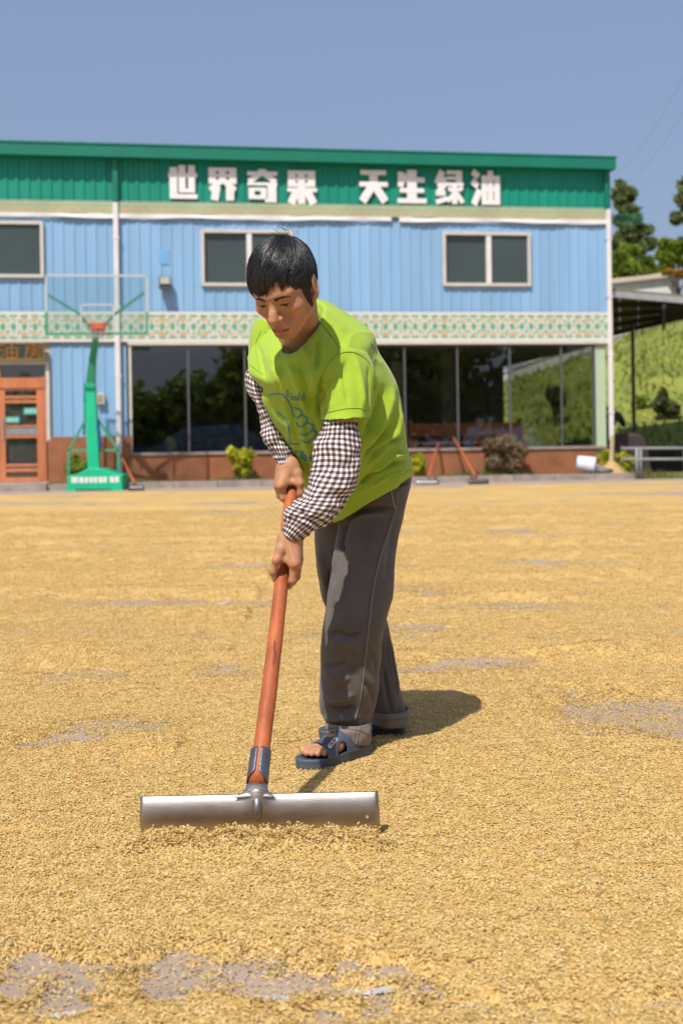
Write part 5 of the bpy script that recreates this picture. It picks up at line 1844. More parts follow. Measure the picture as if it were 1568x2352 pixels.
M_HAIR.node_tree.links.new(ha_.outputs['Color'], hb_.inputs['Base Color'])
# eyebrows
for s_ in (-1, 1):
    ev, ef = [], []
    mb = MB()
    for k in range(190):
        t = rng.random()
        x = 0.012 + 0.036 * t
        z = 0.0125 + 0.0052 * math.sin(math.pi * min(1, t * 0.72 + 0.12)) - 0.003 * max(0, t - 0.6) + rng.normal() * 0.0021 * (1.15 - t)
        p0 = hd(s_ * x, 0.13, z)
        hit = bvh_body.ray_cast(Vector(p0), Vector(-HM[:, 1]))[0]
        if hit is None:
            continue
        dr = Vector(HM @ np.array((s_ * 1.0, -0.15, 0.35 - 0.7 * t)))
        dr.normalize()
        n_ = Vector(HM[:, 1])
        a_ = hit + n_ * 0.0004
        b_2 = hit + dr * 0.0065 + n_ * 0.001
        h2 = bvh_body.find_nearest(b_2)
        b_2 = h2[0] + h2[1] * 0.0012
        mb.tube([a_, a_.lerp(b_2, .5) + n_ * .0006, b_2], [0.0005, 0.0005, 0.0002], 3, cap=False)
    obj('eyebrow', mb, M_BROW, MAN, True, world_co=True)

# ------------------------------------------------------------------ clothes: lofted, fused, smoothed, creased
def loft_ring(c, e1, e2, n=48, ex=2.0):
    t = np.linspace(0, 2 * math.pi, n, endpoint=False)
    ct, st_ = np.cos(t), np.sin(t)
    k = (np.abs(ct) ** ex + np.abs(st_) ** ex) ** (-1 / ex)
    return np.asarray(c)[None] + (ct * k)[:, None] * np.asarray(e1)[None] + (st_ * k)[:, None] * np.asarray(e2)[None]

def scr(l, r, Y, b, tilt=0.0, bz=0.0, tw=0.0):
    """ring seen edge on: left and right outline points, depth and half thickness"""
    p, q = np.array(P(l[0], l[1], Y - tilt)), np.array(P(r[0], r[1], Y + tilt))
    e1_ = (q - p) / 2
    e2_ = np.array((0, 1.0, 0))
    e2_ -= e1_ * (e2_ @ e1_) / (e1_ @ e1_)
    e2_ /= np.linalg.norm(e2_)
    return np.concatenate([(p + q) / 2, e1_ * math.sqrt(1 - tw * tw), e2_ * b + np.array((0, 0, bz)) + e1_ * tw])

def ring4(f, b, l, r):
    f, b, l, r = (np.array(P(*q)) for q in (f, b, l, r))
    return np.concatenate([(f + b + l + r) / 4, (r - l) / 2, (b - f) / 2])

def loft(specs, sub=8, n=48, ex=2.0, inner=None, mb=None):
    """specs rows (centre, e1, e2); inner: depth of a hollow at the last ring"""
    sp = crom(np.array(specs), (len(specs) - 1) * sub + 1)
    rings = [loft_ring(s[:3], s[3:6], s[6:9], n, ex) for s in sp]
    return sp, rings

def remesh(mb, voxel, it, fac=0.5):
    me = raw('tmp', mb.v, mb.f, None, False)
    o = bpy.data.objects.new('tmp', me)
    COL.objects.link(o)
    m = o.modifiers.new('r', 'REMESH')
    m.mode = 'VOXEL'
    m.voxel_size = voxel
    if it:
        s = o.modifiers.new('s', 'SMOOTH')
        s.iterations = it
        s.factor = fac
    dg = bpy.context.evaluated_depsgraph_get()
    ev = bpy.data.meshes.new_from_object(o.evaluated_get(dg))
    bpy.data.objects.remove(o)
    bpy.data.meshes.remove(me)
    return ev

def mesh_arrays(me):
    n = len(me.vertices)
    co = np.zeros(n * 3, np.float32)
    me.vertices.foreach_get('co', co)
    no = np.zeros(n * 3, np.float32)
    me.vertex_normals.foreach_get('vector', no)
    return co.reshape(-1, 3).astype(float), no.reshape(-1, 3).astype(float)

def seg_dist(px, pl):
    """distance to a polyline and the parameter 0..1 along it"""
    best = np.full(len(px), 1e9)
    par = np.zeros(len(px))
    pl = np.asarray(pl, float)
    L = np.linalg.norm(np.diff(pl, axis=0), axis=1)
    tot = L.sum()
    acc = 0
    for i in range(len(pl) - 1):
        d = pl[i + 1] - pl[i]
        t = np.clip(((px - pl[i]) @ d) / (d @ d), 0, 1)
        q = np.linalg.norm(px - pl[i] - t[:, None] * d, axis=1)
        m = q < best
        best[m] = q[m]
        par[m] = ((acc + t * L[i]) / tot)[m]
        acc += L[i]
    return best, par

def crease(co, no, folds, extra=None):
    px = to_px(co)
    view = co - np.array((0, 0, CAM_H))
    view /= np.linalg.norm(view, axis=1)[:, None]
    face = np.clip(-(no * view).sum(1) * 2.5, 0, 1)
    disp = np.zeros(len(co))
    for pl, w, amp in folds:
        pl = crom(np.array(pl, float), len(pl) * 5)
        d, t = seg_dist(px, pl)
        tap = np.clip(np.minimum(t, 1 - t) * 5, 0, 1)
        tap = np.where(len(pl) > 0, 0.15 + 0.85 * tap, tap)
        disp += amp / 1000 * np.exp(-(d / w) ** 2) * tap * face
    if extra is not None:
        disp += extra(co, no)
    return co + no * disp[:, None]

def finish(me, co, name, m, parent=MAN):
    me.vertices.foreach_set('co', (co - MO).astype(np.float32).ravel())
    me.update()
    me.polygons.foreach_set('use_smooth', [True] * len(me.polygons))
    me.materials.clear()
    me.materials.append(m)
    me.name = name
    return link(name, me, parent)

def add_loft(mb, rings, hollow=None):
    """closed solid; hollow=(wall, depth in rings) turns the last end into a cup"""
    rings = [np.asarray(r) for r in rings]
    if hollow:
        wall, dep = hollow
        for k in range(0, dep):
            r = rings_src = rings[len(rings) - 1 - 2 * k] if k else rings[-1]
            c = r.mean(0)
            d = r - c
            rings.append(c + d * (1 - wall / np.linalg.norm(d, axis=1))[:, None] + (0 if k else 0))
        mb.rings(rings)
    else:
        mb.rings(rings)

def fabric(name, color, rough=0.85, weave=900, var=0.08, bump=0.15, sheen=0.2, trans=0.0, wear=None):
    m = mat(name, color, rough, 0, var, 9, bump, weave, 0.25, dirt=wear)
    b = m.node_tree.nodes['Principled BSDF']
    b.inputs['Sheen Weight'].default_value = sheen
    if trans:
        nt = m.node_tree
        t = nt.nodes.new('ShaderNodeBsdfTranslucent')
        t.inputs[0].default_value = (*color, 1)
        mx = nt.nodes.new('ShaderNodeMixShader')
        mx.inputs[0].default_value = trans
        nt.links.new(b.outputs[0], mx.inputs[1])
        nt.links.new(t.outputs[0], mx.inputs[2])
        nt.links.new(mx.outputs[0], nt.nodes['Material Output'].inputs[0])
    return m
LIMEC = (0.41, 0.59, 0.045)
M_SHIRT = fabric('lime cotton', LIMEC, 0.8, 700, 0.06, 0.1, 0.25, 0.2)
M_SEAM = fabric('lime seam', (0.25, 0.44, 0.02), 0.85, 700)
M_TROU = fabric('grey cotton twill', (0.116, 0.100, 0.091), 0.8, 800, 0.2, 0.15, 0.15)
M_TSEAM = fabric('pale trouser thread', (0.30, 0.27, 0.25), 0.85, 700)
M_CUFF = fabric('faded grey twill', (0.20, 0.165, 0.14), 0.85, 800, 0.15, 0.15, 0.15)

# t-shirt
mb = MB()
F0, B0 = np.array(P(661, 815, 3.415)), np.array(P(727, 694, 3.60))
SL_, SR_ = np.array(P(717, 748, 3.455)), np.array(P(640, 752, 3.58))
coll_c = (F0 + B0) / 2
coll = np.concatenate([coll_c, (SL_ - SR_) / 2, (B0 - F0) / 2])
specs = [coll,
         ring4((659, 832, 3.405), (738, 694, 3.625), (622, 752, 3.61), (735, 752, 3.455)),
         ring4((655, 855, 3.405), (752, 704, 3.66), (594, 757, 3.66), (772, 768, 3.47)),
         ring4((652, 880, 3.41), (790, 738, 3.72), (578, 796, 3.68), (815, 798, 3.475)),
         ring4((670, 905, 3.43), (810, 782, 3.73), (622, 848, 3.65), (840, 842, 3.51)),
         scr((621, 905), (897, 892), 3.605, 0.160, -0.04, 0.035, 0.40),
         scr((647, 985), (921, 965), 3.655, 0.162, -0.02, 0.02, 0.32),
         scr((674, 1060), (937, 1030), 3.715, 0.162, 0, 0.01, 0.22),
         scr((706, 1130), (945, 1068), 3.77, 0.160, 0, 0, 0.1),
         scr((764, 1200), (946, 1092), 3.80, 0.155)]
sp, rings = loft(specs, 8, 64, 2.15)
top = [coll_c + (r - r.mean(0)) * k + np.array((0.0, 0.02, -0.05)) * d for r, k, d in ((rings[0], 0.84, 1.0), (rings[0], 0.90, 0.45), (rings[0], 0.93, 0.0))]
bot = []
for k, idx_ in enumerate((-1, -4, -8)):
    r = rings[idx_]
    c = r.mean(0)
    bot.append(c + (r - c) * 0.94)
mb.rings(top + rings + bot)
# left sleeve
def sleeve(specs, wall=0.007):
    sp, rings = loft(specs, 8, 48, 2.0)
    inn = []
    for k, idx_ in enumerate((-1, -5, -10)):
        r = rings[idx_]
        c = r.mean(0)
        d = r - c
        inn.append(c + d * (1 - wall / np.linalg.norm(d, axis=1))[:, None])
    mb.rings(rings + inn)
    return rings
slL = sleeve([scr((742, 800), (842, 812), 3.50, 0.075),
              scr((737, 850), (858, 852), 3.49, 0.082, -0.01),
              scr((735, 905), (855, 908), 3.465, 0.080, -0.01),
              scr((738, 945), (851, 945), 3.45, 0.078, -0.012),
              scr((739, 967), (849, 962), 3.44, 0.078, -0.014)])
slR = sleeve([scr((588, 732), (660, 752), 3.67, 0.066),
              scr((575, 765), (648, 785), 3.68, 0.074),
              scr((571, 800), (640, 820), 3.68, 0.076),
              scr((571, 832), (630, 850), 3.67, 0.072),
              scr((571, 852), (620, 876), 3.665, 0.070)])
ev = remesh(mb, 0.0038, 4, 0.5)
co, no = mesh_arrays(ev)
def shirt_extra(co, no):
    q = co * np.array((11, 11, 7))
    rg = (1 - np.abs(vnoise(co @ np.array([[8.0, 3.0, 2.0], [-3.0, 8.0, 1.5], [-2.0, 1.0, 5.0]]), 14))) ** 5
    return 0.0026 * vnoise(q, 12) + 0.0012 * vnoise(co * 28, 13) + 0.0050 * (rg - 0.25)
sf = [([(660, 826), (676, 862), (690, 900), (704, 945)], 9, 8), ([(690, 838), (698, 880), (706, 910)], 7, -7), ([(716, 806), (713, 850), (722, 890)], 8, 9), ([(730, 770), (728, 815), (724, 850)], 8, -7),
      ([(650, 842), (642, 880), (646, 930)], 10, -6), ([(700, 800), (704, 835)], 7, 6),
      ([(741, 860), (737, 905), (737, 960)], 9, -10), ([(622, 800), (640, 880), (664, 960), (690, 1040)], 12, 6),
      ([(902, 890), (884, 955), (846, 1020)], 10, 7), ([(880, 890), (862, 950), (834, 1000)], 8, -7), ([(915, 925), (906, 985), (880, 1030), (842, 1072)], 9, 8), ([(895, 975), (868, 1020), (835, 1050)], 7, -8),
      ([(932, 1000), (890, 1018), (846, 1062)], 7, -9), ([(938, 1040), (896, 1050), (852, 1092)], 7, 8), ([(940, 1058), (905, 1066), (858, 1090), (818, 1126)], 6, -9), ([(936, 1078), (890, 1094), (845, 1122)], 6, 5),
      ([(812, 818), (826, 860), (832, 915), (830, 945)], 8, 5), ([(790, 830), (790, 870), (800, 930)], 7, -4), ([(770, 850), (762, 900), (760, 950)], 8, 4), ([(846, 840), (848, 890), (842, 940)], 6, -4),
      ([(690, 945), (700, 1000), (722, 1060), (750, 1120)], 9, 7), ([(672, 960), (688, 1030), (716, 1100)], 8, -5), ([(720, 960), (740, 1040), (765, 1110)], 8, -5),
      ([(715, 700), (745, 730), (800, 770)], 10, 4), ([(735, 745), (760, 770), (790, 800)], 7, -4), ([(590, 790), (600, 830), (606, 870)], 7, -5)]
co = crease(co, no, [(a, w * 0.8, m * (2.5 if a[0][0] > 870 else 1.8)) for a, w, m in sf], shirt_extra)
shirt = finish(ev, co, 't_shirt', M_SHIRT)
SHV, SHN = co, no
ev.calc_loop_triangles()
bvh_shirt = BVHTree.FromPolygons([tuple(v) for v in co], [tuple(p.vertices) for p in ev.polygons])
camv = Vector((0, 0, CAM_H))
def on_surf(bvh, u, v, off=0.001):
    h = bvh.ray_cast(camv, ray(u, v).normalized())
    if h[0] is None:
        return None, None
    n = h[1]
    if n.dot(ray(u, v)) > 0:
        n = -n
    return h[0] + n * off, n
def surf_line(name, bvh, pts, r, m, parent, off=0.0008, n=6, step=40):
    pl = crom(np.array(pts, float), max(step, len(pts) * 6))
    run, runs = [], []
    for u, v in pl:
        p, nn = on_surf(bvh, u, v, off)
        if p is None or (run and (p - run[-1]).length > 0.03):
            if len(run) > 2:
                runs.append(run)
            run = []
        if p is not None:
            run.append(p)
    if len(run) > 2:
        runs.append(run)
    mb = MB()
    for q in runs:
        mb.tube(q, r, n)
    if mb.v:
        obj(name, mb, m, parent, True, world_co=True)
def ribbon(name, bvh, lines, w, m, parent, off=0.0014):
    mb = MB()
    for pts in lines:
        pl = crom(np.array(pts, float), len(pts) * 8)
        prev = None
        q, nn = [], []
        for u, v in pl:
            p, n_ = on_surf(bvh, u, v, off)
            if p is None:
                continue
            if q and (p - q[-1]).length < 0.0006:
                continue
            q.append(p); nn.append(n_)
        for i in range(len(q)):
            a_ = q[max(0, i - 1)]; b_ = q[min(len(q) - 1, i + 1)]
            d = (b_ - a_).normalized()
            nm = Vector((0, 0, 0))
            for j in range(max(0, i - 2), min(len(q), i + 3)):
                nm += nn[j]
            s = nm.normalized().cross(d).normalized() * w / 2
            mb.v += [tuple(q[i] - s), tuple(q[i] + s)]
            if i and (q[i] - q[i - 1]).length < 0.02:
                k = len(mb.v)
                mb.f.append((k - 4, k - 3, k - 1, k - 2))
    return obj(name, mb, m, parent, True, world_co=True)
# collar band, seams
sp_c = [Vector(p) for p in loft_ring(coll[:3] + np.array((0, 0.002, -0.004)), coll[3:6] * 1.0, coll[6:9] * 1.0, 56, 2.15)]
mb = MB()
rg = []
for i, p in enumerate(sp_c):
    d = (sp_c[(i + 1) % 56] - sp_c[i - 1]).normalized()
    up_ = (Vector(coll_c) - Vector(sp[8][:3])).normalized()
    out = d.cross(up_).normalized()
    rg.append([p + out * 0.004 * math.cos(a) + up_ * (0.010 * math.sin(a) - 0.008) for a in np.linspace(0, 2 * math.pi, 10, endpoint=False)])
b0i = len(mb.v)
for r_ in rg:
    mb.v += [tuple(q) for q in r_]
for i in range(56):
    for k in range(10):
        a_, b_ = i * 10, ((i + 1) % 56) * 10
        mb.f.append((a_ + k, a_ + (k + 1) % 10, b_ + (k + 1) % 10, b_ + k))
obj('collar', mb, M_SHIRT, shirt, True, world_co=True)
surf_line('sleeve_seam', bvh_shirt, [(735, 905), (738, 868), (752, 838), (775, 815), (800, 808), (826, 815), (848, 835), (858, 868), (860, 895)], 0.0016, M_SEAM, shirt)
surf_line('shoulder_seam', bvh_shirt, [(719, 716), (735, 740), (752, 760), (772, 790), (778, 812)], 0.0014, M_SEAM, shirt)
surf_line('hem_stitch', bvh_shirt, [(741, 951), (765, 944), (800, 938), (830, 938), (846, 944)], 0.0012, M_SEAM, shirt)
surf_line('hem_stitch', bvh_shirt, [(573, 836), (590, 850), (606, 862)], 0.0012, M_SEAM, shirt)
surf_line('hem_stitch', bvh_shirt, [(893, 1098), (918, 1092), (942, 1078)], 0.0012, M_SEAM, shirt)
surf_line('sleeve_seam', bvh_shirt, [(600, 760), (588, 790), (592, 830), (600, 860)], 0.0014, M_SEAM, shirt)
# blue print
M_PRINT = fabric('blue print ink', (0.05, 0.24, 0.36), 0.7, 700, 0.05, 0.05, 0.1)
def cz(pts):
    return [(612.5 + x / 10.24, 882 + y / 10.24) for x, y in pts]
hand_print = [cz(p) for p in (
    [(50, 270), (150, 240), (250, 228), (350, 240), (430, 300), (500, 390), (550, 490), (590, 600), (625, 740), (660, 770)],
    [(630, 550), (700, 580), (770, 590), (815, 640), (810, 710), (760, 770), (700, 800)],
    [(800, 740), (870, 745), (935, 790), (950, 850), (910, 920), (850, 980), (790, 1000), (740, 985), (700, 890)],
    [(900, 920), (980, 920), (1060, 960), (1090, 1010), (1060, 1080), (990, 1150), (900, 1200), (840, 1195), (785, 1160)],
    [(1060, 1090), (1130, 1110), (1165, 1170), (1140, 1240), (1060, 1300), (1000, 1360), (950, 1380), (870, 1360), (820, 1310)],
    [(205, 660), (300, 700), (400, 770), (470, 870), (510, 980), (535, 1150), (548, 1300), (550, 1395)],
    [(545, 1405), (600, 1408), (660, 1412), (720, 1408), (780, 1400)])]
ribbon('hand_print', bvh_shirt, hand_print, 0.0046, M_PRINT, shirt)
def cloth_text(ch, u0, u1, v0, v1, skew=0.0):
    me = char_mesh(ch, M_PRINT, 0.012, 0.0)
    bm = bmesh.new()
    bm.from_mesh(me)
    bmesh.ops.triangulate(bm, faces=bm.faces)
    bmesh.ops.subdivide_edges(bm, edges=[e for e in bm.edges if e.calc_length() > 0.12], cuts=2)
    bmesh.ops.triangulate(bm, faces=bm.faces)
    xs_ = [v.co.x for v in bm.verts]; ys_ = [v.co.y for v in bm.verts]
    xa, xb, ya_, yb_ = min(xs_), max(xs_), min(ys_), max(ys_)
    good = {}
    for v in bm.verts:
        s = (v.co.x - xa) / (xb - xa)
        t = (v.co.y - ya_) / (yb_ - ya_)
        p, _ = on_surf(bvh_shirt, u0 + (u1 - u0) * s + skew * t, v1 + (v0 - v1) * t + (u1 - u0) * s * 0.0, 0.0015)
        good[v] = p
    bad = [v for v in bm.verts if good[v] is None]
    for v in bm.verts:
        if good[v] is not None:
            v.co = good[v] - Vector(MO)
    bmesh.ops.delete(bm, geom=bad, context='VERTS')
    bm.to_mesh(me)
    bm.free()
    return link('lettering', me, shirt)
cloth_text('E', 659, 665, 896, 911, -1)
cloth_text('l', 668.5, 671, 903, 919, -1)
cloth_text('o', 671.5, 676.5, 909, 920)
cloth_text('u', 677.5, 684, 909, 920)
cloth_text('l', 685.5, 688.5, 902, 920)
cloth_text('d', 690, 699, 902, 920)
cloth_text('o', 664, 671, 1036, 1049)
cloth_text('r', 677, 685, 1034, 1052)
cloth_text('e', 688.5, 696.5, 1036, 1053)
cloth_text('b', 698, 707, 1036, 1059, -3)
cloth_text('e', 709, 719, 1044, 1060)
ribbon('back_print', bvh_shirt, [[(851, 789), (856, 796), (861, 804)]], 0.008, M_PRINT, shirt)

# trousers
mb = MB()
legL = [scr((768, 1150), (944, 1108), 3.81, 0.12), scr((778, 1195), (930, 1172), 3.80, 0.112), scr((766, 1270), (912, 1260), 3.75, 0.102), scr((755, 1350), (903, 1345), 3.71, 0.095), scr((742, 1430), (888, 1425), 3.68, 0.09),
        scr((735, 1500), (875, 1498), 3.69, 0.088), scr((734, 1580), (866, 1578), 3.71, 0.085), scr((735, 1630), (856, 1632), 3.73, 0.080), scr((752, 1664), (846, 1670), 3.735, 0.070), scr((760, 1680), (842, 1690), 3.735, 0.066)]
legR = [scr((735, 1160), (880, 1120), 3.91, 0.115), scr((723, 1215), (860, 1200), 3.93, 0.11), scr((727, 1290), (862, 1290), 3.94, 0.10), scr((741, 1370), (872, 1370), 3.95, 0.095), scr((768, 1440), (894, 1440), 3.95, 0.09),
        scr((800, 1520), (908, 1520), 3.94, 0.085), scr((828, 1600), (924, 1600), 3.92, 0.080), scr((850, 1640), (933, 1640), 3.91, 0.072), scr((858, 1658), (930, 1656), 3.91, 0.066)]
hipsp = [scr((790, 1085), (944, 1040), 3.80, 0.115), scr((764, 1130), (948, 1086), 3.83, 0.125), scr((742, 1170), (942, 1125), 3.85, 0.13), scr((735, 1205), (928, 1165), 3.86, 0.12)]
for s_ in (legL, legR, hipsp):
    sp_, rings = loft(s_, 8, 56, 2.2)
    mb.rings(rings)
ev = remesh(mb, 0.0042, 5, 0.5)
co, no = mesh_arrays(ev)
def tr_extra(co, no):
    rg = (1 - np.abs(vnoise(co @ np.array([[7.0, 2.0, 3.0], [-2.0, 7.0, 4.0], [2.0, 1.0, 7.0]]), 24))) ** 5
    return 0.0055 * (rg - 0.25) * np.clip(1.2 - co[:, 2], 0.4, 1) + 0.0036 * vnoise(co * np.array((9, 9, 6)), 21) + 0.0018 * vnoise(co * np.array((20, 20, 30)), 22) + 0.003 * vnoise(co * np.array((6, 6, 14)), 23) * np.clip((0.45 - co[:, 2]) * 4, 0.15, 1)
tf = [([(792, 1225), (800, 1192), (830, 1172), (905, 1166)], 7, -9), ([(800, 1208), (828, 1186), (880, 1180)], 7, 6), ([(790, 1195), (783, 1240), (790, 1270)], 6, -10), ([(770, 1290), (756, 1350), (746, 1420)], 6, -9),
      ([(800, 1300), (776, 1360), (770, 1400)], 12, 6), ([(752, 1462), (780, 1452), (808, 1460), (840, 1448)], 7, -7), ([(756, 1480), (790, 1478), (830, 1490)], 9, 6), ([(742, 1540), (775, 1560), (806, 1556)], 9, 5), ([(740, 1525), (770, 1530), (800, 1520)], 7, -5),
      ([(752, 1622), (780, 1632), (818, 1624)], 7, -9), ([(748, 1600), (778, 1604), (812, 1596)], 8, 6), ([(742, 1648), (775, 1652), (820, 1648)], 6, 6), ([(832, 1560), (850, 1590), (856, 1620)], 7, -5), ([(845, 1500), (862, 1520), (866, 1560)], 7, -5),
      ([(893, 1460), (905, 1540), (918, 1600)], 5, 5), ([(880, 1530), (890, 1590), (900, 1640)], 6, -6), ([(733, 1255), (745, 1310), (756, 1360)], 9, 6), ([(912, 1190), (898, 1260), (890, 1330)], 10, -5), ([(850, 1230), (830, 1300), (815, 1380)], 16, 5)]
co = crease(co, no, [(a, w * 0.9, m * 2.0) for a, w, m in tf], tr_extra)
trou = finish(ev, co, 'trousers', M_TROU)
bvh_t = BVHTree.FromPolygons([tuple(v) for v in co], [tuple(p.vertices) for p in ev.polygons])
surf_line('side_seam', bvh_t, [(913, 1130), (908, 1170), (896, 1210), (880, 1260), (866, 1310), (855, 1370), (848, 1430), (840, 1500), (832, 1570), (824, 1620), (815, 1652)], 0.0013, M_TSEAM, trou, step=90)
surf_line('side_seam', bvh_t, [(909, 1150), (904, 1172), (892, 1210), (876, 1260), (862, 1310), (851, 1370), (844, 1430), (836, 1500), (828, 1570), (820, 1620), (811, 1652)], 0.0012, M_TROU, trou, step=90)
surf_line('pocket_edge', bvh_t, [(897, 1112), (899, 1135), (906, 1166)], 0.0022, M_TSEAM, trou)
surf_line('pocket_edge', bvh_t, [(884, 1164), (896, 1166), (906, 1166)], 0.0013, M_TROU, trou)
surf_line('side_seam', bvh_t, [(893, 1480), (903, 1560), (910, 1640)], 0.0010, M_TSEAM, trou)
# turned-up cuffs
def cuff(specs, n=64):
    sp_, rings = loft(specs, 6, n, 2.1)
    th_ = np.linspace(0, 2 * math.pi, n, endpoint=False)
    for k, r in enumerate(rings):
        c = r.mean(0)
        r += (r - c) * (0.012 * np.sin(5 * th_ + k * 0.5) + 0.008 * np.sin(11 * th_ + 1))[:, None]
    inn = [r.mean(0) + (r - r.mean(0)) * 0.93 for r in rings]
    m_ = MB()
    m_.rings(rings + inn[::-1], False, False)
    nn_ = len(rings) * 2
    for k in range(n):
        l = (k + 1) % n
        m_.f.append(((nn_ - 1) * n + k, (nn_ - 1) * n + l, l, k))
    o = obj('cuff', m_, M_CUFF, trou, True, world_co=True)
    bv = BVHTree.FromPolygons([Vector(v) for v in m_.v], m_.f)
    return o, bv
cl_, bvc = cuff([scr((747, 1652), (852, 1656), 3.73, 0.086), scr((747, 1661), (853, 1670), 3.725, 0.092), scr((747, 1669), (853, 1688), 3.725, 0.093), scr((749, 1676), (851, 1705), 3.725, 0.091)])
surf_line('hem_stitch', bvc, [(748, 1677), (765, 1672), (800, 1674), (830, 1680), (850, 1690)], 0.0010, M_TROU, cl_)
surf_line('hem_stitch', bvc, [(820, 1664), (815, 1690), (812, 1708)], 0.0010, M_TROU, cl_)
surf_line('hem_stitch', bvc, [(828, 1664), (823, 1690), (820, 1708)], 0.0010, M_TROU, cl_)
cr_, bvc2 = cuff([scr((848, 1628), (939, 1627), 3.91, 0.084), scr((848, 1638), (939, 1639), 3.91, 0.086), scr((850, 1648), (938, 1652), 3.91, 0.085), scr((852, 1657), (936, 1662), 3.91, 0.082)])
surf_line('hem_stitch', bvc2, [(856, 1650), (890, 1654), (935, 1650)], 0.0010, M_TROU, cr_)

# checked arm covers
def plaid(name, per):
    m = bpy.data.materials.new(name)
    m.use_nodes = True
    nt = m.node_tree
    b = nt.nodes['Principled BSDF']
    b.inputs['Roughness'].default_value = 0.8
    b.inputs['Specular IOR Level'].default_value = 0.25
    uv = nt.nodes.new('ShaderNodeUVMap')
    sep = nt.nodes.new('ShaderNodeSeparateXYZ')
    nt.links.new(uv.outputs[0], sep.inputs[0])
    outs = []
    for ch in ('X', 'Y'):
        mul = nt.nodes.new('ShaderNodeMath'); mul.operation = 'DIVIDE'; mul.inputs[1].default_value = per
        nt.links.new(sep.outputs[ch], mul.inputs[0])
        fr = nt.nodes.new('ShaderNodeMath'); fr.operation = 'FRACT'
        nt.links.new(mul.outputs[0], fr.inputs[0])
        rp = nt.nodes.new('ShaderNodeValToRGB')
        rp.color_ramp.interpolation = 'LINEAR'
        els = rp.color_ramp.elements
        els[0].position = 0.0; els[0].color = (0, 0, 0, 1)
        els[1].position = 0.48; els[1].color = (0, 0, 0, 1)
        for p_, v_ in ((0.53, 1.0), (0.72, 1.0), (0.745, 0.75), (0.77, 1.0), (0.96, 1.0), (0.999, 0.0)):
            e = els.new(p_)
            e.color = (v_, v_, v_, 1)
        nt.links.new(fr.outputs[0], rp.inputs[0])
        outs.append(rp.outputs[0])
    ad = nt.nodes.new('ShaderNodeMath'); ad.operation = 'ADD'
    nt.links.new(outs[0], ad.inputs[0]); nt.links.new(outs[1], ad.inputs[1])
    hf2 = nt.nodes.new('ShaderNodeMath'); hf2.operation = 'MULTIPLY'; hf2.inputs[1].default_value = 0.5
    nt.links.new(ad.outputs[0], hf2.inputs[0])
    rp = nt.nodes.new('ShaderNodeValToRGB')
    els = rp.color_ramp.elements
    els[0].position = 0.0; els[0].color = (0.055, 0.026, 0.022, 1)
    els[1].position = 1.0; els[1].color = (0.78, 0.76, 0.80, 1)
    e = els.new(0.5); e.color = (0.27, 0.215, 0.21, 1)
    nt.links.new(hf2.outputs[0], rp.inputs[0])
    nt.links.new(rp.outputs[0], b.inputs['Base Color'])
    return m
M_PLAID = plaid('brown and white check', 0.0150)
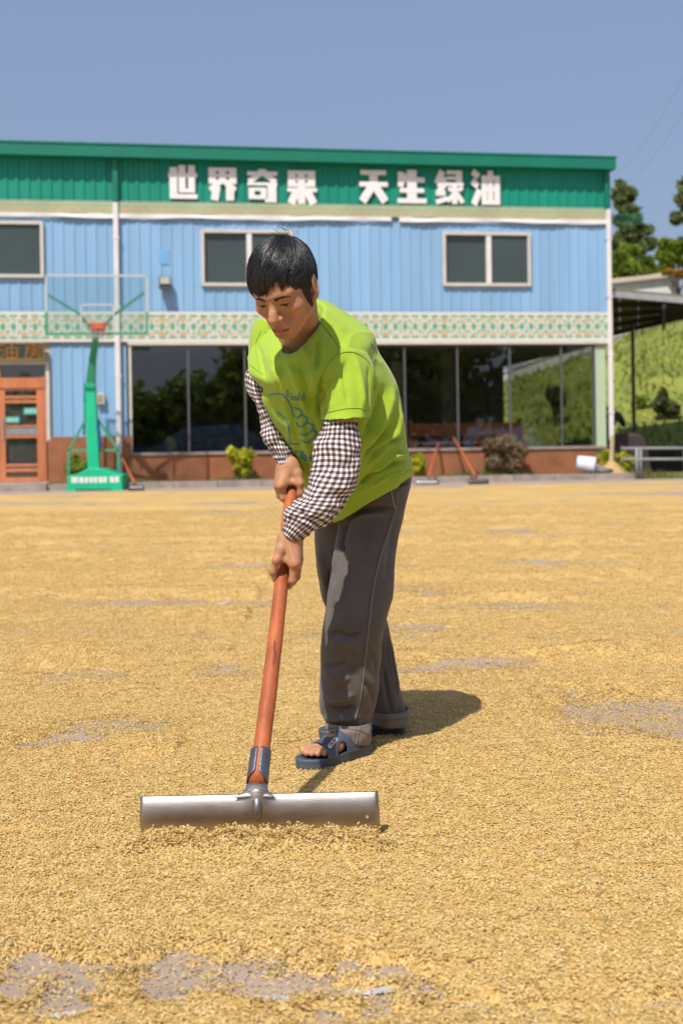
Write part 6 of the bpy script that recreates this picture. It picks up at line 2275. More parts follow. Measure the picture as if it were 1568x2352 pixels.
def arm_cover(specs, seed, puff, n=96, sub=14, name='arm_cover'):
    sp_ = crom(np.array(specs), (len(specs) - 1) * sub + 1)
    rings = [loft_ring(s[:3], s[3:6], s[6:9], n, 2.0) for s in sp_]
    m_ = len(rings)
    th_ = np.linspace(0, 2 * math.pi, n, endpoint=False)
    lens = np.concatenate([[0], np.cumsum([np.linalg.norm(rings[i + 1].mean(0) - rings[i].mean(0)) for i in range(m_ - 1)])])
    tot = lens[-1]
    V = []
    for i, r in enumerate(rings):
        c = r.mean(0)
        d = r - c
        L = np.linalg.norm(d, axis=1)[:, None]
        nn = d / L
        e_ = min(lens[i], tot - lens[i])
        gath = math.exp(-(max(0, e_ - 0.012) / 0.03) ** 2)
        ph = 0.8 * math.sin(i * 0.35 + seed)
        pl = gath * 0.0022 * np.sin(26 * th_ + ph) * (0.6 + 0.4 * np.sin(5 * th_ + seed))
        el = -0.0035 * math.exp(-((e_ - 0.024) / 0.006) ** 2) - 0.002 * math.exp(-((e_ - 0.010) / 0.004) ** 2)
        q = np.stack([c + d * 1.0 for _ in (0,)], 0)[0] if False else r
        wr = puff * (0.0075 * vnoise(np.stack([np.cos(th_) * 1.3, np.sin(th_) * 1.3, np.full(n, lens[i] * 34)], 1) + seed * 3.1, seed) +
                     0.0050 * vnoise(np.stack([np.cos(th_) * 2.6, np.sin(th_) * 2.6, np.full(n, lens[i] * 70)], 1) + seed, seed + 1)) * (1 - 0.75 * gath) * (1 + 0.9 * min(1, max(0, lens[i] / tot - 0.55) / 0.2))
        V.append(r + nn * (pl + el + wr)[:, None])
    inner = [r.mean(0) + (r - r.mean(0)) * 0.9 for r in (V[0], V[min(10, m_ - 1)])]
    inner2 = [r.mean(0) + (r - r.mean(0)) * 0.9 for r in (V[-1], V[-8])]
    allr = [inner[1], inner[0]] + V + inner2
    vv = np.concatenate(allr)
    fs = []
    for i in range(len(allr) - 1):
        for k in range(n):
            l = (k + 1) % n
            fs.append((i * n + k, i * n + l, (i + 1) * n + l, (i + 1) * n + k))
    me = raw(name, vv - MO, fs, M_PLAID, True, fixn=False)
    # cloth coordinates: around by a fixed girth, along by arc length (the cloth stays the same size where it is gathered)
    girth = round(0.36 / 0.0150) * 0.0150
    al = np.concatenate([[lens[0] - .02, lens[0] - 0.005], lens, [tot + .005, tot + .02]])
    # a little slack so bunched parts carry more checks
    uvl = me.uv_layers.new(name='UVMap')
    data = np.zeros((len(fs) * 4, 2))
    row = 0
    for i in range(len(allr) - 1):
        for k in range(n):
            k2 = k + 1
            w_ = lambda i_, k_: (girth * k_ / n + 0.003 * math.sin(al[i_] * 31 + seed + 2 * math.sin(2 * math.pi * k_ / n)), al[i_] + 0.0035 * math.sin(4 * math.pi * k_ / n + al[i_] * 24 + seed))
            data[row] = w_(i, k); data[row + 1] = w_(i, k2)
            data[row + 2] = w_(i + 1, k2); data[row + 3] = w_(i + 1, k)
            row += 4
    # polygons keep the order they were made in
    uvl.data.foreach_set('uv', data.ravel())
    return link(name, me, MAN)
def cut_fold(specs):
    return specs
arm_cover([scr((740, 963), (821, 957), 3.435, 0.046), scr((736, 984), (824, 988), 3.43, 0.053), scr((722, 1021), (827, 1027), 3.42, 0.058), scr((720, 1070), (828, 1064), 3.41, 0.060),
           scr((708, 1106), (820, 1112), 3.40, 0.060), scr((690, 1138), (801, 1150), 3.385, 0.056), scr((672, 1156), (772, 1188), 3.37, 0.052), scr((657, 1176), (738, 1214), 3.36, 0.046),
           scr((650, 1198), (708, 1232), 3.36, 0.038), scr((647, 1222), (685, 1246), 3.365, 0.031)], 3, 1.0)
arm_cover([scr((574, 835), (626, 850), 3.665, 0.048), scr((564, 862), (622, 884), 3.66, 0.054), scr((568, 897), (626, 905), 3.645, 0.056), scr((582, 922), (634, 924), 3.63, 0.052), scr((593, 958), (645, 950), 3.62, 0.05),
           scr((600, 985), (656, 975), 3.61, 0.049), scr((610, 1014), (664, 1006), 3.60, 0.044), scr((627, 1052), (673, 1042), 3.585, 0.034), scr((643, 1079), (680, 1066), 3.58, 0.028)], 6, 0.9)
mbn = MB()
c0, n0 = on_surf(bvh_shirt, 600, 700)
# ------------------------------------------------------------------ sandals
M_SAND = mat('navy rubber', (0.066, 0.085, 0.125), 0.55, var=0.15, scale=18, bump=0.08, bscale=90)
M_SOLE = mat('grey blue rubber', (0.075, 0.095, 0.13), 0.65, var=0.15, scale=20, bump=0.1, bscale=150)
sole_o = [(0, 0), (.020, .004), (.032, .018), (.037, .045), (.035, .085), (.037, .12), (.043, .16), (.047, .195), (.045, .228), (.034, .255), (.014, .273), (-.010, .280), (-.032, .272), (-.045, .250), (-.047, .215), (-.042, .175), (-.036, .13), (-.032, .09), (-.036, .045), (-.031, .018), (-.018, .004)]
def sandal(fr, badge):
    so_ = crom(np.array(sole_o + sole_o[:1]), 85)[:-1]
    c = so_.mean(0)
    ringsz = []
    for z, k in ((-0.006, 0.965), (-0.004, 0.985), (0.004, 0.975), (0.010, 0.985), (0.014, 1.0), (0.020, 1.005), (0.0235, 0.985), (0.023, 0.95), (0.0205, 0.93)):
        ringsz.append([fl(fr, c[0] + (x - c[0]) * k, c[1] + (y - c[1]) * (1 - (1 - k) * .5), z + 0.006 * math.exp(-((y - .06) / .06) ** 2) * (z > 0)) for x, y in so_])
    sobj = obj('sandal', MB().rings(ringsz), M_SOLE, MAN, True, world_co=True)
    # strap sheet with its openings
    nt2, ny2 = 84, 60
    vs, ok_ = [], {}
    def sp3(th_, y):
        h = np.interp(y, (.07, .10, .14, .18, .215, .23), (.082, .073, .057, .044, .036, .033))
        hw = np.interp(y, (.07, .10, .14, .18, .215, .23), (.036, .037, .041, .0445, .0455, .045))
        return (hw * math.copysign(abs(math.cos(th_)) ** .85, math.cos(th_)) + 0.001, y - 0.010 * math.sin(th_) ** 2 * (1 if y < .13 else -0.3), 0.018 + h * math.sin(th_) ** .8)
    for i in range(nt2 + 1):
        th_ = math.pi * i / nt2
        for j in range(ny2 + 1):
            y = 0.068 + (0.226 - 0.068) * j / ny2
            vs.append(fl(fr, *sp3(th_, y)))
            t = i / nt2                                     # 0 outer side, 1 inner side
            front = 0.218 - 0.016 * math.sin(math.pi * t) ** 2 + 0.004 * t
            back = 0.074 + 0.018 * math.sin(math.pi * t) ** 2
            inside = back < y < front
            d1 = ((t - 0.02) / 0.20) ** 2 + ((y - 0.152) / 0.020) ** 2            # opening low on the outside
            w2 = 0.0165 if t > 0.55 else 0.0165 * max(0, 1 - ((0.55 - t) / 0.13) ** 2) ** .5
            hole2 = t > 0.42 and abs(y - (0.150 + 0.004 * (t - .5))) < w2
            ok_[(i, j)] = inside and d1 > 1 and not hole2
    fs = []
    for i in range(nt2):
        for j in range(ny2):
            if ok_[(i, j)] and ok_[(i + 1, j)] and ok_[(i, j + 1)] and ok_[(i + 1, j + 1)]:
                a = i * (ny2 + 1) + j
                fs.append((a, a + ny2 + 1, a + ny2 + 2, a + 1))
    used_ = sorted({k for f in fs for k in f})
    mp = {k: n for n, k in enumerate(used_)}
    mb_ = MB()
    mb_.v = [tuple(vs[k]) for k in used_]
    mb_.f = [tuple(mp[k] for k in f) for f in fs]
    st_ = obj('strap', mb_, M_SAND, sobj, True, world_co=True)
    sm = st_.modifiers.new('smooth', 'SMOOTH'); sm.iterations = 2; sm.factor = 0.4
    so2 = st_.modifiers.new('solid', 'SOLIDIFY'); so2.thickness = 0.0042; so2.offset = 1.0
    if badge:
        bvs = BVHTree.FromPolygons([Vector(v) for v in mb_.v], mb_.f)
        def pill(name, us, ve, half, off, m, thick):
            p0, q0 = np.array(us, float), np.array(ve, float)
            d = (q0 - p0); L = np.linalg.norm(d); d /= L
            nrm_ = np.array((-d[1], d[0]))
            out = [p0 + nrm_ * half * math.cos(a) - d * half * math.sin(a) for a in np.linspace(0, math.pi, 9)] + [q0 - nrm_ * half * math.cos(a) + d * half * math.sin(a) for a in np.linspace(0, math.pi, 9)]
            cc, n0_ = on_surf(bvs, *((p0 + q0) / 2), 0.0)
            if cc is None:
                return
            top_, bot_ = [], []
            for u, v in out:
                dd = ray(u, v)
                t_ = (cc - camv).dot(n0_) / dd.dot(n0_)
                pt = camv + dd * t_
                top_.append(pt + n0_ * (0.0042 + off + thick)); bot_.append(pt + n0_ * 0.003)
            obj(name, MB().rings([bot_, top_]), m, sobj, world_co=True)
        pill('badge', (757, 1716), (769, 1701), 4.7, 0.0, M_WHITE, 0.002)
        pill('badge_face', (757.6, 1715.4), (768.4, 1701.6), 3.3, 0.0006, mat('dark badge', (0.05, 0.045, 0.06), 0.5), 0.002)
        pill('badge_mark', (761.8, 1710.2), (764.4, 1706.8), 3.2, 0.0011, mat('red badge', (0.42, 0.02, 0.03), 0.5), 0.002)
        for a_, b_ in (((756.8, 1716.2), (758.6, 1714)), ((762, 1709.8), (764, 1707.2)), ((767.2, 1703), (769, 1700.8))):
            pill('badge_mark', a_, b_, 1.1, 0.0016, M_WHITE, 0.002)
sandal(FT_L, True)
sandal(FT_R, False)

# ------------------------------------------------------------------ the rake in his hands
END = P(590, 1804, 2.965)
TOP = P(672, 1125, 3.58)
hdir = (TOP - END).normalized()
BLl, BLr = G(325, 1921, .010), G(869, 1917, .010)
rake = thing('wide_rake', 'wide curved steel rake with a long orange wooden handle held by the man', 'rake', ((BLl.x + BLr.x) / 2, (BLl.y + BLr.y) / 2, 0.0))
M_ENDG = mat('cut wood end', (0.40, 0.17, 0.07), 0.8, var=0.3, scale=60)
M_BLADE = bpy.data.materials.new('brushed steel')
M_BLADE.use_nodes = True
nt = M_BLADE.node_tree
b = nt.nodes['Principled BSDF']
b.inputs['Metallic'].default_value = 1.0
b.inputs['Base Color'].default_value = (0.50, 0.46, 0.43, 1)
tc = nt.nodes.new('ShaderNodeTexCoord')
mp = nt.nodes.new('ShaderNodeMapping')
mp.inputs['Scale'].default_value = (6, 160, 160)
nt.links.new(tc.outputs['Object'], mp.inputs[0])
nz = nt.nodes.new('ShaderNodeTexNoise'); nz.inputs['Scale'].default_value = 4; nz.inputs['Detail'].default_value = 6
nt.links.new(mp.outputs[0], nz.inputs[0])
rp = nt.nodes.new('ShaderNodeMapRange'); rp.inputs[3].default_value = 0.32; rp.inputs[4].default_value = 0.52
nt.links.new(nz.outputs[0], rp.inputs[0])
nt.links.new(rp.outputs[0], b.inputs['Roughness'])
bp = nt.nodes.new('ShaderNodeBump'); bp.inputs['Strength'].default_value = 0.12; bp.inputs['Distance'].default_value = 0.002
nt.links.new(nz.outputs[0], bp.inputs['Height'])
nt.links.new(bp.outputs[0], b.inputs['Normal'])
n2 = nt.nodes.new('ShaderNodeTexNoise'); n2.inputs['Scale'].default_value = 9; n2.inputs['Detail'].default_value = 5
nt.links.new(tc.outputs['Object'], n2.inputs[0])
cr = nt.nodes.new('ShaderNodeValToRGB')
cr.color_ramp.elements[0].position = 0.3; cr.color_ramp.elements[0].color = (0.36, 0.30, 0.26, 1)
cr.color_ramp.elements[1].position = 0.75; cr.color_ramp.elements[1].color = (0.54, 0.50, 0.47, 1)
nt.links.new(n2.outputs[0], cr.inputs[0])
nt.links.new(cr.outputs[0], b.inputs['Base Color'])
# handle
ts = np.linspace(0, 1.12, 26)
pts = [END + (TOP - END) * t + Vector((0.002 * math.sin(t * 5), 0, 0.0015 * math.sin(t * 9))) for t in ts]
hr = [0.0215 - 0.0030 * min(1, t) + 0.0003 * math.sin(t * 31) for t in ts]
handle = obj('handle', MB().tube(pts, hr, 24), M_HANDLE, rake, True, world_co=True)
for p in handle.data.polygons:
    if len(p.vertices) > 4:
        p.use_smooth = False
obj('end_grain', MB().tube([END - hdir * 0.0018, END + hdir * 0.002], [0.0185, 0.0185], 24), M_ENDG, rake, world_co=True)
# chipped paint
mbc = MB()
bvh_h = BVHTree.FromPolygons([Vector(v) + rake.location for v in [tuple(q.co) for q in handle.data.vertices]], [tuple(p.vertices) for p in handle.data.polygons])
chip = [(630, 1468), (634, 1476), (632, 1490), (635, 1505), (631, 1520), (626, 1532), (627, 1515), (629, 1500), (627, 1486)]
cp = [on_surf(bvh_h, u, v, 0.0006)[0] for u, v in chip]
if all(p is not None for p in cp):
    obj('paint_chip', MB().add(cp, [tuple(range(len(cp)))]), mat('bare chipped wood', (0.22, 0.05, 0.025), 0.9, var=0.3, scale=60), handle, world_co=True)
# blade: curved sheet
prof = [(0.076 * (math.cos(R(50)) - math.cos(R(a))) + 0.012, 0.076 * (math.sin(R(a)) + math.sin(R(50))) - 0.002) for a in (-56, -46, -36, -26, -16, -6, 4, 14, 24, 34)]
prof = crom(np.array(prof), 22)
nb = 60
ax = (BLr - BLl)
rings = []
sheet = []
for i in range(nb + 1):
    t = i / nb
    o_ = BLl + ax * t
    hk = 0.99 + 0.075 * t
    edge = min(t, 1 - t)
    rd = 1 - 0.10 * math.exp(-(edge / 0.012) ** 2)
    mid = math.exp(-((t - 0.492) / 0.042) ** 2)
    row = []
    for k, (dy, dz_) in enumerate(prof):
        yy = dy - 0.012 * mid * max(0, (dz_ - 0.02) / 0.09)
        zz = dz_ * hk + 0.016 * mid * max(0, (dz_ - 0.05) / 0.05)
        xo = -0.012 * (1 - t) * (0.0) + 0.010 * t * (1 - dz_ / 0.095) * 0.6 - 0.0 
        row.append(Vector((o_.x + xo, o_.y + yy * rd, max(zz + 0.010, -0.004))))
    sheet.append(row)
mb = MB()
npf = len(prof)
hole_t, hole_k = 0.955, 0.42
for row in sheet:
    mb.v += [tuple(p) for p in row]
for i in range(nb):
    for k in range(npf - 1):
        a = i * npf + k
        mb.f.append((a, a + npf, a + npf + 1, a + 1))
blade = obj('blade', mb, M_BLADE, rake, True, world_co=True)
sm = blade.modifiers.new('solid', 'SOLIDIFY'); sm.thickness = 0.0022; sm.offset = 0
# worn rivet hole; the light showing through is painted on a disc
bvh_b = BVHTree.FromPolygons([Vector(v) for v in mb.v], mb.f)
pc, pn = on_surf(bvh_b, 843, 1876, 0.0)
if pc is not None:
    pn.normalize()
    obj('hole_rim', MB().tube([pc + pn * 0.0008, pc + pn * 0.0016], [0.0052, 0.0048], 18), M_STEEL, blade, world_co=True)
    obj('hole', MB().tube([pc + pn * 0.001, pc + pn * 0.0020], [0.0036, 0.0036], 18), mat('light through the hole', (0.55, 0.4, 0.2), 0.9), blade, world_co=True)
# socket: open sheet wrapped round the handle end, running down into a spine
M_SPINE = mat('tarnished steel', (0.34, 0.31, 0.29), 0.4, metal=0.9, var=0.3, scale=25)
M_SOCK = mat('dark socket steel', (0.15, 0.155, 0.18), 0.42, metal=0.75, var=0.25, scale=30, bump=0.1, bscale=100)
side = hdir.cross(Vector((0, 0, 1))).normalized()
upn = side.cross(hdir).normalized()
if upn.y > 0:
    upn = -upn
vs, fs = [], []
na, nl = 40, 16
for j in range(nl + 1):
    t = j / nl
    ctr = END + hdir * (0.004 + 0.088 * t)
    rr_ = 0.0235 + 0.001 * (1 - t)
    gap = 0.16 + 1.25 * max(0.0, 1 - t / 0.30) ** 1.2
    for i in range(na + 1):
        a = gap + (2 * math.pi - 2 * gap) * i / na
        vs.append(ctr + (upn * math.cos(a) + side * math.sin(a)) * rr_)
for j in range(nl):
    for i in range(na):
        a = j * (na + 1) + i
        fs.append((a, a + 1, a + na + 2, a + na + 1))
mb = MB(); mb.v = [tuple(v) for v in vs]; mb.f = fs
sock = obj('socket', mb, M_SOCK, rake, True, world_co=True)
sm = sock.modifiers.new('solid', 'SOLIDIFY'); sm.thickness = 0.0025; sm.offset = 1
sp_lo = on_surf(bvh_b, 592, 1886, 0.001)[0]
sp_mid = on_surf(bvh_b, 591, 1850, 0.002)[0]
Bt = sheet[29][-1].copy()
ax_ = (BLr - BLl).normalized()
rings_n = []
nk0 = END + hdir * 0.034 - upn * 0.013
for t, hw_, th_ in ((0.0, 0.0205, 0.0110), (0.25, 0.0225, 0.0125), (0.5, 0.0255, 0.0125), (0.72, 0.0305, 0.0100), (0.86, 0.038, 0.0065), (1.0, 0.050, 0.0022)):
    c_ = nk0.lerp(sheet[29][-4] + Vector((0, 0.0015, 0)), t)
    rings_n.append([c_ + ax_ * hw_ * math.cos(a) + upn * th_ * math.sin(a) for a in np.linspace(0, 2 * math.pi, 28, endpoint=False)])
obj('neck', MB().rings(rings_n), M_BLADE, rake, True, world_co=True)
mb = MB()
mb.tube([END - upn * 0.006 - hdir * 0.004, (END + sp_mid) / 2 - upn * 0.002, sp_mid, (sp_mid + sp_lo) / 2 + Vector((0, -0.002, 0)), sp_lo], [0.0165, 0.0150, 0.0115, 0.0085, 0.002], 16)
obj('spine', mb, M_SPINE, rake, True, world_co=True)
# ------------------------------------------------------------------ spread grain
def to_g(u, v):
    g = G(u, v)
    return g.x, g.y
bare_px = [(1440, 1632, 230, 48, 1.0), (1350, 1688, 70, 14, .8), (1560, 1650, 140, 40, .8), (230, 1682, 150, 24, .75), (120, 1700, 70, 14, .6), (520, 1548, 60, 16, .8), (1030, 1528, 110, 14, .7), (1180, 1515, 80, 8, .6), (170, 1552, 110, 14, .55),
           (560, 1392, 90, 12, .7), (300, 1388, 120, 8, .5), (960, 1440, 60, 8, .6), (980, 1365, 90, 12, .7), (1170, 1384, 90, 8, .6), (930, 1300, 70, 5, .7), (1480, 1296, 60, 4, .6), (600, 1300, 120, 4, .5), (1240, 1290, 80, 3, .5), (470, 1462, 40, 8, .5), (1440, 1208, 110, 3, .5),
           (600, 2232, 230, 48, 1.3), (800, 2215, 140, 34, 1.15), (900, 2230, 100, 30, 1.0), (70, 2220, 150, 66, 1.35), (180, 2250, 70, 64, 1.1), (640, 2300, 80, 14, .6), (830, 2285, 130, 14, .7), (100, 2330, 120, 16, .8), (700, 2340, 160, 20, .55), (1560, 2310, 150, 12, .6), (1100, 2330, 200, 10, .4), (400, 2270, 70, 26, .7), (1050, 1700, 50, 10, .4), (660, 1700, 60, 14, .5)]
bare = []
for u, v, ru, rv, st_ in bare_px:
    x, y = to_g(u, v)
    y2 = to_g(u, max(v - rv, 1035))[1]
    y1 = to_g(u, v + rv)[1]
    bare.append((x, y, ru / FPX * y, max((y2 - y1) / 2, 0.05), st_ * (0.8 if 3.6 < y else 1.0)))

rakeC = (BLl + BLr) / 2
blade_y = lambda x: BLl.y + (BLr.y - BLl.y) * (x - BLl.x) / (BLr.x - BLl.x)

def bed(x, y):
    """height of the grain above the concrete (below zero: swept bare)"""
    p = np.stack([x, y, 0 * x], 1)
    w1 = vnoise(p * np.array((0.55, 0.9, 1)), 31)
    w2 = vnoise(p * np.array((1.7, 2.6, 1)), 32)
    w3 = vnoise(p * np.array((6, 9, 1)), 33)
    lam = np.clip(0.62 + 0.035 * (y - 4), 0.5, 1.6)
    ph = (y + 0.10 * x + 0.20 * w1 + 0.07 * w2) / lam
    rid = 0.5 + 0.5 * np.sin(2 * math.pi * ph)
    rid = rid ** 2.0
    far = np.clip((y - 3.3) / 2.0, 0, 1)
    amp = (0.006 + 0.062 * far) * (0.65 + 0.5 * w2) * np.clip(1 - (y - 9) / 22, 0.45, 1)
    w4 = vnoise(p * np.array((22, 30, 1)), 36)
    h = 0.010 + 0.003 * w4 - 0.007 * far + amp * rid + 0.006 * w2 + 0.003 * w3 + 0.006 * w1
    for bx_, by_, rx, ry, s in bare:
        d = np.sqrt(((x - bx_) / rx) ** 2 + ((y - by_) / ry) ** 2) + 0.45 * w2 + 0.65 * w3 + 0.35 * w4
        k = np.clip(1.25 - d, 0, 1)
        h -= s * (0.028 + amp * rid) * np.clip(k * 1.2, 0, 1)
    # heap pushed up before the rake
    inx = np.clip((x - (BLl.x - 0.045)) / 0.05, 0, 1) * np.clip(((BLr.x + 0.03) - x) / 0.06, 0, 1)
    dy = blade_y(x) - y
    hp_ = np.exp(-((dy - 0.100 - 0.012 * w3) / 0.034) ** 2)
    h += inx * hp_ * (0.029 + 0.008 * w3 + 0.006 * vnoise(p * 25, 35))
    h = np.where((dy < 0.05) & (inx > 0.3), np.minimum(h, 0.005 + 0.3 * np.maximum(h - 0.005, 0)), h)
    # swept clear behind the blade
    h = np.where((dy < 0) & (dy > -0.07) & (inx > 0.3), np.minimum(h, 0.006), h)
    # trodden under the sandals
    for fr in (FT_L, FT_R):
        c = fr[0] + fr[1] * 0.14
        lx = (x - c.x) * fr[1].x + (y - c.y) * fr[1].y
        ly = (x - c.x) * fr[2].x + (y - c.y) * fr[2].y
        k = np.clip(1.6 - np.sqrt((lx / 0.15) ** 2 + (ly / 0.055) ** 2), 0, 1)
        h = h * (1 - k) + np.minimum(h, 0.012) * k
    return h

Y_EDGE0 = 26.3
rows = [1.25]
while rows[-1] < 26.9:
    rows.append(rows[-1] + max(0.010, 0.0048 * rows[-1]))
rows = np.array(rows)
ncol = 380
hw = np.maximum(2.2, 0.50 * rows + 0.6)
tt = np.linspace(-1, 1, ncol)
tt = tt * (0.55 + 0.45 * tt * tt)
Xb = (tt[None, :] * hw[:, None]).ravel()
Yb2 = np.repeat(rows, ncol)
edge_n = 0.35 * vnoise(np.stack([Xb * 0.8, 0 * Xb, 0 * Xb], 1), 40) + 0.12 * vnoise(np.stack([Xb * 3, 0 * Xb, 0 * Xb], 1), 41)
edge_y = Y_EDGE0 + 0.148 * Xb * 1.0 + edge_n
Hb = bed(Xb, Yb2)
fade = np.clip((edge_y - Yb2) / 0.9, 0, 1)
Hb = Hb * fade - 0.02 * (fade <= 0.02)
idx = np.arange(len(rows) * ncol).reshape(len(rows), ncol)
Fb = np.stack([idx[:-1, :-1], idx[:-1, 1:], idx[1:, 1:], idx[1:, :-1]], -1).reshape(-1, 4)
# grain bed colour
M_BED = bpy.data.materials.new('grain bed')
M_BED.use_nodes = True
nt = M_BED.node_tree
b = nt.nodes['Principled BSDF']
b.inputs['Roughness'].default_value = 0.85
b.inputs['Specular IOR Level'].default_value = 0.2
tc = nt.nodes.new('ShaderNodeTexCoord')
vo = nt.nodes.new('ShaderNodeTexVoronoi'); vo.inputs['Scale'].default_value = 130
mp = nt.nodes.new('ShaderNodeMapping'); mp.inputs['Scale'].default_value = (1, 1, 0.3)
nt.links.new(tc.outputs['Object'], mp.inputs[0])
nt.links.new(mp.outputs[0], vo.inputs['Vector'])
nz = nt.nodes.new('ShaderNodeTexNoise'); nz.inputs['Scale'].default_value = 110; nz.inputs['Detail'].default_value = 4
nt.links.new(mp.outputs[0], nz.inputs[0])
cr = nt.nodes.new('ShaderNodeValToRGB')
cr.color_ramp.elements[0].position = 0.32; cr.color_ramp.elements[0].color = (0.36, 0.21, 0.062, 1)
cr.color_ramp.elements[1].position = 0.66; cr.color_ramp.elements[1].color = (0.70, 0.48, 0.185, 1)
nt.links.new(nz.outputs[0], cr.inputs[0])
n3 = nt.nodes.new('ShaderNodeTexNoise'); n3.inputs['Scale'].default_value = 1.1; n3.inputs['Detail'].default_value = 4
nt.links.new(tc.outputs['Object'], n3.inputs[0])
mr = nt.nodes.new('ShaderNodeMapRange'); mr.inputs[1].default_value = 0.3; mr.inputs[2].default_value = 0.7; mr.inputs[3].default_value = 0.88; mr.inputs[4].default_value = 1.06
nt.links.new(n3.outputs[0], mr.inputs[0])
mx = nt.nodes.new('ShaderNodeMix'); mx.data_type = 'RGBA'; mx.blend_type = 'MULTIPLY'; mx.inputs[0].default_value = 1.0
nt.links.new(cr.outputs[0], mx.inputs[6]); nt.links.new(mr.outputs[0], mx.inputs[7])
nt.links.new(mx.outputs[2], b.inputs['Base Color'])
bp = nt.nodes.new('ShaderNodeBump'); bp.inputs['Strength'].default_value = 0.7; bp.inputs['Distance'].default_value = 0.006
nt.links.new(nz.outputs[0], bp.inputs['Height'])
nt.links.new(bp.outputs[0], b.inputs['Normal'])
gbed = link('grain_bed', fast_mesh('grain bed', np.stack([Xb, Yb2, Hb], 1), Fb, M_BED))
tag(gbed, kind='stuff')

# single grains, in small loose clumps scattered over the bed
M_GRAIN = attr_mat('rice husk', rough=0.6, spec=0.3, translucent=0.12)
def clump_mesh(seed, n=26, spread=0.028):
    rg = np.random.default_rng(seed)
    vs, fs, cs = [], [], []
    pal = np.array([[0.65, 0.44, 0.15], [0.72, 0.52, 0.22], [0.57, 0.36, 0.11], [0.62, 0.45, 0.18], [0.46, 0.30, 0.10], [0.76, 0.60, 0.33], [0.44, 0.38, 0.13]])
    pw = np.array([.28, .24, .16, .16, .06, .07, .03])
    for k in range(n):
        a = rg.uniform(0, 2 * math.pi)
        tilt = rg.normal() * (0.22 if spread < .04 else 0.06)
        c = np.array((rg.normal() * spread * .6, rg.normal() * spread * .6, rg.uniform(0.0005, 0.0042) if spread < .04 else 0.0022))
        d = np.array((math.cos(a) * math.cos(tilt), math.sin(a) * math.cos(tilt), math.sin(tilt)))
        s = np.cross(d, (0, 0, 1)); s /= np.linalg.norm(s)
        u = np.cross(s, d)
        L = rg.uniform(0.0078, 0.0112) / 2
        w = rg.uniform(0.0014, 0.0019)
        b0 = len(vs)
        vs.append(c - d * L)
        for f_, ww in ((-.45, .85), (.35, .95)):
            for q in range(4):
                an = q * math.pi / 2 + 0.4
                vs.append(c + d * L * f_ + (s * math.cos(an) * ww + u * math.sin(an) * ww * 0.75) * w)
        vs.append(c + d * L)
        for q in range(4):
            q2 = (q + 1) % 4
            fs += [(b0, b0 + 1 + q2, b0 + 1 + q), (b0 + 1 + q, b0 + 1 + q2, b0 + 5 + q2), (b0 + 1 + q, b0 + 5 + q2, b0 + 5 + q), (b0 + 5 + q, b0 + 5 + q2, b0 + 9)]
        cs += [pal[rg.choice(len(pal), p=pw)] * rg.uniform(0.85, 1.15)] * 10
    me = bpy.data.meshes.new('grain clump')
    me.from_pydata([tuple(v) for v in vs], [], fs)
    me.materials.append(M_GRAIN)
    set_col(me, np.array(cs))
    return me
gcol = bpy.data.collections.new('grain clumps')
NV = 8
for k in range(NV):
    gcol.objects.link(bpy.data.objects.new('grain_clump_a%d' % k, clump_mesh(100 + k)))
for k in range(NV):
    gcol.objects.link(bpy.data.objects.new('grain_clump_b%d' % k, clump_mesh(200 + k, 9, 0.055)))

Hgrid = Hb.reshape(len(rows), ncol)
def bed_z(x, y):
    """height of the bed mesh itself, so no grain sinks below its facets"""
    r = np.clip(np.searchsorted(rows, y) - 1, 0, len(rows) - 2)
    fr_ = np.clip((y - rows[r]) / (rows[r + 1] - rows[r]), 0, 1)
    def at_row(k):
        c = np.clip(np.interp(x / hw[k], tt, np.arange(ncol)), 0, ncol - 1.001)
        i = c.astype(int)
        return Hgrid[k, i] * (1 - (c - i)) + Hgrid[k, i + 1] * (c - i)
    return at_row(r) * (1 - fr_) + at_row(r + 1) * fr_

rng = np.random.default_rng(3)
def scatter(y0, y1, dens, grow, thin=False):
    """clump positions between two distances, dens clumps per square metre"""
    hw0, hw1 = 0.31 * y0 + 0.12, 0.31 * y1 + 0.12
    n = int((y1 - y0) * (hw0 + hw1) * dens)
    y = rng.uniform(y0, y1, n)
    x = rng.uniform(-1, 1, n) * (0.31 * y1 + 0.12)
    m = np.abs(x) < 0.31 * y + 0.12
    x, y = x[m], y[m]
    h = bed_z(x, y)
    p = np.clip((h + 0.012) / 0.012, 0.0 if thin else 0.04, 1)
    if thin:
        p = (h < 0.006) * 1.0
    m = (rng.random(len(x)) < p) & (y < Y_EDGE0 - 0.6 + 0.148 * x)
    x, y, h = x[m], y[m], h[m]
    # keep grains out of the soles
    for fr in (FT_L, FT_R):
        c = fr[0] + fr[1] * 0.14
        lx = (x - c.x) * fr[1].x + (y - c.y) * fr[1].y
        ly = (x - c.x) * fr[2].x + (y - c.y) * fr[2].y
        k = (np.abs(lx) < 0.15) & (np.abs(ly) < 0.056)
        x, y, h = x[~k], y[~k], h[~k]
    return np.stack([x, y, np.maximum(h, 0.0005)], 1), np.full(len(x), grow)
parts_ = [scatter(1.7, 3.0, 3000, 1.0), scatter(3.0, 4.6, 2400, 1.0), scatter(4.6, 7, 1200, 1.12), scatter(7, 11, 420, 1.4), scatter(11, 18, 110, 1.9)]
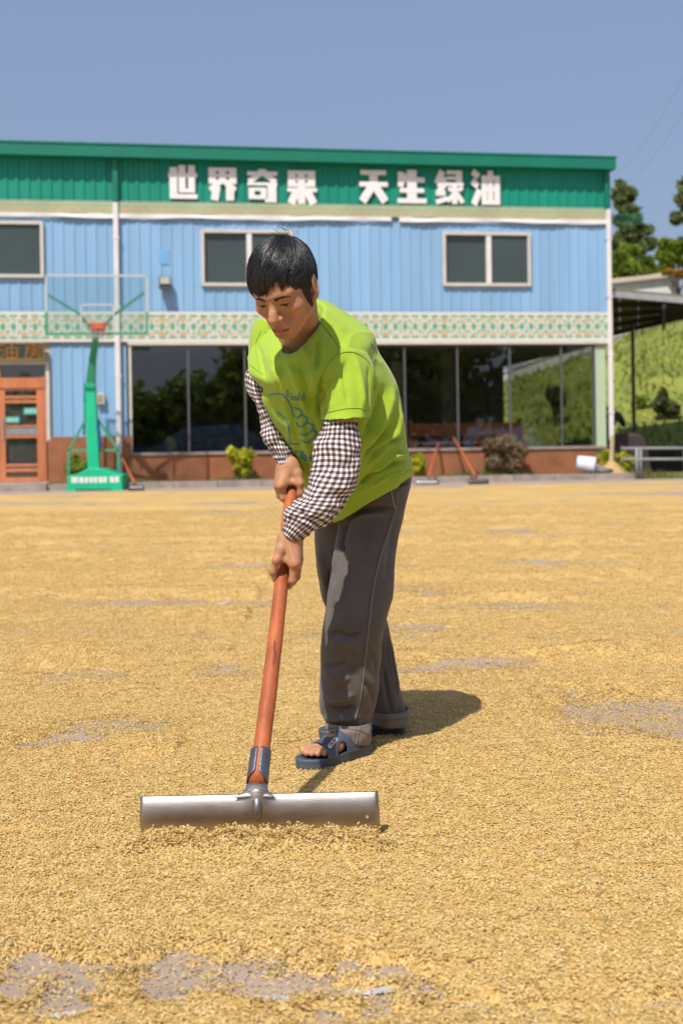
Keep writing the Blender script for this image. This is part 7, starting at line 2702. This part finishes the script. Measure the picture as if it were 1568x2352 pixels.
# more on the heap before the blade
nh = 900
hx = rng.uniform(BLl.x - 0.03, BLr.x + 0.02, nh)
hy = np.array([blade_y(x) for x in hx]) - rng.uniform(0.04, 0.13, nh)
hh = bed_z(hx, hy)
parts_.append((np.stack([hx, hy, hh], 1), np.full(nh, 1.05)))
NTH = len(parts_)
parts_ += [scatter(1.7, 3.0, 2600, 1.0, True), scatter(3.0, 5.2, 2200, 1.0, True), scatter(5.2, 9, 1000, 1.15, True)]
GP = np.concatenate([p for p, _ in parts_])
THIN = np.concatenate([np.full(len(p), i >= NTH) for i, (p, _) in enumerate(parts_)])
GS = np.concatenate([s for _, s in parts_])
print('grain clumps', len(GP))
me = bpy.data.meshes.new('rice grain points')
me.vertices.add(len(GP))
me.vertices.foreach_set('co', GP.astype(np.float32).ravel())
eps = 0.006
gxn = (bed(GP[:, 0] + eps, GP[:, 1]) - bed(GP[:, 0] - eps, GP[:, 1])) / (2 * eps)
gyn = (bed(GP[:, 0], GP[:, 1] + eps) - bed(GP[:, 0], GP[:, 1] - eps)) / (2 * eps)
rot = np.stack([np.clip(np.arctan(gyn), -.7, .7), -np.clip(np.arctan(gxn), -.7, .7), 0 * gxn], 1).astype(np.float32)
rot2 = rng.uniform(0, 2 * math.pi, len(GP)).astype(np.float32)
at = me.attributes.new('tilt', 'FLOAT_VECTOR', 'POINT'); at.data.foreach_set('vector', rot.ravel())
at = me.attributes.new('spin', 'FLOAT', 'POINT'); at.data.foreach_set('value', rot2)
at = me.attributes.new('size', 'FLOAT', 'POINT'); at.data.foreach_set('value', (GS * rng.uniform(0.9, 1.1, len(GP))).astype(np.float32))
at = me.attributes.new('pick', 'INT', 'POINT'); at.data.foreach_set('value', (rng.integers(0, NV, len(GP)) + NV * THIN).astype(np.int32))
go = link('rice_grain', me)
tag(go, kind='stuff')
ng = bpy.data.node_groups.new('scatter grain', 'GeometryNodeTree')
ng.interface.new_socket('Geometry', in_out='INPUT', socket_type='NodeSocketGeometry')
ng.interface.new_socket('Geometry', in_out='OUTPUT', socket_type='NodeSocketGeometry')
N = ng.nodes
gi, go_ = N.new('NodeGroupInput'), N.new('NodeGroupOutput')
m2p = N.new('GeometryNodeMeshToPoints')
ci = N.new('GeometryNodeCollectionInfo')
ci.inputs['Collection'].default_value = gcol
ci.inputs['Separate Children'].default_value = True
ci.inputs['Reset Children'].default_value = True
iop = N.new('GeometryNodeInstanceOnPoints')
iop.inputs['Pick Instance'].default_value = True
def named(nm, ty):
    n = N.new('GeometryNodeInputNamedAttribute')
    n.data_type = ty
    n.inputs['Name'].default_value = nm
    return n.outputs['Attribute']
lk = ng.links.new
lk(gi.outputs[0], m2p.inputs['Mesh'])
lk(m2p.outputs[0], iop.inputs['Points'])
lk(ci.outputs[0], iop.inputs['Instance'])
lk(named('pick', 'INT'), iop.inputs['Instance Index'])
e2r = N.new('FunctionNodeEulerToRotation')
lk(named('tilt', 'FLOAT_VECTOR'), e2r.inputs[0])
lk(e2r.outputs[0], iop.inputs['Rotation'])
lk(named('size', 'FLOAT'), iop.inputs['Scale'])
ri = N.new('GeometryNodeRotateInstances')
lk(iop.outputs[0], ri.inputs['Instances'])
cx = N.new('ShaderNodeCombineXYZ')
lk(named('spin', 'FLOAT'), cx.inputs['Z'])
lk(cx.outputs[0], ri.inputs['Rotation'])
ri.inputs['Local Space'].default_value = True
lk(ri.outputs[0], go_.inputs[0])
md = go.modifiers.new('scatter', 'NODES')
md.node_group = ng

# worn white court lines on the concrete
M_LINE = mat('worn white paint', (0.50, 0.46, 0.44), 0.8, var=0.45, scale=22)
def line(pts, w):
    mb = MB()
    g_ = [Vector((*to_g(u, v), 0.004)) for u, v in pts]
    for i, p in enumerate(g_):
        d = (g_[min(i + 1, len(g_) - 1)] - g_[max(i - 1, 0)]).normalized()
        s = Vector((-d.y, d.x, 0)) * w / 2
        mb.v += [tuple(p - s), tuple(p + s)]
        if i:
            k = len(mb.v)
            mb.f.append((k - 4, k - 3, k - 1, k - 2))
    tag(obj('court_line', mb, M_LINE), kind='structure')
line([(-60, 2352), (90, 2344), (200, 2334)], 0.03)
line([(585, 2304), (620, 2301), (668, 2297)], 0.03)
line([(790, 2287), (840, 2283), (905, 2277)], 0.022)
line([(490, 1402), (510, 1388), (545, 1376), (600, 1366), (680, 1356)], 0.05)
